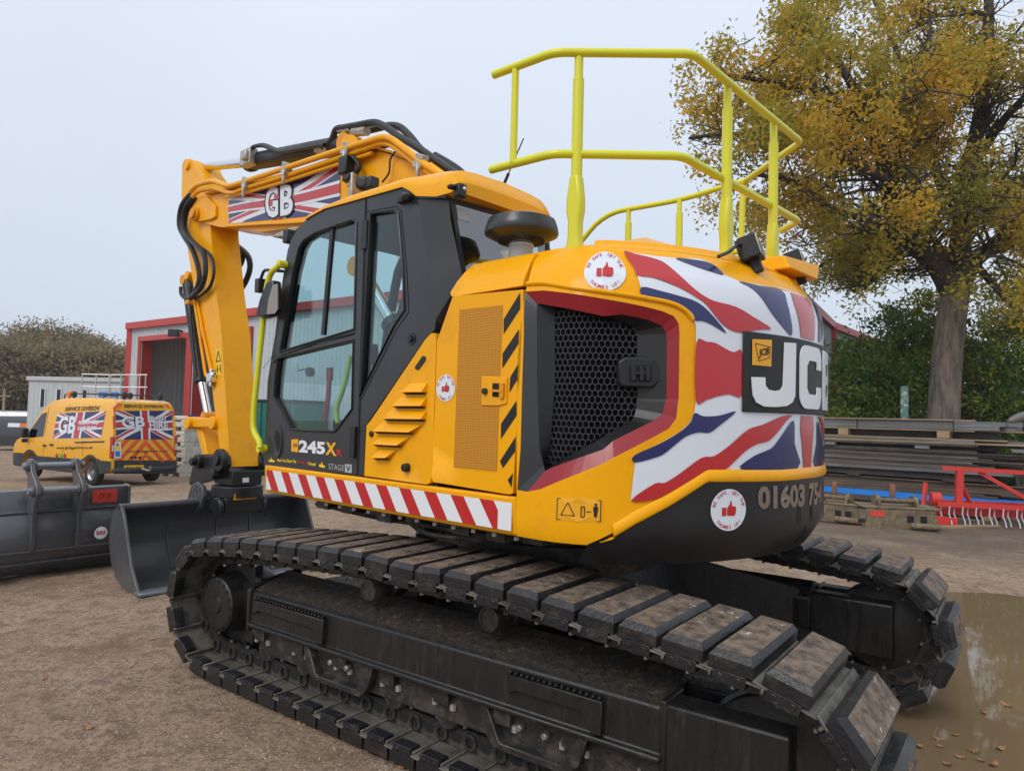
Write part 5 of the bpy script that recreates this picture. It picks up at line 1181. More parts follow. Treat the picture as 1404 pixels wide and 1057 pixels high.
# tail top step and lamps
c=MB(); kk=[i for i in range(len(OA)) if OA[i,0]<-1.02]
A=[(OA[i,0]-ON[i,0]*.175,OA[i,1]-ON[i,1]*.175,2.57) for i in kk]; B_=[(OA[i,0]-ON[i,0]*.235,OA[i,1]-ON[i,1]*.235,2.662) for i in kk]; c.prism(A,B_); c.build('tail_step','yellow',EX,bevel=.008)
p=pl(1112,392,0,-1.50); c=MB(); c.prism([(-1.54,p.y+.42,2.62),(-1.54,p.y,2.62),(-1.38,p.y,2.62),(-1.38,p.y+.42,2.62)],[(-1.49,p.y+.40,2.70),(-1.56,p.y+.03,2.70),(-1.36,p.y+.03,2.70),(-1.36,p.y+.40,2.70)]); c.build('lamp_guard','yellow',EX,bevel=.008)
for q,rz in (((1030,342),R(12)),((1091,361),R(12))):
    p=pl(*q,0,-1.46); rt=Matrix.Rotation(rz,3,'Z')@Matrix.Rotation(R(18),3,'Y'); m_=MB(); m_.box(p,(.09,.15,.12),rt); 
    for i in range(4): m_.box(p+rt@Vector((.05,-.06+.04*i,0)),(.02,.012,.11),rt)
    m_.box(p+rt@Vector((.0,.0,-.09)),(.05,.04,.08),rt); o=m_.build('tail_lamp','black',EX,bevel=.008)
    m_=MB(); m_.box(p+rt@Vector((-.046,0,0)),(.006,.125,.095),rt); m_.build('lamp_lens','lamp_clear',o,bevel=.004)
m_=MB(); m_.tube([pl(*q,0,-1.44) for q in ((985,352),(1000,345),(1010,337),(1020,336))],.009,n=6,smooth=4); m_.build('lamp_cable','black',EX)
# ============================================================ BACKGROUND
mat('clad',(.50,.55,.58),.45,rvar=.1,dirt=(.36,.38,.38),dirt_s=.8,dirt_lo=.5,dirt_hi=.8)
mat('clad_green',(.30,.34,.33),.5,rvar=.1,dirt=(.22,.25,.22),dirt_s=.8)
mat('clad_red',(.48,.045,.035),.45,dirt=(.30,.05,.04),dirt_s=2)
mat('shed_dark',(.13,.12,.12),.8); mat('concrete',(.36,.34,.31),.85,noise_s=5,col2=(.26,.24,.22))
mat('cabin_grey',(.50,.53,.53),.5,dirt=(.36,.38,.37),dirt_s=1.5); mat('offwhite',(.66,.64,.58),.6,dirt=(.36,.32,.26),dirt_s=3,dirt_lo=.5,dirt_hi=.75)
mat('galv',(.55,.57,.57),.4,metal=.5); mat('green_bin',(.012,.14,.10),.5,dirt=(.05,.10,.08),dirt_s=2)
mat('van_yellow',(.86,.42,.012),.28,coat=.4,dirt=(.5,.28,.06),dirt_s=1.5,dirt_lo=.58,dirt_hi=1.); mat('van_dark',(.035,.036,.040),.25,coat=.4); mat('van_trim',(.035,.035,.037),.6,dirt=(.12,.10,.08),dirt_s=3)
mat('van_orange',(.72,.10,.02),.4); mat('van_white',(.70,.72,.73),.3,coat=.3); mat('orange_logo',(.7,.18,.03),.4)
mat('beam_grey',(.21,.235,.25),.5,metal=.2,noise_s=3,col2=(.13,.13,.125),rvar=.12,stretch=(.2,2,2)); mat('beam_brown',(.16,.115,.08),.75,noise_s=4,col2=(.085,.065,.05),stretch=(.2,3,3)); mat('beam_dark',(.035,.032,.03),.6,noise_s=3,col2=(.075,.06,.05)); mat('timber',(.40,.29,.17),.75,noise_s=5,col2=(.25,.17,.10),stretch=(.2,4,4)); mat('beam_blue',(.02,.22,.72),.4,rvar=.1)
mat('rusty',(.15,.115,.075),.8,noise_s=6,col2=(.24,.18,.10),dirt=(.09,.06,.04),dirt_s=8,dirt_lo=.5,dirt_hi=.65,bump=.4,bump_s=40); mat('implement_red',(.62,.045,.035),.45,dirt=(.40,.08,.05),dirt_s=5)
mat('bark',(.20,.165,.13),.9,noise_s=6,col2=(.10,.083,.066),bump=1.0,bump_s=22,stretch=(1,1,.25))
mat('rusty_red',(.36,.12,.07),.7,noise_s=9,col2=(.2,.1,.06)); mat('worn_grey',(.16,.15,.145),.5,metal=.3)
def pm(px,py,M_,axis,val):
    I=M_.inverted(); o=I@CO; d=I.to_3x3()@rayd(px,py); t=(val-o[axis])/d[axis]; return o+d*t
# ---------------- vans
def van(name,label,paint,loc,rz,H=2.5,detail=True):
    v=thing(name,label,'van',loc,rz)
    hw=lambda z:float(np.interp(z,[.3,.9,1.25,2.2,2.42,2.52],[.97,1.0,.99,.89,.82,.70]))
    k=H/2.5
    out=[(0.0,.46),(-.02,.9),(.0,1.4),(.06,2.2),(.14,2.40),(.35,2.47),(1.5,2.50),(2.9,2.48),(3.45,2.38),(3.75,2.22),(4.55,1.38),(4.75,1.28),(5.25,1.12),(5.46,.95),(5.52,.6),(5.48,.35),(4.75,.30)]
    def arch(xc): return [(xc+.43*math.cos(a),.36+.43*math.sin(a)) for a in np.linspace(0.0,math.pi,11)]
    out+=arch(4.3)+[(3.8,.30),(1.5,.30)]+arch(1.0)+[(.5,.36)]
    out=[(x,.3+(z-.3)*k if z>.9 else z) for x,z in out]
    m_=MB()
    for s in (1,-1): panel('',out,lambda x,z,o=0.,s=s:(x,s*(hw(.3+(z-.3)/k)-(.10*max(0,(x-4.6))**2))+s*o,z),'',None,step=.22,build=False,mb=m_)
    A=[(x,hw(.3+(z-.3)/k)-(.10*max(0,(x-4.6))**2),z) for x,z in out]; Bq=[(x,-y,z) for x,y,z in A]; n=len(A)
    m_.add(A+Bq,[(i,(i+1)%n,n+(i+1)%n,n+i) for i in range(n)])
    o=m_.build('body',paint,v,smooth=40)
    # lower cladding
    def side(x,z,o=0.): return (x,hw(.3+(z-.3)/k)-(.10*max(0,(x-4.6))**2)+o,z)
    cl=[(.0,.46),(-.02,.74)]+[(1.0+.50*math.cos(a),.36+.50*math.sin(a)) for a in np.linspace(math.pi*.72,0,8)][:0]+[(.5,.74),(.62,.80)]+[(1.0+.52*math.cos(a),.36+.52*math.sin(a)) for a in np.linspace(2.3,.85,7)]+[(1.45,.72),(3.8,.70)]+[(4.3+.52*math.cos(a),.36+.52*math.sin(a)) for a in np.linspace(2.35,.8,7)]+[(4.78,.75),(5.50,.72),(5.48,.35),(4.75,.30)]+arch(4.3)+[(3.8,.30),(1.5,.30)]+arch(1.0)+[(.5,.36)]
    for s in (1,-1):
        panel('lower_cladding',cl,lambda x,z,o=0.,s=s:(x,s*(side(x,z)[1]+o),z),'van_trim',v,off=.012,step=.25)
    m_=MB(); m_.box((-.05,0,.47),(.12,1.92,.13)); m_.build('rear_bumper','van_trim',v,bevel=.04); m_=MB(); m_.box((5.47,0,.5),(.14,1.75,.4)); m_.build('front_bumper','van_trim',v,bevel=.05)
    for x in (1.0,4.3):
        for s in (1,-1):
            m_=MB(); m_.lathe([(.20,-.11),(.31,-.11),(.345,-.08),(.345,.08),(.31,.11),(.20,.11)],(x,s*.86,.345),(0,s,0),n=28); w_=m_.build('wheel','tyre',v,smooth=50)
            m_=MB(); m_.lathe([(0,.085),(.06,.085),(.075,.05),(.15,.05),(.185,.09),(.205,.10)],(x,s*.86,.345),(0,s,0),n=28); 
            for i in range(8): a=2*math.pi*i/8; m_.cyl((x+.125*math.cos(a),s*.905,.345+.125*math.sin(a)),(x+.125*math.cos(a),s*.915,.345+.125*math.sin(a)),.03,n=8,k=1)
            m_.build('rim',['steel','dark_inside'],w_)
    def sp(L,o): return [side(x,.3+(z-.3)*k,o) for x,z in L]
    for s in (1,-1):
        P_=[(3.62,1.30),(3.62,2.05),(3.90,1.98),(4.52,1.36),(4.50,1.27),(4.3,1.24)]; panel('side_glass',[(x,.3+(z-.3)*k) for x,z in P_],lambda x,z,o=0.,s=s:(x,s*(side(x,z)[1]+o),z),'dark_glass' if False else 'black_glass',v,off=.006,step=.4)
        m_=MB(); m_.box((4.45,s*1.10,1.38),(.12,.18,.30)); m_.box((4.45,s*1.10,1.05+.1),(.10,.16,.12)); m_.build('door_mirror','black',v,bevel=.03)
    m_=MB(); m_.add([(3.80,.72,.3+1.86*k),(3.80,-.72,.3+1.86*k),(4.56,-.86,.3+1.08*k),(4.56,.86,.3+1.08*k)],[(0,1,2,3)]); m_.build('windscreen','black_glass',v)
    return v,side,k
glass_mat('black_glass',(.02,.025,.03),.06)
vl=Vector((-10.607,20.579,0)); vl.z=gz(vl.x,vl.y)
VAN,vside,vk=van('service_van','yellow service van with flag panels and red chevrons on its rear doors','van_yellow',vl,2.6153)
VM=Matrix.Translation(vl)@Matrix.Rotation(2.6153,4,'Z')
def v7(L): return [(20+x/5.85,530+y/5.85) for x,y in L]
def VS(q): p=pm(*q,VM,1,.95); return (-p.x,p.z)
def VR(q): p=pm(*q,VM,0,0.); return (-p.y,p.z)
mVS=lambda a,b,o=0.:(-a,vside(-a,b)[1]+o,b); mVR=lambda a,b,o=0.:(float(np.interp(b,[.46,.9,1.4,2.2,2.4],[0,-.02,0,.06,.14]))-o,-a,b)
def qS(L): return quad(*[VS(q) for q in v7(L)])
def qR(L): return quad(*[VR(q) for q in v7(L)])
m_=MB(); union_jack(m_,qS([(335,215),(718,195),(700,410),(318,415)]),mVS,.006,(0,1,2),wave=.03,asp=1.7)
text_in(m_,'GB',qS([(358,240),(495,232),(490,375),(356,382)]),mVS,.016,.09,k=3); text_in(m_,'GB',qS([(358,240),(495,232),(490,375),(356,382)]),mVS,.018,.04,k=1)
text_in(m_,'PLANT HIRE',qS([(515,275),(672,268),(672,300),(515,305)]),mVS,.017,.05,k=1); text_in(m_,'01603 754296',qS([(512,318),(665,315),(665,348),(512,352)]),mVS,.017,.05,k=1)
text_in(m_,'SERVICE DIVISION',qS([(392,165),(665,152),(663,190),(390,196)]),mVS,.008,.02,shear=.2,k=3); text_in(m_,'www.gbdiggerhire.co.uk',qS([(350,480),(642,475),(640,506),(350,506)]),mVS,.008,.01,k=3)
for x,c_ in ((352,2),(383,4),(417,2)): flat_in(m_,[(0,.5),(.5,0),(1,.5),(.5,1)],qS([(x-14,530),(x+14,530),(x+14,582),(x-14,582)]),mVS,.008,c_,.5)
for xg,za,zb in ((3.55,.5,2.2),(2.45,.45,2.3),(1.42,.8,2.3)): flat_in(m_,[(0,0),(1,0),(1,1),(0,1)],quad((-xg-.009,zb),(-xg+.009,zb),(-xg+.009,za),(-xg-.009,za)),mVS,.004,3,.5)
m_.build('side_graphics',['flag_blue','flag_white','flag_red','print_black','print_green'],VAN,smooth=0)
m_=MB(); cq=qR([(800,425),(1280,415),(1285,602),(800,605)])
for i in range(-1,6):
    for sg in (0,1):
        a=i*.17; P_=[(a,0),(a+.085,0),(a+.085+.34,1),(a+.34,1)]
        if sg: P_=[(1-x,y) for x,y in P_]
        Q=[]
        lo,hi=((0,.5) if not sg else (.5,1))
        def cl_(P,lim,s_):
            o=[]
            for p,r in zip(P,P[1:]+P[:1]):
                ip=(p[0]-lim)*s_>=0; ir=(r[0]-lim)*s_>=0
                if ip:o.append(p)
                if ip!=ir: t=(lim-p[0])/(r[0]-p[0]); o.append((lim,p[1]+(r[1]-p[1])*t))
            return o
        Q=cl_(cl_(P_,lo,1),hi,-1) if True else P_
        if len(Q)>2: flat_in(m_,Q,cq,mVR,.004,4,.5)
for L in ([(800,170),(845,135),(890,135),(805,235)],[(1215,140),(1245,140),(1285,200),(1285,260)],[(793,240),(812,230),(810,330),(793,340)]): flat_in(m_,[(0,0),(1,0),(1,1),(0,1)],qR(L),mVR,.004,4,.5)
union_jack(m_,qR([(815,195),(1268,192),(1270,422),(815,424)]),mVR,.006,(0,1,2),wave=.03,asp=2.)
for tx,L in (('GB',[(862,240),(1048,238),(1046,325),(862,330)]),('PLANT',[(1085,235),(1228,237),(1226,272),(1085,272)]),('HIRE',[(1083,283),(1232,285),(1232,335),(1083,333)])): text_in(m_,tx,qR(L),mVR,.016,.08,k=3); text_in(m_,tx,qR(L),mVR,.018,.035,k=1)
text_in(m_,'SERVICE DIVISION',qR([(890,143),(1210,148),(1208,172),(890,170)]),mVR,.008,.035,k=3); text_in(m_,'www.gbdiggerhire.co.uk',qR([(885,510),(1225,505),(1223,530),(885,533)]),mVR,.008,.01,k=3)
flat_in(m_,[(0,0),(1,0),(1,1),(0,1)],qR([(875,632),(1035,628),(1035,665),(875,670)]),mVR,.008,5,.5); text_in(m_,'MX16 FYU',qR([(890,640),(1020,637),(1020,658),(890,661)]),mVR,.010,.02,k=3)
flat_in(m_,[(0,0),(1,0),(1,1),(0,1)],qR([(795,445),(850,445),(850,573),(795,573)]),mVR,.008,1,.5); flat_in(m_,[(0,0),(1,0),(1,1),(0,1)],qR([(803,480),(842,480),(842,508),(803,508)]),mVR,.010,5,.5); flat_in(m_,[(0,0),(1,0),(1,1),(0,1)],qR([(803,516),(842,516),(842,560),(803,560)]),mVR,.010,6,.5); flat_in(m_,[(.1,0),(.9,0),(.5,1)],qR([(805,452),(840,452),(840,474),(805,474)]),mVR,.010,3,.5)
for x in (935,965,1000): flat_in(m_,[(.5+.5*math.cos(a),.5+.5*math.sin(a)) for a in np.linspace(0,6.28,9)[:-1]],qR([(x-14,558),(x+14,558),(x+14,580),(x-14,580)]),mVR,.008,3,.5)
m_.build('rear_graphics',['flag_blue','flag_white','flag_red','print_black','van_orange','sticker_yellow','print_blue'],VAN,smooth=0)
m_=MB(); flat_in(m_,[(0,0),(1,0),(1,1),(0,1)],qR([(797,590),(1300,590),(1300,700),(797,700)]),mVR,.004,0,.5); m_.build('rear_lower_trim','van_trim',VAN)
m_=MB(); flat_in(m_,[(.45,0),(.55,0),(.55,1),(.45,1)],quad((-.06,2.25),(.06,2.25),(.06,.62),(-.06,.62)),mVR,.005,0,.5); m_.build('door_gap','van_trim',VAN)
for s in (1,-1):
    m_=MB(); m_.box((.03,s*.955,1.12),(.12,.10,.62)); m_.build('tail_lamp','tail_red',VAN,bevel=.03); m_=MB(); m_.box((-.034,s*.96,1.10),(.02,.07,.18)); m_.build('reversing_lamp','lamp_clear',VAN)
for x,y,hm in ((3.0,.6,'beacon'),(2.75,.6,'black'),(1.2,-.2,'black'),(.25,-.55,'black'),(.25,.55,'black')): m_=MB(); m_.lathe([(.04,0),(.04,.06),(.075,.06),(.08,.16),(.05,.22),(0,.23)],(x,y,2.47),n=14); m_.build('beacon' if hm=='beacon' else 'work_lamp',hm,VAN)
for y in (.6,-.6): m_=MB(); m_.tube([(3.3,y,2.42),(3.25,y,2.60),(2.9,y,2.62),(.6,y,2.62),(.5,y,2.48)],.02,n=6); m_.build('roof_bar','black',VAN)
for x in (.8,1.6,2.4): m_=MB(); m_.tube([(x,.6,2.62),(x,-.6,2.62)],.016,n=6); m_.build('roof_bar','black',VAN)
m_=MB(); p0=mVS(*VS(v7([(500,447)])[0]),.01); p1=mVS(*VS(v7([(730,440)])[0]),.01); m_.tube([p0,p1],.02,n=6); m_.build('door_track','black',VAN)
for q in v7([(257,472),(312,466)]): m_=MB(); m_.box(mVS(*VS(q),.02),(.16,.04,.05)); m_.build('door_handle','black',VAN,bevel=.01)
m_=MB(); m_.tube([(-.10,.15,.50),(-.25,.0,.44),(-.28,0,.50)],.03,n=8); m_.lathe([(0,-.03),(.03,-.02),(.03,.02),(0,.03)],(-.28,0,.55),n=12); m_.build('tow_ball','steel',VAN)
dl=at_depth(20,600,43); dl.z=gz(dl.x,dl.y)
DV,ds_,dk=van('parked_van','dark grey van with a white and orange logo parked beyond the service van','van_dark',(dl.x-2.0,dl.y+.9,dl.z),R(-8),H=2.0)
m_=MB(); mDV=lambda a,b,o=0.:(a,-(ds_(a,b)[1]+o),b)
for k_,(a,b_) in enumerate(((1.9,2.7),(2.7,3.3))): flat_in(m_,[(0,.2),(1,.2),(1,.8),(0,.8)],quad((a,1.75),(b_,1.75),(b_,1.35),(a,1.35)),mDV,.01,k_,.5)
m_.build('side_logo',['white','orange_logo'],DV,smooth=0)
wl=at_depth(38,566,50); wl.z=gz(wl.x,wl.y); van('white_van','white van parked behind the dark grey van','van_white',(wl.x-2.2,wl.y,wl.z),R(5),H=2.35)
# ---------------- left shed
def corr(name,p0,p1,z0,z1,m,par,openings=(),pitch=.25,depth=.03):
    p0,p1=Vector((*p0,0)),Vector((*p1,0)); L=(p1-p0).length; d=(p1-p0)/L; n_=Vector((d.y,-d.x,0)); mb=MB()
    if n_.y>0: n_=-n_
    x=0.
    while x<L:
        for a,b_,oa,ob in ((0,.55,0,0),(.55,.65,0,depth),(.65,.9,depth,depth),(.9,1.,depth,0)):
            xa,xb=x+a*pitch,min(L,x+b_*pitch)
            if xa>=L: continue
            xm=(xa+xb)/2; spans=[(z0,z1)]
            for (oa_,ob_,za,zb) in openings:
                if oa_<xm<ob_: spans=[(zb,z1)] if za<=z0 else [(z0,za),(zb,z1)]
            for za,zb in spans:
                A=p0+d*xa+n_*oa; B_=p0+d*xb+n_*ob; mb.add([(A.x,A.y,za),(B_.x,B_.y,za),(B_.x,B_.y,zb),(A.x,A.y,zb)],[(0,1,2,3)])
        x+=pitch
    return mb.build(name,m,par,smooth=0)
SA=at_depth(178,500,36); SB=at_depth(485,500,26.0); d_=(Vector((SB.x,SB.y))-Vector((SA.x,SA.y))).normalized(); SBx=Vector((SA.x,SA.y))+d_*25
gzS=gz(SA.x,SA.y)-.1; HS=at_depth(178,449,36).z
sh_=thing('storage_shed','pale grey clad shed with red roof edge and open doorways behind the boom','shed',(0,0,0))
def along(px):
    dr=rayd(px,500); dr=Vector((dr.x,dr.y)); A=Vector((SA.x,SA.y)); den=d_.x*dr.y-d_.y*dr.x; t=(-A.x*dr.y+A.y*dr.x)/den; return t
o1,o2=along(194),along(257); o3,o4=along(265),along(342); zd=at_depth(200,468,35.3).z
corr('wall',(SA.x,SA.y),(SBx.x,SBx.y),gzS,HS,'clad',sh_,[(o1,o2,gzS,zd),(o3,o4,gzS,zd)])
nrm=Vector((-d_.y,d_.x)); 
if nrm.y<0: nrm=-nrm
Eb=Vector((SA.x,SA.y))+nrm*18; corr('wall',(SA.x,SA.y),(Eb.x,Eb.y),gzS,HS,'clad',sh_)
def wp(t,n_=0.,z=0.): q=Vector((SA.x,SA.y))+d_*t+nrm*n_; return Vector((q.x,q.y,z))
def bar(name,a,b_,w,h,m,par):
    mb=MB(); d=(b_-a); q=d.to_track_quat('X','Z').to_matrix(); mb.box((a+b_)/2,(d.length,w,h),q); return mb.build(name,m,par)
bar('roof_edge',wp(-.15,-.12,HS+.05),wp(25,-.12,HS+.05),.25,.32,'clad_red',sh_); bar('roof_edge',wp(-.12,-.1,HS+.05),wp(-.12,18,HS+.05),.25,.32,'clad_red',sh_)
m_=MB(); m_.add([wp(-.2,-.15,HS+.15),wp(25,-.15,HS+.15),wp(25,9,HS+1.2),wp(-.2,9,HS+1.2),wp(25,18,HS+.15),wp(-.2,18,HS+.15)],[(0,1,2,3),(3,2,4,5)]); m_.build('roof','clad_red',sh_)
bar('corner_trim',wp(.0,-.06,gzS),wp(.0,-.06,HS),.12,.30,'clad_red',sh_)
for a,b_ in ((o1,o2),(o3,o4)):
    for t in (a-.12,b_+.12): bar('door_jamb',wp(t,-.06,gzS),wp(t,-.06,zd+.12),.16,.14,'clad_red',sh_)
    bar('door_head',wp(a-.2,-.06,zd+.1),wp(b_+.2,-.06,zd+.1),.16,.24,'clad_red',sh_)
    m_=MB(); m_.add([wp(a,0,gzS),wp(a,.5,gzS),wp(a,.5,zd),wp(a,0,zd)],[(0,1,2,3)]); m_.build('door_reveal','clad_red',sh_)
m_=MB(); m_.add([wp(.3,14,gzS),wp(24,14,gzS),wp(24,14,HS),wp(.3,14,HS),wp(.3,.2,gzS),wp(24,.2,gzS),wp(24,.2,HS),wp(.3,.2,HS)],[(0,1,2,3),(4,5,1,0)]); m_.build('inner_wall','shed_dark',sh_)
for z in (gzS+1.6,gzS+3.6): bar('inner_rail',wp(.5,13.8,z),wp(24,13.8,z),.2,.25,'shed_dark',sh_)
p=wp(along(246),-.35,at_depth(246,457,33).z); m_=MB(); m_.box(p,(.5,.12,.35)); m_.box(p+Vector((.3,.15,.1)),(.1,.4,.1)); fl_=m_.build('flood_lamp','black',sh_,bevel=.03)
# far hedge / ridge of trees to close the horizon
def leafcloud(name,C_,size,m,par,tint,flat=.0,seed=1):
    rs=np.random.RandomState(seed); n=len(C_); a=rs.normal(size=(n,3)); a/=np.linalg.norm(a,axis=1)[:,None]; b=rs.normal(size=(n,3)); b-= (b*a).sum(1)[:,None]*a; b/=np.linalg.norm(b,axis=1)[:,None]
    s=(size*rs.uniform(.6,1.35,n))[:,None]; c=np.cross(a,b); 
    v0=C_-a*s; v1=C_+b*s*.45+c*s*.12; v2=C_+a*s; v3=C_-b*s*.45+c*s*.12
    V=np.stack([v0,v1,v2,v3],1).reshape(-1,3); me=bpy.data.meshes.new(name); me.vertices.add(4*n); me.vertices.foreach_set('co',V.astype(np.float32).ravel())
    me.loops.add(4*n); me.loops.foreach_set('vertex_index',np.arange(4*n,dtype=np.int32)); me.polygons.add(n); me.polygons.foreach_set('loop_start',np.arange(0,4*n,4,dtype=np.int32)); me.polygons.foreach_set('loop_total',np.full(n,4,dtype=np.int32))
    at=me.attributes.new('tint','FLOAT','FACE'); at.data.foreach_set('value',np.clip(tint,0,1).astype(np.float32)); me.materials.append(MAT[m]); me.update(); me.validate()
    o=bpy.data.objects.new(name,me); COL.objects.link(o); o.parent=par; return o
def cluster(cen,rad,ncl,per,cr,seed,shell=.45):
    rs=np.random.RandomState(seed); u=rs.normal(size=(ncl,3)); u/=np.linalg.norm(u,axis=1)[:,None]; r=rs.uniform(shell,1,ncl)**.6; cc=np.array(cen)+u*r[:,None]*np.array(rad); t=rs.uniform(0,1,ncl)
    P_=np.repeat(cc,per,0)+rs.normal(size=(ncl*per,3))*cr*np.array([1,1,.75]); T=np.repeat(t,per)*.7+rs.uniform(0,.3,ncl*per); return P_,T
def simple_tree(label,px,D,ytop,rx,m,seed,group,zb=None,n=(60,55),size=.30,name='tree'):
    b=at_depth(px,600,D); z0=gz(b.x,b.y)-.2; zt=at_depth(px,ytop,D).z; h=zt-z0; t=thing(name,label,'tree',(b.x,b.y,z0),0,group)
    mb=MB(); mb.tube([(0,0,0),(.1,0,h*.35),(0,.1,h*.7)],.03*h,n=8,taper=.4)
    rs=random.Random(seed)
    for i in range(7): a=rs.random()*6.28; z=h*(.3+.08*i); mb.tube([(0,0,z),(rx*.4*math.cos(a),rx*.4*math.sin(a),z+h*.12),(rx*.75*math.cos(a),rx*.75*math.sin(a),z+h*.2)],.010*h,n=5,taper=.3)
    mb.build('trunk','bark',t)
    P_,T=cluster((0,0,h*.58),(rx,rx,h*.44),n[0],n[1],rx*.115,seed); leafcloud('crown',P_,size,m,t,T,seed=seed); return t
for i,(px,D,yt,rx) in enumerate(((-30,62,470,5),(8,70,462,5),(35,64,474,4.2),(62,74,446,6),(92,66,476,4.2),(118,72,470,5),(148,66,480,4),(170,70,482,4.2),(205,80,482,5))):
    simple_tree('tallest tree in the autumn row beyond the white cabin' if i==3 else 'brown autumn tree in the row beyond the white cabin',px,D,yt,rx,'far_leaf',100+i,'trees beyond the yard',n=(270,100),size=.165)
rs=np.random.RandomState(5); n=90000; px=rs.uniform(-200,420,n); Dd=rs.uniform(70,84,n); zz=rs.uniform(-1.5,2.6,n)
P_=np.array([(((p-702)/967.5)*D,D,z) for p,D,z in zip(px,Dd,zz)]); o=leafcloud('woodland_edge',P_,.16,'far_leaf',None,rs.uniform(0,.6,n),seed=9); tag(o,'brown undergrowth of the wood beyond the yard','undergrowth',kind='stuff')
# cabin, platform, crates, bin
cb2=at_depth(126,540,38); zg=gz(cb2.x,cb2.y); ct=at_depth(126,522,38).z
c_=thing('site_cabin','pale grey flat-roofed site cabin beside the shed','cabin',(cb2.x,cb2.y,zg),R(-6)); hh=ct-zg
m_=MB(); m_.box((0,0,hh/2),(5.2,2.6,hh-.15)); m_.build('wall','cabin_grey',c_); m_=MB(); m_.box((0,0,hh),(5.4,2.8,.22)); m_.build('roof','cabin_grey',c_,bevel=.03)
for x in (-1.75,-.85,.6):
    m_=MB(); m_.box((x,-1.31,hh-1.0),(.22,.04,.9)); wn=m_.build('window','black_glass',c_); m_=MB()
    for dx in (-.13,.13): m_.box((x+dx,-1.33,hh-1.0),(.04,.04,1.0))
    m_.build('window_frame','white',wn)
m_=MB(); m_.box((1.9,-1.32,hh-.75),(1.1,.03,.25)); m_.build('sign_board','print_blue',c_)
for i in range(20): m_=MB(); m_.box((-2.55+i*.268,-1.303,hh/2),(.02,.01,hh-.2)); m_.build('wall_seam','cabin_grey',c_)
pfm=thing('access_platform','galvanised guard rail platform standing in front of the cabin','platform',(0,0,0))
for px0,px1,D0 in ((112,151,32),(151,202,31)):
    for yv in (514,531): a=at_depth(px0,yv-(0 if px0>120 else 1),D0); b_=at_depth(px1,yv,D0); m_=MB(); m_.tube([a,b_],.03,n=6); m_.build('guard_rail','galv',pfm)
for px0,D0,y0 in ((113,32,514),(132,32,514),(150,32,513),(152,31,513),(166,31,513),(178,31,513),(188,31,513),(192,31,514),(200,31,514)):
    a=at_depth(px0,y0,D0); m_=MB(); m_.tube([a,(a.x,a.y,gz(a.x,a.y))],.03,n=6); m_.build('post','galv',pfm)
a=at_depth(112,548,32);b_=at_depth(202,548,31); m_=MB(); m_.box(((a.x+b_.x)/2,a.y,a.z-.6),(b_.x-a.x,1.2,.08)); m_.build('deck','galv',pfm)
pp=at_depth(5,555,50); m_=MB(); m_.tube([(pp.x,pp.y,-1.5),(pp.x,pp.y,at_depth(5,534,50).z)],.08,n=8); m_.box((pp.x,pp.y,at_depth(5,543,50).z),(.9,.06,.1)); tag(m_.build('timber_pole','timber',None),'wooden post with a cross bar at the far edge of the yard','post')
lw=at_depth(12,560,55); lc_=thing('storage_container','low white container with pale roof behind the parked vans','container',(lw.x-3,lw.y+3,gz(lw.x,lw.y)),R(4)); m_=MB(); m_.box((0,0,1.15),(12,2.5,2.3)); m_.build('wall','van_white',lc_); m_=MB(); m_.box((0,0,2.36),(12.2,2.7,.12)); m_.build('roof','cabin_grey',lc_)
def crate(loc,rz,lab,s=1.):
    t=thing('ballast_crate',lab,'crate',loc,rz,None); m_=MB(); m_.box((0,0,.33),(1.15,1.0,.38)); m_.build('tray','offwhite',t,bevel=.02)
    for x in (-.48,0,.48): m_=MB(); m_.box((x,0,.07),(.18,1.0,.14)); m_.build('foot','offwhite',t,bevel=.02)
    for x,w_ in ((-.3,.2),(.22,.3)): m_=MB(); m_.box((x,-.503,.36),(w_,.01,.05)); m_.build('grip_slot','dark_inside',t)
    m_=MB(); m_.box((.0,-.505,.44),(1.1,.02,.025)); m_.build('rib','offwhite',t); return t
for ci,(px0,yb,D0,nn) in enumerate(((250,652,20.6,4),(284,649,21.6,4),(330,646,22.6,2),(362,646,23.2,2))):
    b_=GP(px0,yb)
    for i in range(nn): 
        stk=['the stack beside the service van','the stack behind the bucket linkage','the low stack behind the stick','the low stack behind the grab rail'][ci]; lv_=['lowest','second','third','topmost'][i]
        crate((b_.x+random.uniform(-.04,.04),b_.y,gz(b_.x,b_.y)+i*.525),R(-22+random.uniform(-3,3)),'%s off-white tray in %s'%(lv_,stk))
b_=at_depth(281,560,21.3); m_=MB(); m_.box((b_.x,b_.y-.55,gz(b_.x,b_.y)+1.9),(.5,.012,.34)); tag(m_.build('flag_notice','flag_blue',None),'small blue flag notice fixed on the off-white trays','sign')
gb=at_depth(361,600,27); g_=thing('waste_bin','large dark green bin behind the grab rail','bin',(gb.x,gb.y,gz(gb.x,gb.y)),R(-30)); zt=at_depth(361,551,27).z-gz(gb.x,gb.y); m_=MB(); m_.box((.3,0,zt/2),(4.2,1.6,zt)); m_.build('bin_body','green_bin',g_,bevel=.04)
for x in (-1.5,-.75,0,.75,1.5,2.2): m_=MB(); m_.box((x,-.82,zt/2),(.10,.06,zt-.1)); m_.build('rib','green_bin',g_)
m_=MB(); m_.box((.3,0,zt+.03),(4.3,1.7,.10)); m_.build('rim','black',g_,bevel=.02)
wb=at_depth(470,585,20); wg=thing('equipment_case','white equipment case on the yard beyond the cab','case',(wb.x,wb.y,gz(wb.x,wb.y)),R(-25)); m_=MB(); m_.box((0,0,.55),(1.3,.8,1.1)); m_.build('case_body','van_white',wg,bevel=.03); m_=MB(); m_.box((-.3,-.41,.7),(.35,.02,.3)); m_.build('vent','black',wg)
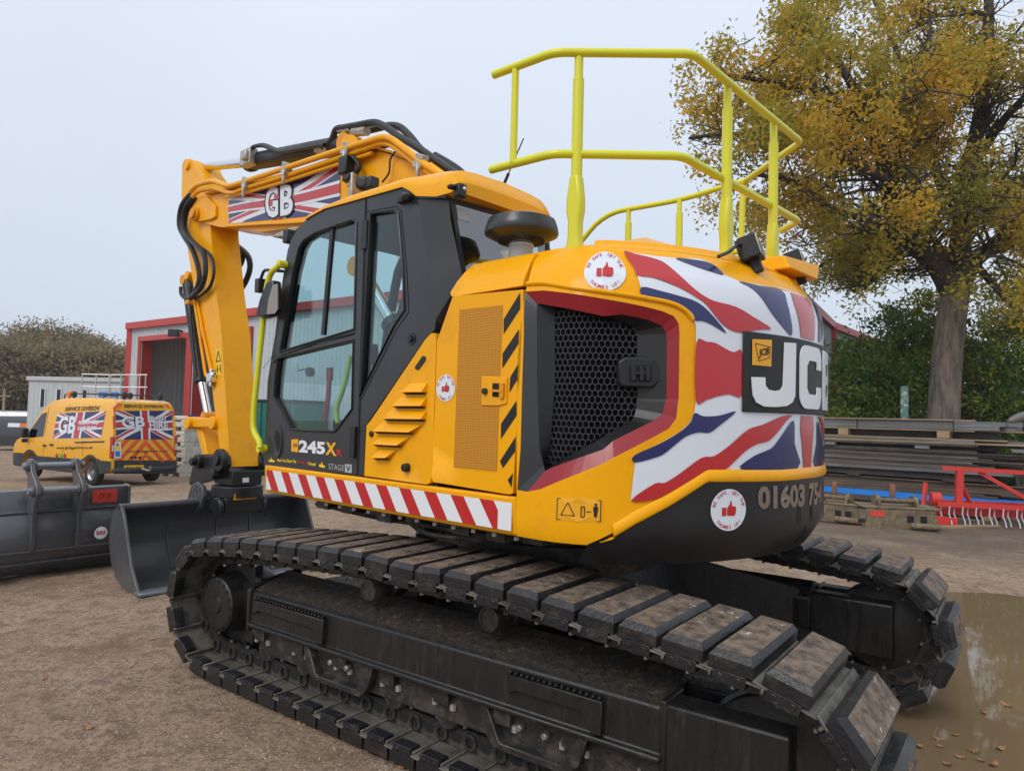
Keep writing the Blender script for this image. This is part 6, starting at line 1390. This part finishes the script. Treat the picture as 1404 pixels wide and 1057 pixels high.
# ---------------- right shed
RA=at_depth(1118,500,28.0); RBp=at_depth(1140,500,32.0); RC_=at_depth(1186,500,36.5); zR=at_depth(1140,447,32).z; gR=-1.4
rsd=thing('grey_shed','grey-green clad shed with red trim behind the green shrubs','shed',(0,0,0)); dB=(Vector((RC_.x,RC_.y))-Vector((RBp.x,RBp.y))).normalized()*14; RD=Vector((RBp.x,RBp.y))+dB; dA=(Vector((RBp.x,RBp.y))-Vector((RA.x,RA.y))).normalized()*8; RE=Vector((RBp.x,RBp.y))-dA
corr('wall',(RBp.x,RBp.y),(RD.x,RD.y),gR,zR,'clad_green',rsd,pitch=.3); corr('wall',(RE.x,RE.y),(RBp.x,RBp.y),gR,zR,'clad_green',rsd,pitch=.3)
bar('roof_edge',Vector((RBp.x,RBp.y-.1,zR)),Vector((RD.x,RD.y-.1,zR)),.3,.3,'clad_red',rsd); bar('roof_edge',Vector((RE.x,RE.y-.1,zR)),Vector((RBp.x,RBp.y-.1,zR)),.3,.3,'clad_red',rsd); bar('down_pipe',Vector((RBp.x,RBp.y-.15,gR)),Vector((RBp.x,RBp.y-.15,zR)),.22,.22,'clad_red',rsd)
# ---------------- stacked beams
PA=at_depth(1128,640,19.4); PBk=at_depth(1404,640,16.4); pd=(Vector((PBk.x,PBk.y))-Vector((PA.x,PA.y))).normalized(); pn=Vector((-pd.y,pd.x)); 
if pn.y<0: pn=-pn
gP=gz(PA.x+1.5,PA.y-1); ang=math.atan2(pd.y,pd.x)
def beam(name,m,label,group,z,h,dep,s0,s1,nd,i_=0,ibeam=False,wob=.02):
    c=Vector((PA.x,PA.y))+pd*(s0+s1)/2+pn*nd; L=s1-s0; mb=MB()
    if ibeam:
        mb.box((0,0,h-.012),(L,dep,.024)); mb.box((0,0,.012),(L,dep,.024)); mb.box((0,0,h/2),(L,.02,h-.05))
    else: mb.box((0,0,h/2),(L,dep,h))
    o=mb.build(name,m,None,smooth=0,bevel=.004,seg=1); o.location=(c.x,c.y,z); o.rotation_euler=(0,random.uniform(-.002,.002),ang+random.uniform(-wob,wob)*.35); return tag(o,label,{'steel_bar':'bar','timber_plank':'plank','spacer_block':'block','blue_bar':'bar'}[name],group)
zc=gP+.08
rows=[]
def row(name,m,label,h,dep,cnt,s=( -3.,4.3),ib=False,jit=.5,gap=.004):
    global zc
    for i in range(cnt):
        g_={'steel_bar':'stacked steel beams','timber_plank':'stacked timber planks','blue_bar':'blue beams low in the stack','spacer_block':'spacer blocks'}[name]
        beam(name,m,label,g_,zc,h*HS_,dep,s[0]+random.uniform(-jit,jit),s[1]+random.uniform(-jit*1.6,jit),i*(dep+.03)+random.uniform(0,.05),ibeam=ib)
    zc+=h*HS_+gap
def blocks(h,sx,m='timber',dep=.9):
    global zc
    for s in sx:
        c=Vector((PA.x,PA.y))+pd*s+pn*.35; mb=MB(); mb.box((0,0,h/2),(.22+random.random()*.12,dep,h)); o=mb.build('spacer_block',m,None,bevel=.006,seg=1); o.location=(c.x,c.y,zc); o.rotation_euler=(0,0,ang+random.uniform(-.05,.05)); tag(o,'short timber spacer block between layers of the beam stack','block','spacer blocks')
    for q_,nd in enumerate((.3,.55,.8)): beam('steel_bar','beam_dark','dark filler bar added behind the spacer blocks to shade the gap','stacked steel beams',zc+.002,h*.93,.2,-3+.1*q_,4.0-.15*q_,nd)  # dark bars added so the gaps between blocks read as shade
    zc+=h+.003
HS_=1.0
zc=gP+.02; blocks(.22,(-2,.4,2.6,3.8)); row('steel_bar','beam_dark','dark steel beam near the bottom of the long stack',.07,.22,3); row('timber_plank','beam_brown','brown weathered plank in the lower part of the stack',.05,.2,3)
row('blue_bar','beam_blue','bright blue painted beam low in the long stack',.16,.2,2,s=(-3,4.6),jit=.2); row('timber_plank','beam_brown','brown weathered plank in the lower part of the stack',.045,.24,3); row('timber_plank','beam_brown','brown weathered plank in the lower part of the stack',.04,.22,3); row('timber_plank','beam_brown','brown weathered plank in the lower part of the stack',.05,.2,3)
HS_=.9
row('steel_bar','beam_brown','wide rusty steel beam halfway up the stack',.20,.2,2,ib=True); blocks(.05,(-1.5,.8,3.0,5.2),'beam_dark'); row('steel_bar','beam_dark','long dark steel beam in the middle of the stack',.17,.18,2,ib=True); row('steel_bar','beam_grey','grey steel beam lying on the dark beams',.09,.22,2); row('timber_plank','beam_brown','brown plank above the grey middle beams',.04,.2,3)
for q_ in range(9): row(*(('steel_bar','beam_grey','slim grey bar in the packed middle layers of the stack') if q_%3==0 else ('timber_plank','beam_brown','thin brown batten in the packed middle layers of the stack') if q_%3==1 else ('steel_bar','beam_dark','slim dark bar in the packed middle layers of the stack')),.035+.02*(q_%2),.16,3,jit=.6)
row('steel_bar','beam_dark','thin dark beam under the brown planks',.06,.2,3); blocks(.08,(-1.8,.2,2.4,4.4),'beam_grey'); row('steel_bar','beam_dark','thin dark beam under the brown planks',.06,.2,3); row('timber_plank','timber','pale timber plank under the upper bundle',.045,.22,4); row('steel_bar','beam_grey','slim grey beam under the upper bundle',.06,.2,3); row('timber_plank','timber','pale timber plank under the upper bundle',.035,.22,4)
blocks(.17,(-1.9,.55,2.9,5.1)); row('timber_plank','timber','pale timber plank carrying the strapped grey bundle',.03,.22,4); row('steel_bar','beam_grey','grey steel section in the strapped upper bundle',.12,.16,4,jit=.25); row('steel_bar','beam_grey','grey steel section in the strapped upper bundle',.12,.16,4,jit=.25); row('timber_plank','timber','pale plank lying on top of the stack',.04,.24,3,s=(-2.5,2.6),jit=.9); 
ztop_p=zc
for s in (.9,3.1,5.3):
    c=Vector((PA.x,PA.y))+pd*s+pn*-.095; mb=MB(); mb.box((c.x,c.y,ztop_p-.2),(.02,.006,.36)); tag(mb.build('steel_strap','black',None),'thin black strap around the upper grey bundle','strap','straps on the bundle')
gpz=at_depth(1240,531,19.6).z; gp_=at_depth(1240,560,19.6); m_=MB(); m_.cyl((gp_.x,gp_.y,gP-.3),(gp_.x,gp_.y,gpz),.10,n=14); m_.cyl((gp_.x,gp_.y,gpz),(gp_.x,gp_.y,gpz+.03),.085,n=14)
mat('peeling_green',(.10,.20,.18),.7,noise_s=9,col2=(.42,.46,.42),lo=.5,hi=.6); tag(m_.build('pipe_post','peeling_green',None),'green post with peeling paint standing behind the stack','post')
# ---------------- rusty coupler frames and red cultivator
def frame_att(px,py,w_,dpt,h_,label,rz,red=True):
    g_=GP(px,py); t=thing('coupler_frame',label,'attachment',(g_.x,g_.y,g_.z),rz)
    m_=MB(); m_.box((0,dpt/2,.03),(w_,dpt,.05)); m_.build('base_plate','rusty',t,bevel=.01)
    m_=MB(); m_.slab([(-w_/2,.05),(w_/2,.05),(w_/2*.92,h_*.62),(-w_/2*.96,h_*.62)],1,0,.04); m_.build('front_plate','rusty',t,bevel=.01)
    m_=MB(); m_.box((0,dpt*.5,h_*.64),(w_*1.08,dpt*1.05,.03)); m_.build('top_plate','rusty',t,bevel=.008)
    for x in (-w_*.30,w_*.22):
        m_=MB(); m_.slab([(.05,h_*.62),(dpt*.8,h_*.62),(dpt*.7,h_*.9),(dpt*.5,h_*1.0),(.2,h_*.98),(.06,h_*.8)],0,x,x+.05); m_.cyl((x-.02,.22,h_*.84),(x+.07,.22,h_*.84),.075,n=16); m_.build('ear_plate','rusty',t,bevel=.01)
    m_=MB(); m_.cyl((-w_*.30,.22,h_*.84),(w_*.22,.22,h_*.84),.045,n=14); m_.build('cross_pin','rusty',t)
    for x in (w_*.12,w_*.30): m_=MB(); m_.box((x,-.006,h_*.33),(.12,.012,h_*.2)); m_.build('plate_slot','dark_inside',t)
    m_=MB(); m_.box((-w_*.33,-.004,h_*.45),(.26,.01,.11)); m_.build('red_mark','spray_red',t)
    m_=MB(); m_.cyl((w_*.1,-.12,.10),(w_*.5,-.10,.09),.06,n=12); m_.build('ram','rusty',t)
    m_=MB(); m_.box((-.05,dpt*.5,h_*1.12),(.10,.10,.26)); m_.build('hose_stub','rusty_red',t,bevel=.02); return t
frame_att(1236,726,1.35,.8,.66,'rusty coupler frame with twin ears beside the red cultivator',R(-12)); frame_att(1140,716,1.1,.8,.62,'muddy coupler frame with a red band next to the counterweight',R(-40))
cg=GP(1345,722); cu_=thing('cultivator','bright red spring tine cultivator in front of the beam stack','cultivator',(cg.x,cg.y,cg.z),R(-14)); 
def cbar(nm,a,b_,w_,m='implement_red'): bar(nm,Vector(a),Vector(b_),w_,w_,m,cu_)
for y in (0,.55): cbar('tool_bar',(-.85,y,.45),(2.2,y,.45),.10)
for x in (-.7,.1,.9,1.7): cbar('cross_member',(x,0,.45),(x,.55,.45),.07)
for x in (-.42,.98): cbar('headstock_post',(x,.05,.45),(x+.03,.05,1.22),.13)
cbar('headstock_beam',(-.75,.05,1.24),(1.05,.05,1.20),.09); cbar('brace',(.0,.1,1.18),(.95,.1,.62),.08); cbar('brace',(-.36,.3,1.1),(-.05,.5,.5),.07); cbar('brace',(1.0,.1,1.15),(1.5,.4,.5),.07); cbar('skid',(-1.15,-.05,.12),(-.5,-.05,.06),.2); cbar('skid_arm',(-1.15,0,.12),(-1.05,.1,.9),.07)
m_=MB(); m_.cyl((-.95,.1,.55),(-.75,.1,.55),.15,n=16); m_.build('hub','implement_red',cu_,bevel=.02)
for i in range(22):
    x=-.75+i*.13; y=-.04 if i%2 else .06; m_=MB(); m_.tube([(x,y,.42),(x-.02,y-.02,.25),(x,y-.10,.12),(x-.01,y-.17,.03)],.014,n=6); m_.build('spring_tine','galv',cu_)
cbar('rear_roller',(-.6,.9,.22),(2.2,.9,.22),.18)
pg=GP(1335,716); m_=MB(); m_.box((0,0,.04),(1.9,.12,.05)); o=m_.build('timber_plank','timber',None); o.location=GP(1340,722)+Vector((-.55,-.35,0)); o.rotation_euler=(0,0,R(14)); tag(o,'loose pale plank lying on the gravel before the cultivator','plank')
lb=at_depth(1396,573,9.5); m_=MB(); m_.lathe([(0,-.16),(.03,-.14),(.055,-.05),(.06,.06),(.05,.2),(.04,.5)],(0,0,0),(1,.1,.35),n=14); o=m_.build('grey_lever_arm','worn_grey',None); o.location=lb
m2=MB(); m2.tube([(lb.x+.45,lb.y+.05,lb.z+.16),(lb.x+.8,lb.y+.05,lb.z-.2),(lb.x+.85,lb.y+.1,gz(lb.x+.8,lb.y))],.05,n=8); s2=m2.build('support_leg','worn_grey',None); s2.parent=o; s2.matrix_parent_inverse=Matrix.Translation(-lb); tag(o,'rounded grey metal arm on a leg at the yard edge','arm')
# ---------------- oak
DO=22.; ob=at_depth(1292,600,DO); zO=gz(ob.x,ob.y)-.2; oak=thing('oak_tree','large oak with golden brown autumn leaves behind the beam stack','tree',(ob.x,ob.y,zO)); O0=Vector((ob.x,ob.y,zO))
def op(px,py,dd=0.): return at_depth(px,py,DO+dd)-O0
tr=MB(); tr.tube([Vector((.0,0,-.3)),op(1293,600),op(1296,520),op(1303,450),op(1310,400)],.48,n=18,smooth=4,taper=.82)
tr.tube([Vector((.0,0,-.3)),op(1293,610)],.66,n=18,taper=.72)
limbs=[([(1308,405),(1288,368),(1262,343),(1240,322),(1222,285),(1213,245),(1204,200),(1185,140)],.34,(0,-.3,-.8,-1.4)),([(1312,402),(1316,350),(1320,300),(1332,220),(1350,120),(1356,20),(1350,-120)],.36,(0,.3,.8,1.2)),([(1312,400),(1340,352),(1385,330),(1430,290),(1480,230)],.30,(0,.8,1.8,2.5)),([(1240,322),(1190,300),(1140,288),(1090,250),(1035,240)],.15,(-1.4,-2.2,-3)),([(1218,262),(1240,190),(1268,120),(1275,30)],.20,(-1,-.5,.3)),([(1204,200),(1160,150),(1108,122),(1050,112),(985,100)],.15,(-1.3,-1.6,-2)),([(1320,300),(1280,230),(1262,150),(1225,60),(1180,-40)],.18,(.5,1.5,3)),([(1312,390),(1280,330),(1210,370),(1160,380)],.12,(.5,2.0,3.)),([(1330,230),(1380,160),(1440,100)],.18,(1,0,-2)),([(1213,245),(1150,215),(1080,190),(990,185),(945,190)],.13,(-1.3,-2,-2.6)),([(1262,343),(1220,330),(1150,350),(1110,375)],.10,(-.5,1,2)),([(1185,140),(1130,60),(1090,0),(1060,-60)],.12,(-1,-.5,0)),([(1335,360),(1390,420),(1420,440)],.12,(.5,-1,-2))]
MASK=[(925,150),(935,95),(985,60),(1030,75),(1065,30),(1045,-400),(1900,-400),(1900,420),(1404,450),(1340,440),(1300,400),(1240,400),(1190,430),(1130,415),(1110,395),(1095,345),(1010,330),(960,290),(985,240),(930,215)]
def proj(P):
    d=P-CO; z=d.dot(CF); return PW/2+FPX*d.dot(CR)/z,PH/2-FPX*d.dot(CU)/z
anchors=[]; rg=random.Random(11)
def sprout(p,d,l,r,lev):
    n=3; pts=[p]; q=p.copy(); dd=d.copy()
    for i in range(n):
        dd=(dd+Vector((rg.gauss(0,.25),rg.gauss(0,.25),rg.gauss(.05,.2)))).normalized(); q=q+dd*l/n; pts.append(q.copy())
    vis=inpoly(*proj(q+O0),MASK)
    if r>.008 and vis: tr.tube(pts,r,n=6 if r>.04 else 4,taper=.45,k=1)
    if lev<=0:
        for t in pts[1:]: anchors.append(t)
        return
    for i in range(3 if lev>1 else 3):
        b=pts[rg.choice((1,2,3,3))]; nd=(dd*.55+Vector((rg.gauss(0,.7),rg.gauss(0,.7),rg.gauss(.1,.55)))).normalized(); sprout(b,nd,l*.62,r*.5,lev-1)
for L,r,ds in limbs:
    dd=np.interp(np.linspace(0,1,len(L)),np.linspace(0,1,len(ds)),ds); P_=[op(x,y,float(k)) for (x,y),k in zip(L,dd)]; P_=catmull(P_,3); tr.tube(P_,r*1.08,n=10,taper=.28,k=1)
    n=len(P_)
    for i in range(max(2,n//5),n):
        for k in range(2 if i<n-1 else 4):
            d=(P_[min(i+1,n-1)]-P_[i-1]).normalized(); nd=(d*.4+Vector((rg.gauss(0,.8),rg.gauss(0,.8),rg.gauss(.1,.6)))).normalized(); sprout(P_[i],nd,rg.uniform(1.3,2.4),r*.30*(1-i/n*.6),2)
mat('bark_dark',(.075,.06,.047),.9,noise_s=6,col2=(.035,.029,.024),bump=1.0,bump_s=22); tr.build('trunk',['bark','bark_dark'],oak,smooth=60)
keep=[]
for a in anchors:
    x,y=proj(a+O0)
    if inpoly(x,y,MASK): keep.append(a)
A=np.array([(a.x,a.y,a.z) for a in keep]); rs=np.random.RandomState(3); nzv=np.array([noise.noise(Vector(a)*.62+Vector((3.1,0,0))) for a in A.tolist()]); A=A[nzv>.0]; per=max(5,int(92000/len(A))); P_=np.repeat(A,per,0)+rs.normal(size=(len(A)*per,3))*.23; tb=np.clip(.38+.85*np.array([noise.noise(Vector(a)*.5) for a in A.tolist()])+rs.uniform(-.22,.22,len(A)),0,1); T=np.repeat(tb,per)*.75+rs.uniform(0,.35,len(P_))
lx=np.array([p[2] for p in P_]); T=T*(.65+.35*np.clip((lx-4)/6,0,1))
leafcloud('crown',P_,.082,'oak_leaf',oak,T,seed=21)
# ---------------- shrubs behind the stack
SHR=[('broad dark green shrub beside the grey shed',1178,515,23.6,1.5,2.0),('green shrub growing left of the oak trunk',1222,480,24.2,1.7,2.5),('yellowing shrub with golden tips left of the oak trunk',1258,450,25.0,1.5,2.4),('green shrub growing right of the oak trunk',1350,500,24.0,1.5,2.4),('yellow-green leafy shrub at the right of the oak',1398,460,24.6,1.9,2.8),('deep green shrub behind the oak trunk',1305,515,26.5,2.2,2.4),('tall green shrub beyond the red cultivator',1465,490,23.8,2.0,2.6)]
for i,(lab,px,py,D,rx,rzz) in enumerate(SHR):
    c=at_depth(px,py,D); z0=gz(c.x,c.y); t=thing('shrub',lab,'shrub',(c.x,c.y,z0)); h=c.z-z0; mb=MB(); rr0=random.Random(i)
    for k in range(7): a=rr0.random()*6.28; mb.tube([(0,0,0),(rx*.3*math.cos(a),rx*.3*math.sin(a),h*.6),(rx*.6*math.cos(a),rx*.6*math.sin(a),h*1.2)],.04,n=5,taper=.3)
    mb.build('stem','bark',t); P_,T=cluster((0,0,h*.85),(rx,rx,rzz),95,75,.26,300+i,shell=.3); P_[:,2]=np.maximum(P_[:,2],.1); T=T*(.9 if i not in (2,4) else 1.0)+(.3 if i in (2,4) else 0); leafcloud('foliage',P_,.085,'green_leaf',t,T,seed=40+i)
rs=np.random.RandomState(15); n=42000; px=rs.uniform(1130,1800,n); Dd=rs.uniform(28,33,n); hv=np.array([3.6+2.6*noise.noise(Vector((p*.012,2.3,0)))+1.2*noise.noise(Vector((p*.05,7.,0))) for p in px.tolist()]); zz=-1.4+(hv+1.4)*rs.uniform(0,1,n)
keep=px>1195; px,Dd,zz=px[keep],Dd[keep],zz[keep]
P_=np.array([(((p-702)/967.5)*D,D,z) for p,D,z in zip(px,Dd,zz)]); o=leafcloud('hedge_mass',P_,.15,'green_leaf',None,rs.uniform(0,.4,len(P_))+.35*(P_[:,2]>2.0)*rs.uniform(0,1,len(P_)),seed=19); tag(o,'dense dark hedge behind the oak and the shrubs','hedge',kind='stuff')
# fallen oak leaves
mat('dry_leaf',(.34,.17,.07),.7,noise_s=8,col2=(.22,.10,.04))
LFo=smoothpoly([(0,-.05),(.015,-.035),(.03,-.02),(.02,-.008),(.038,.012),(.024,.022),(.026,.042),(.01,.045),(0,.06),(-.01,.045),(-.026,.042),(-.024,.022),(-.038,.012),(-.02,-.008),(-.03,-.02),(-.015,-.035)],2)
mb=MB(); panel('',LFo,lambda u,v,f:(u,v,.012*math.cos(u*60)+.3*v*v*6+f),'',None,step=.03,thick=.001,build=False,mb=mb); lf0=None
LP=[(430,985),(418,993),(545,1046),(552,1052),(1290,1015),(1318,1030),(1335,1022),(1345,1034),(1300,1040),(1362,1040),(1285,1005),(1372,1018),(1310,1000),(1260,1015),(120,1000),(60,930),(300,990),(1380,960),(1350,970),(1340,800),(1370,790),(1395,812),(1300,790),(210,880)]
for i,q in enumerate(LP):
    g_=GP(*q)
    if g_ is None: continue
    if lf0 is None: o=mb.build('fallen_leaf','dry_leaf',None); lf0=o
    else: o=lf0.copy(); COL.objects.link(o)
    z=ground_z(g_.x,g_.y); 
    if pud_in(g_.x,g_.y)>-.2: z=max(z,PUD_Z+.002)
    o.location=(g_.x,g_.y,z+.006); o.rotation_euler=(random.uniform(-.2,.2),random.uniform(-.2,.2),random.random()*6.28); s=random.uniform(.4,.75); o.scale=(s,s,s); tag(o,'dry brown oak leaf lying on the yard','leaf','fallen oak leaves')
# ============================================================ damp autumn air
hm=bpy.data.materials.new('mist'); hm.use_nodes=True; n=hm.node_tree.nodes; n.clear(); ho=n.new('ShaderNodeOutputMaterial'); hv_=n.new('ShaderNodeVolumePrincipled')
hv_.inputs['Color'].default_value=(.86,.92,1,1); hv_.inputs['Density'].default_value=.0006; hm.node_tree.links.new(hv_.outputs[0],ho.inputs['Volume']); MAT['mist']=hm
m_=MB(); m_.box((0,3.6,12.),(524,524,30)); o=m_.build('haze','mist',None,smooth=0); tag(o,'thin autumn mist over the whole yard','mist',kind='stuff')
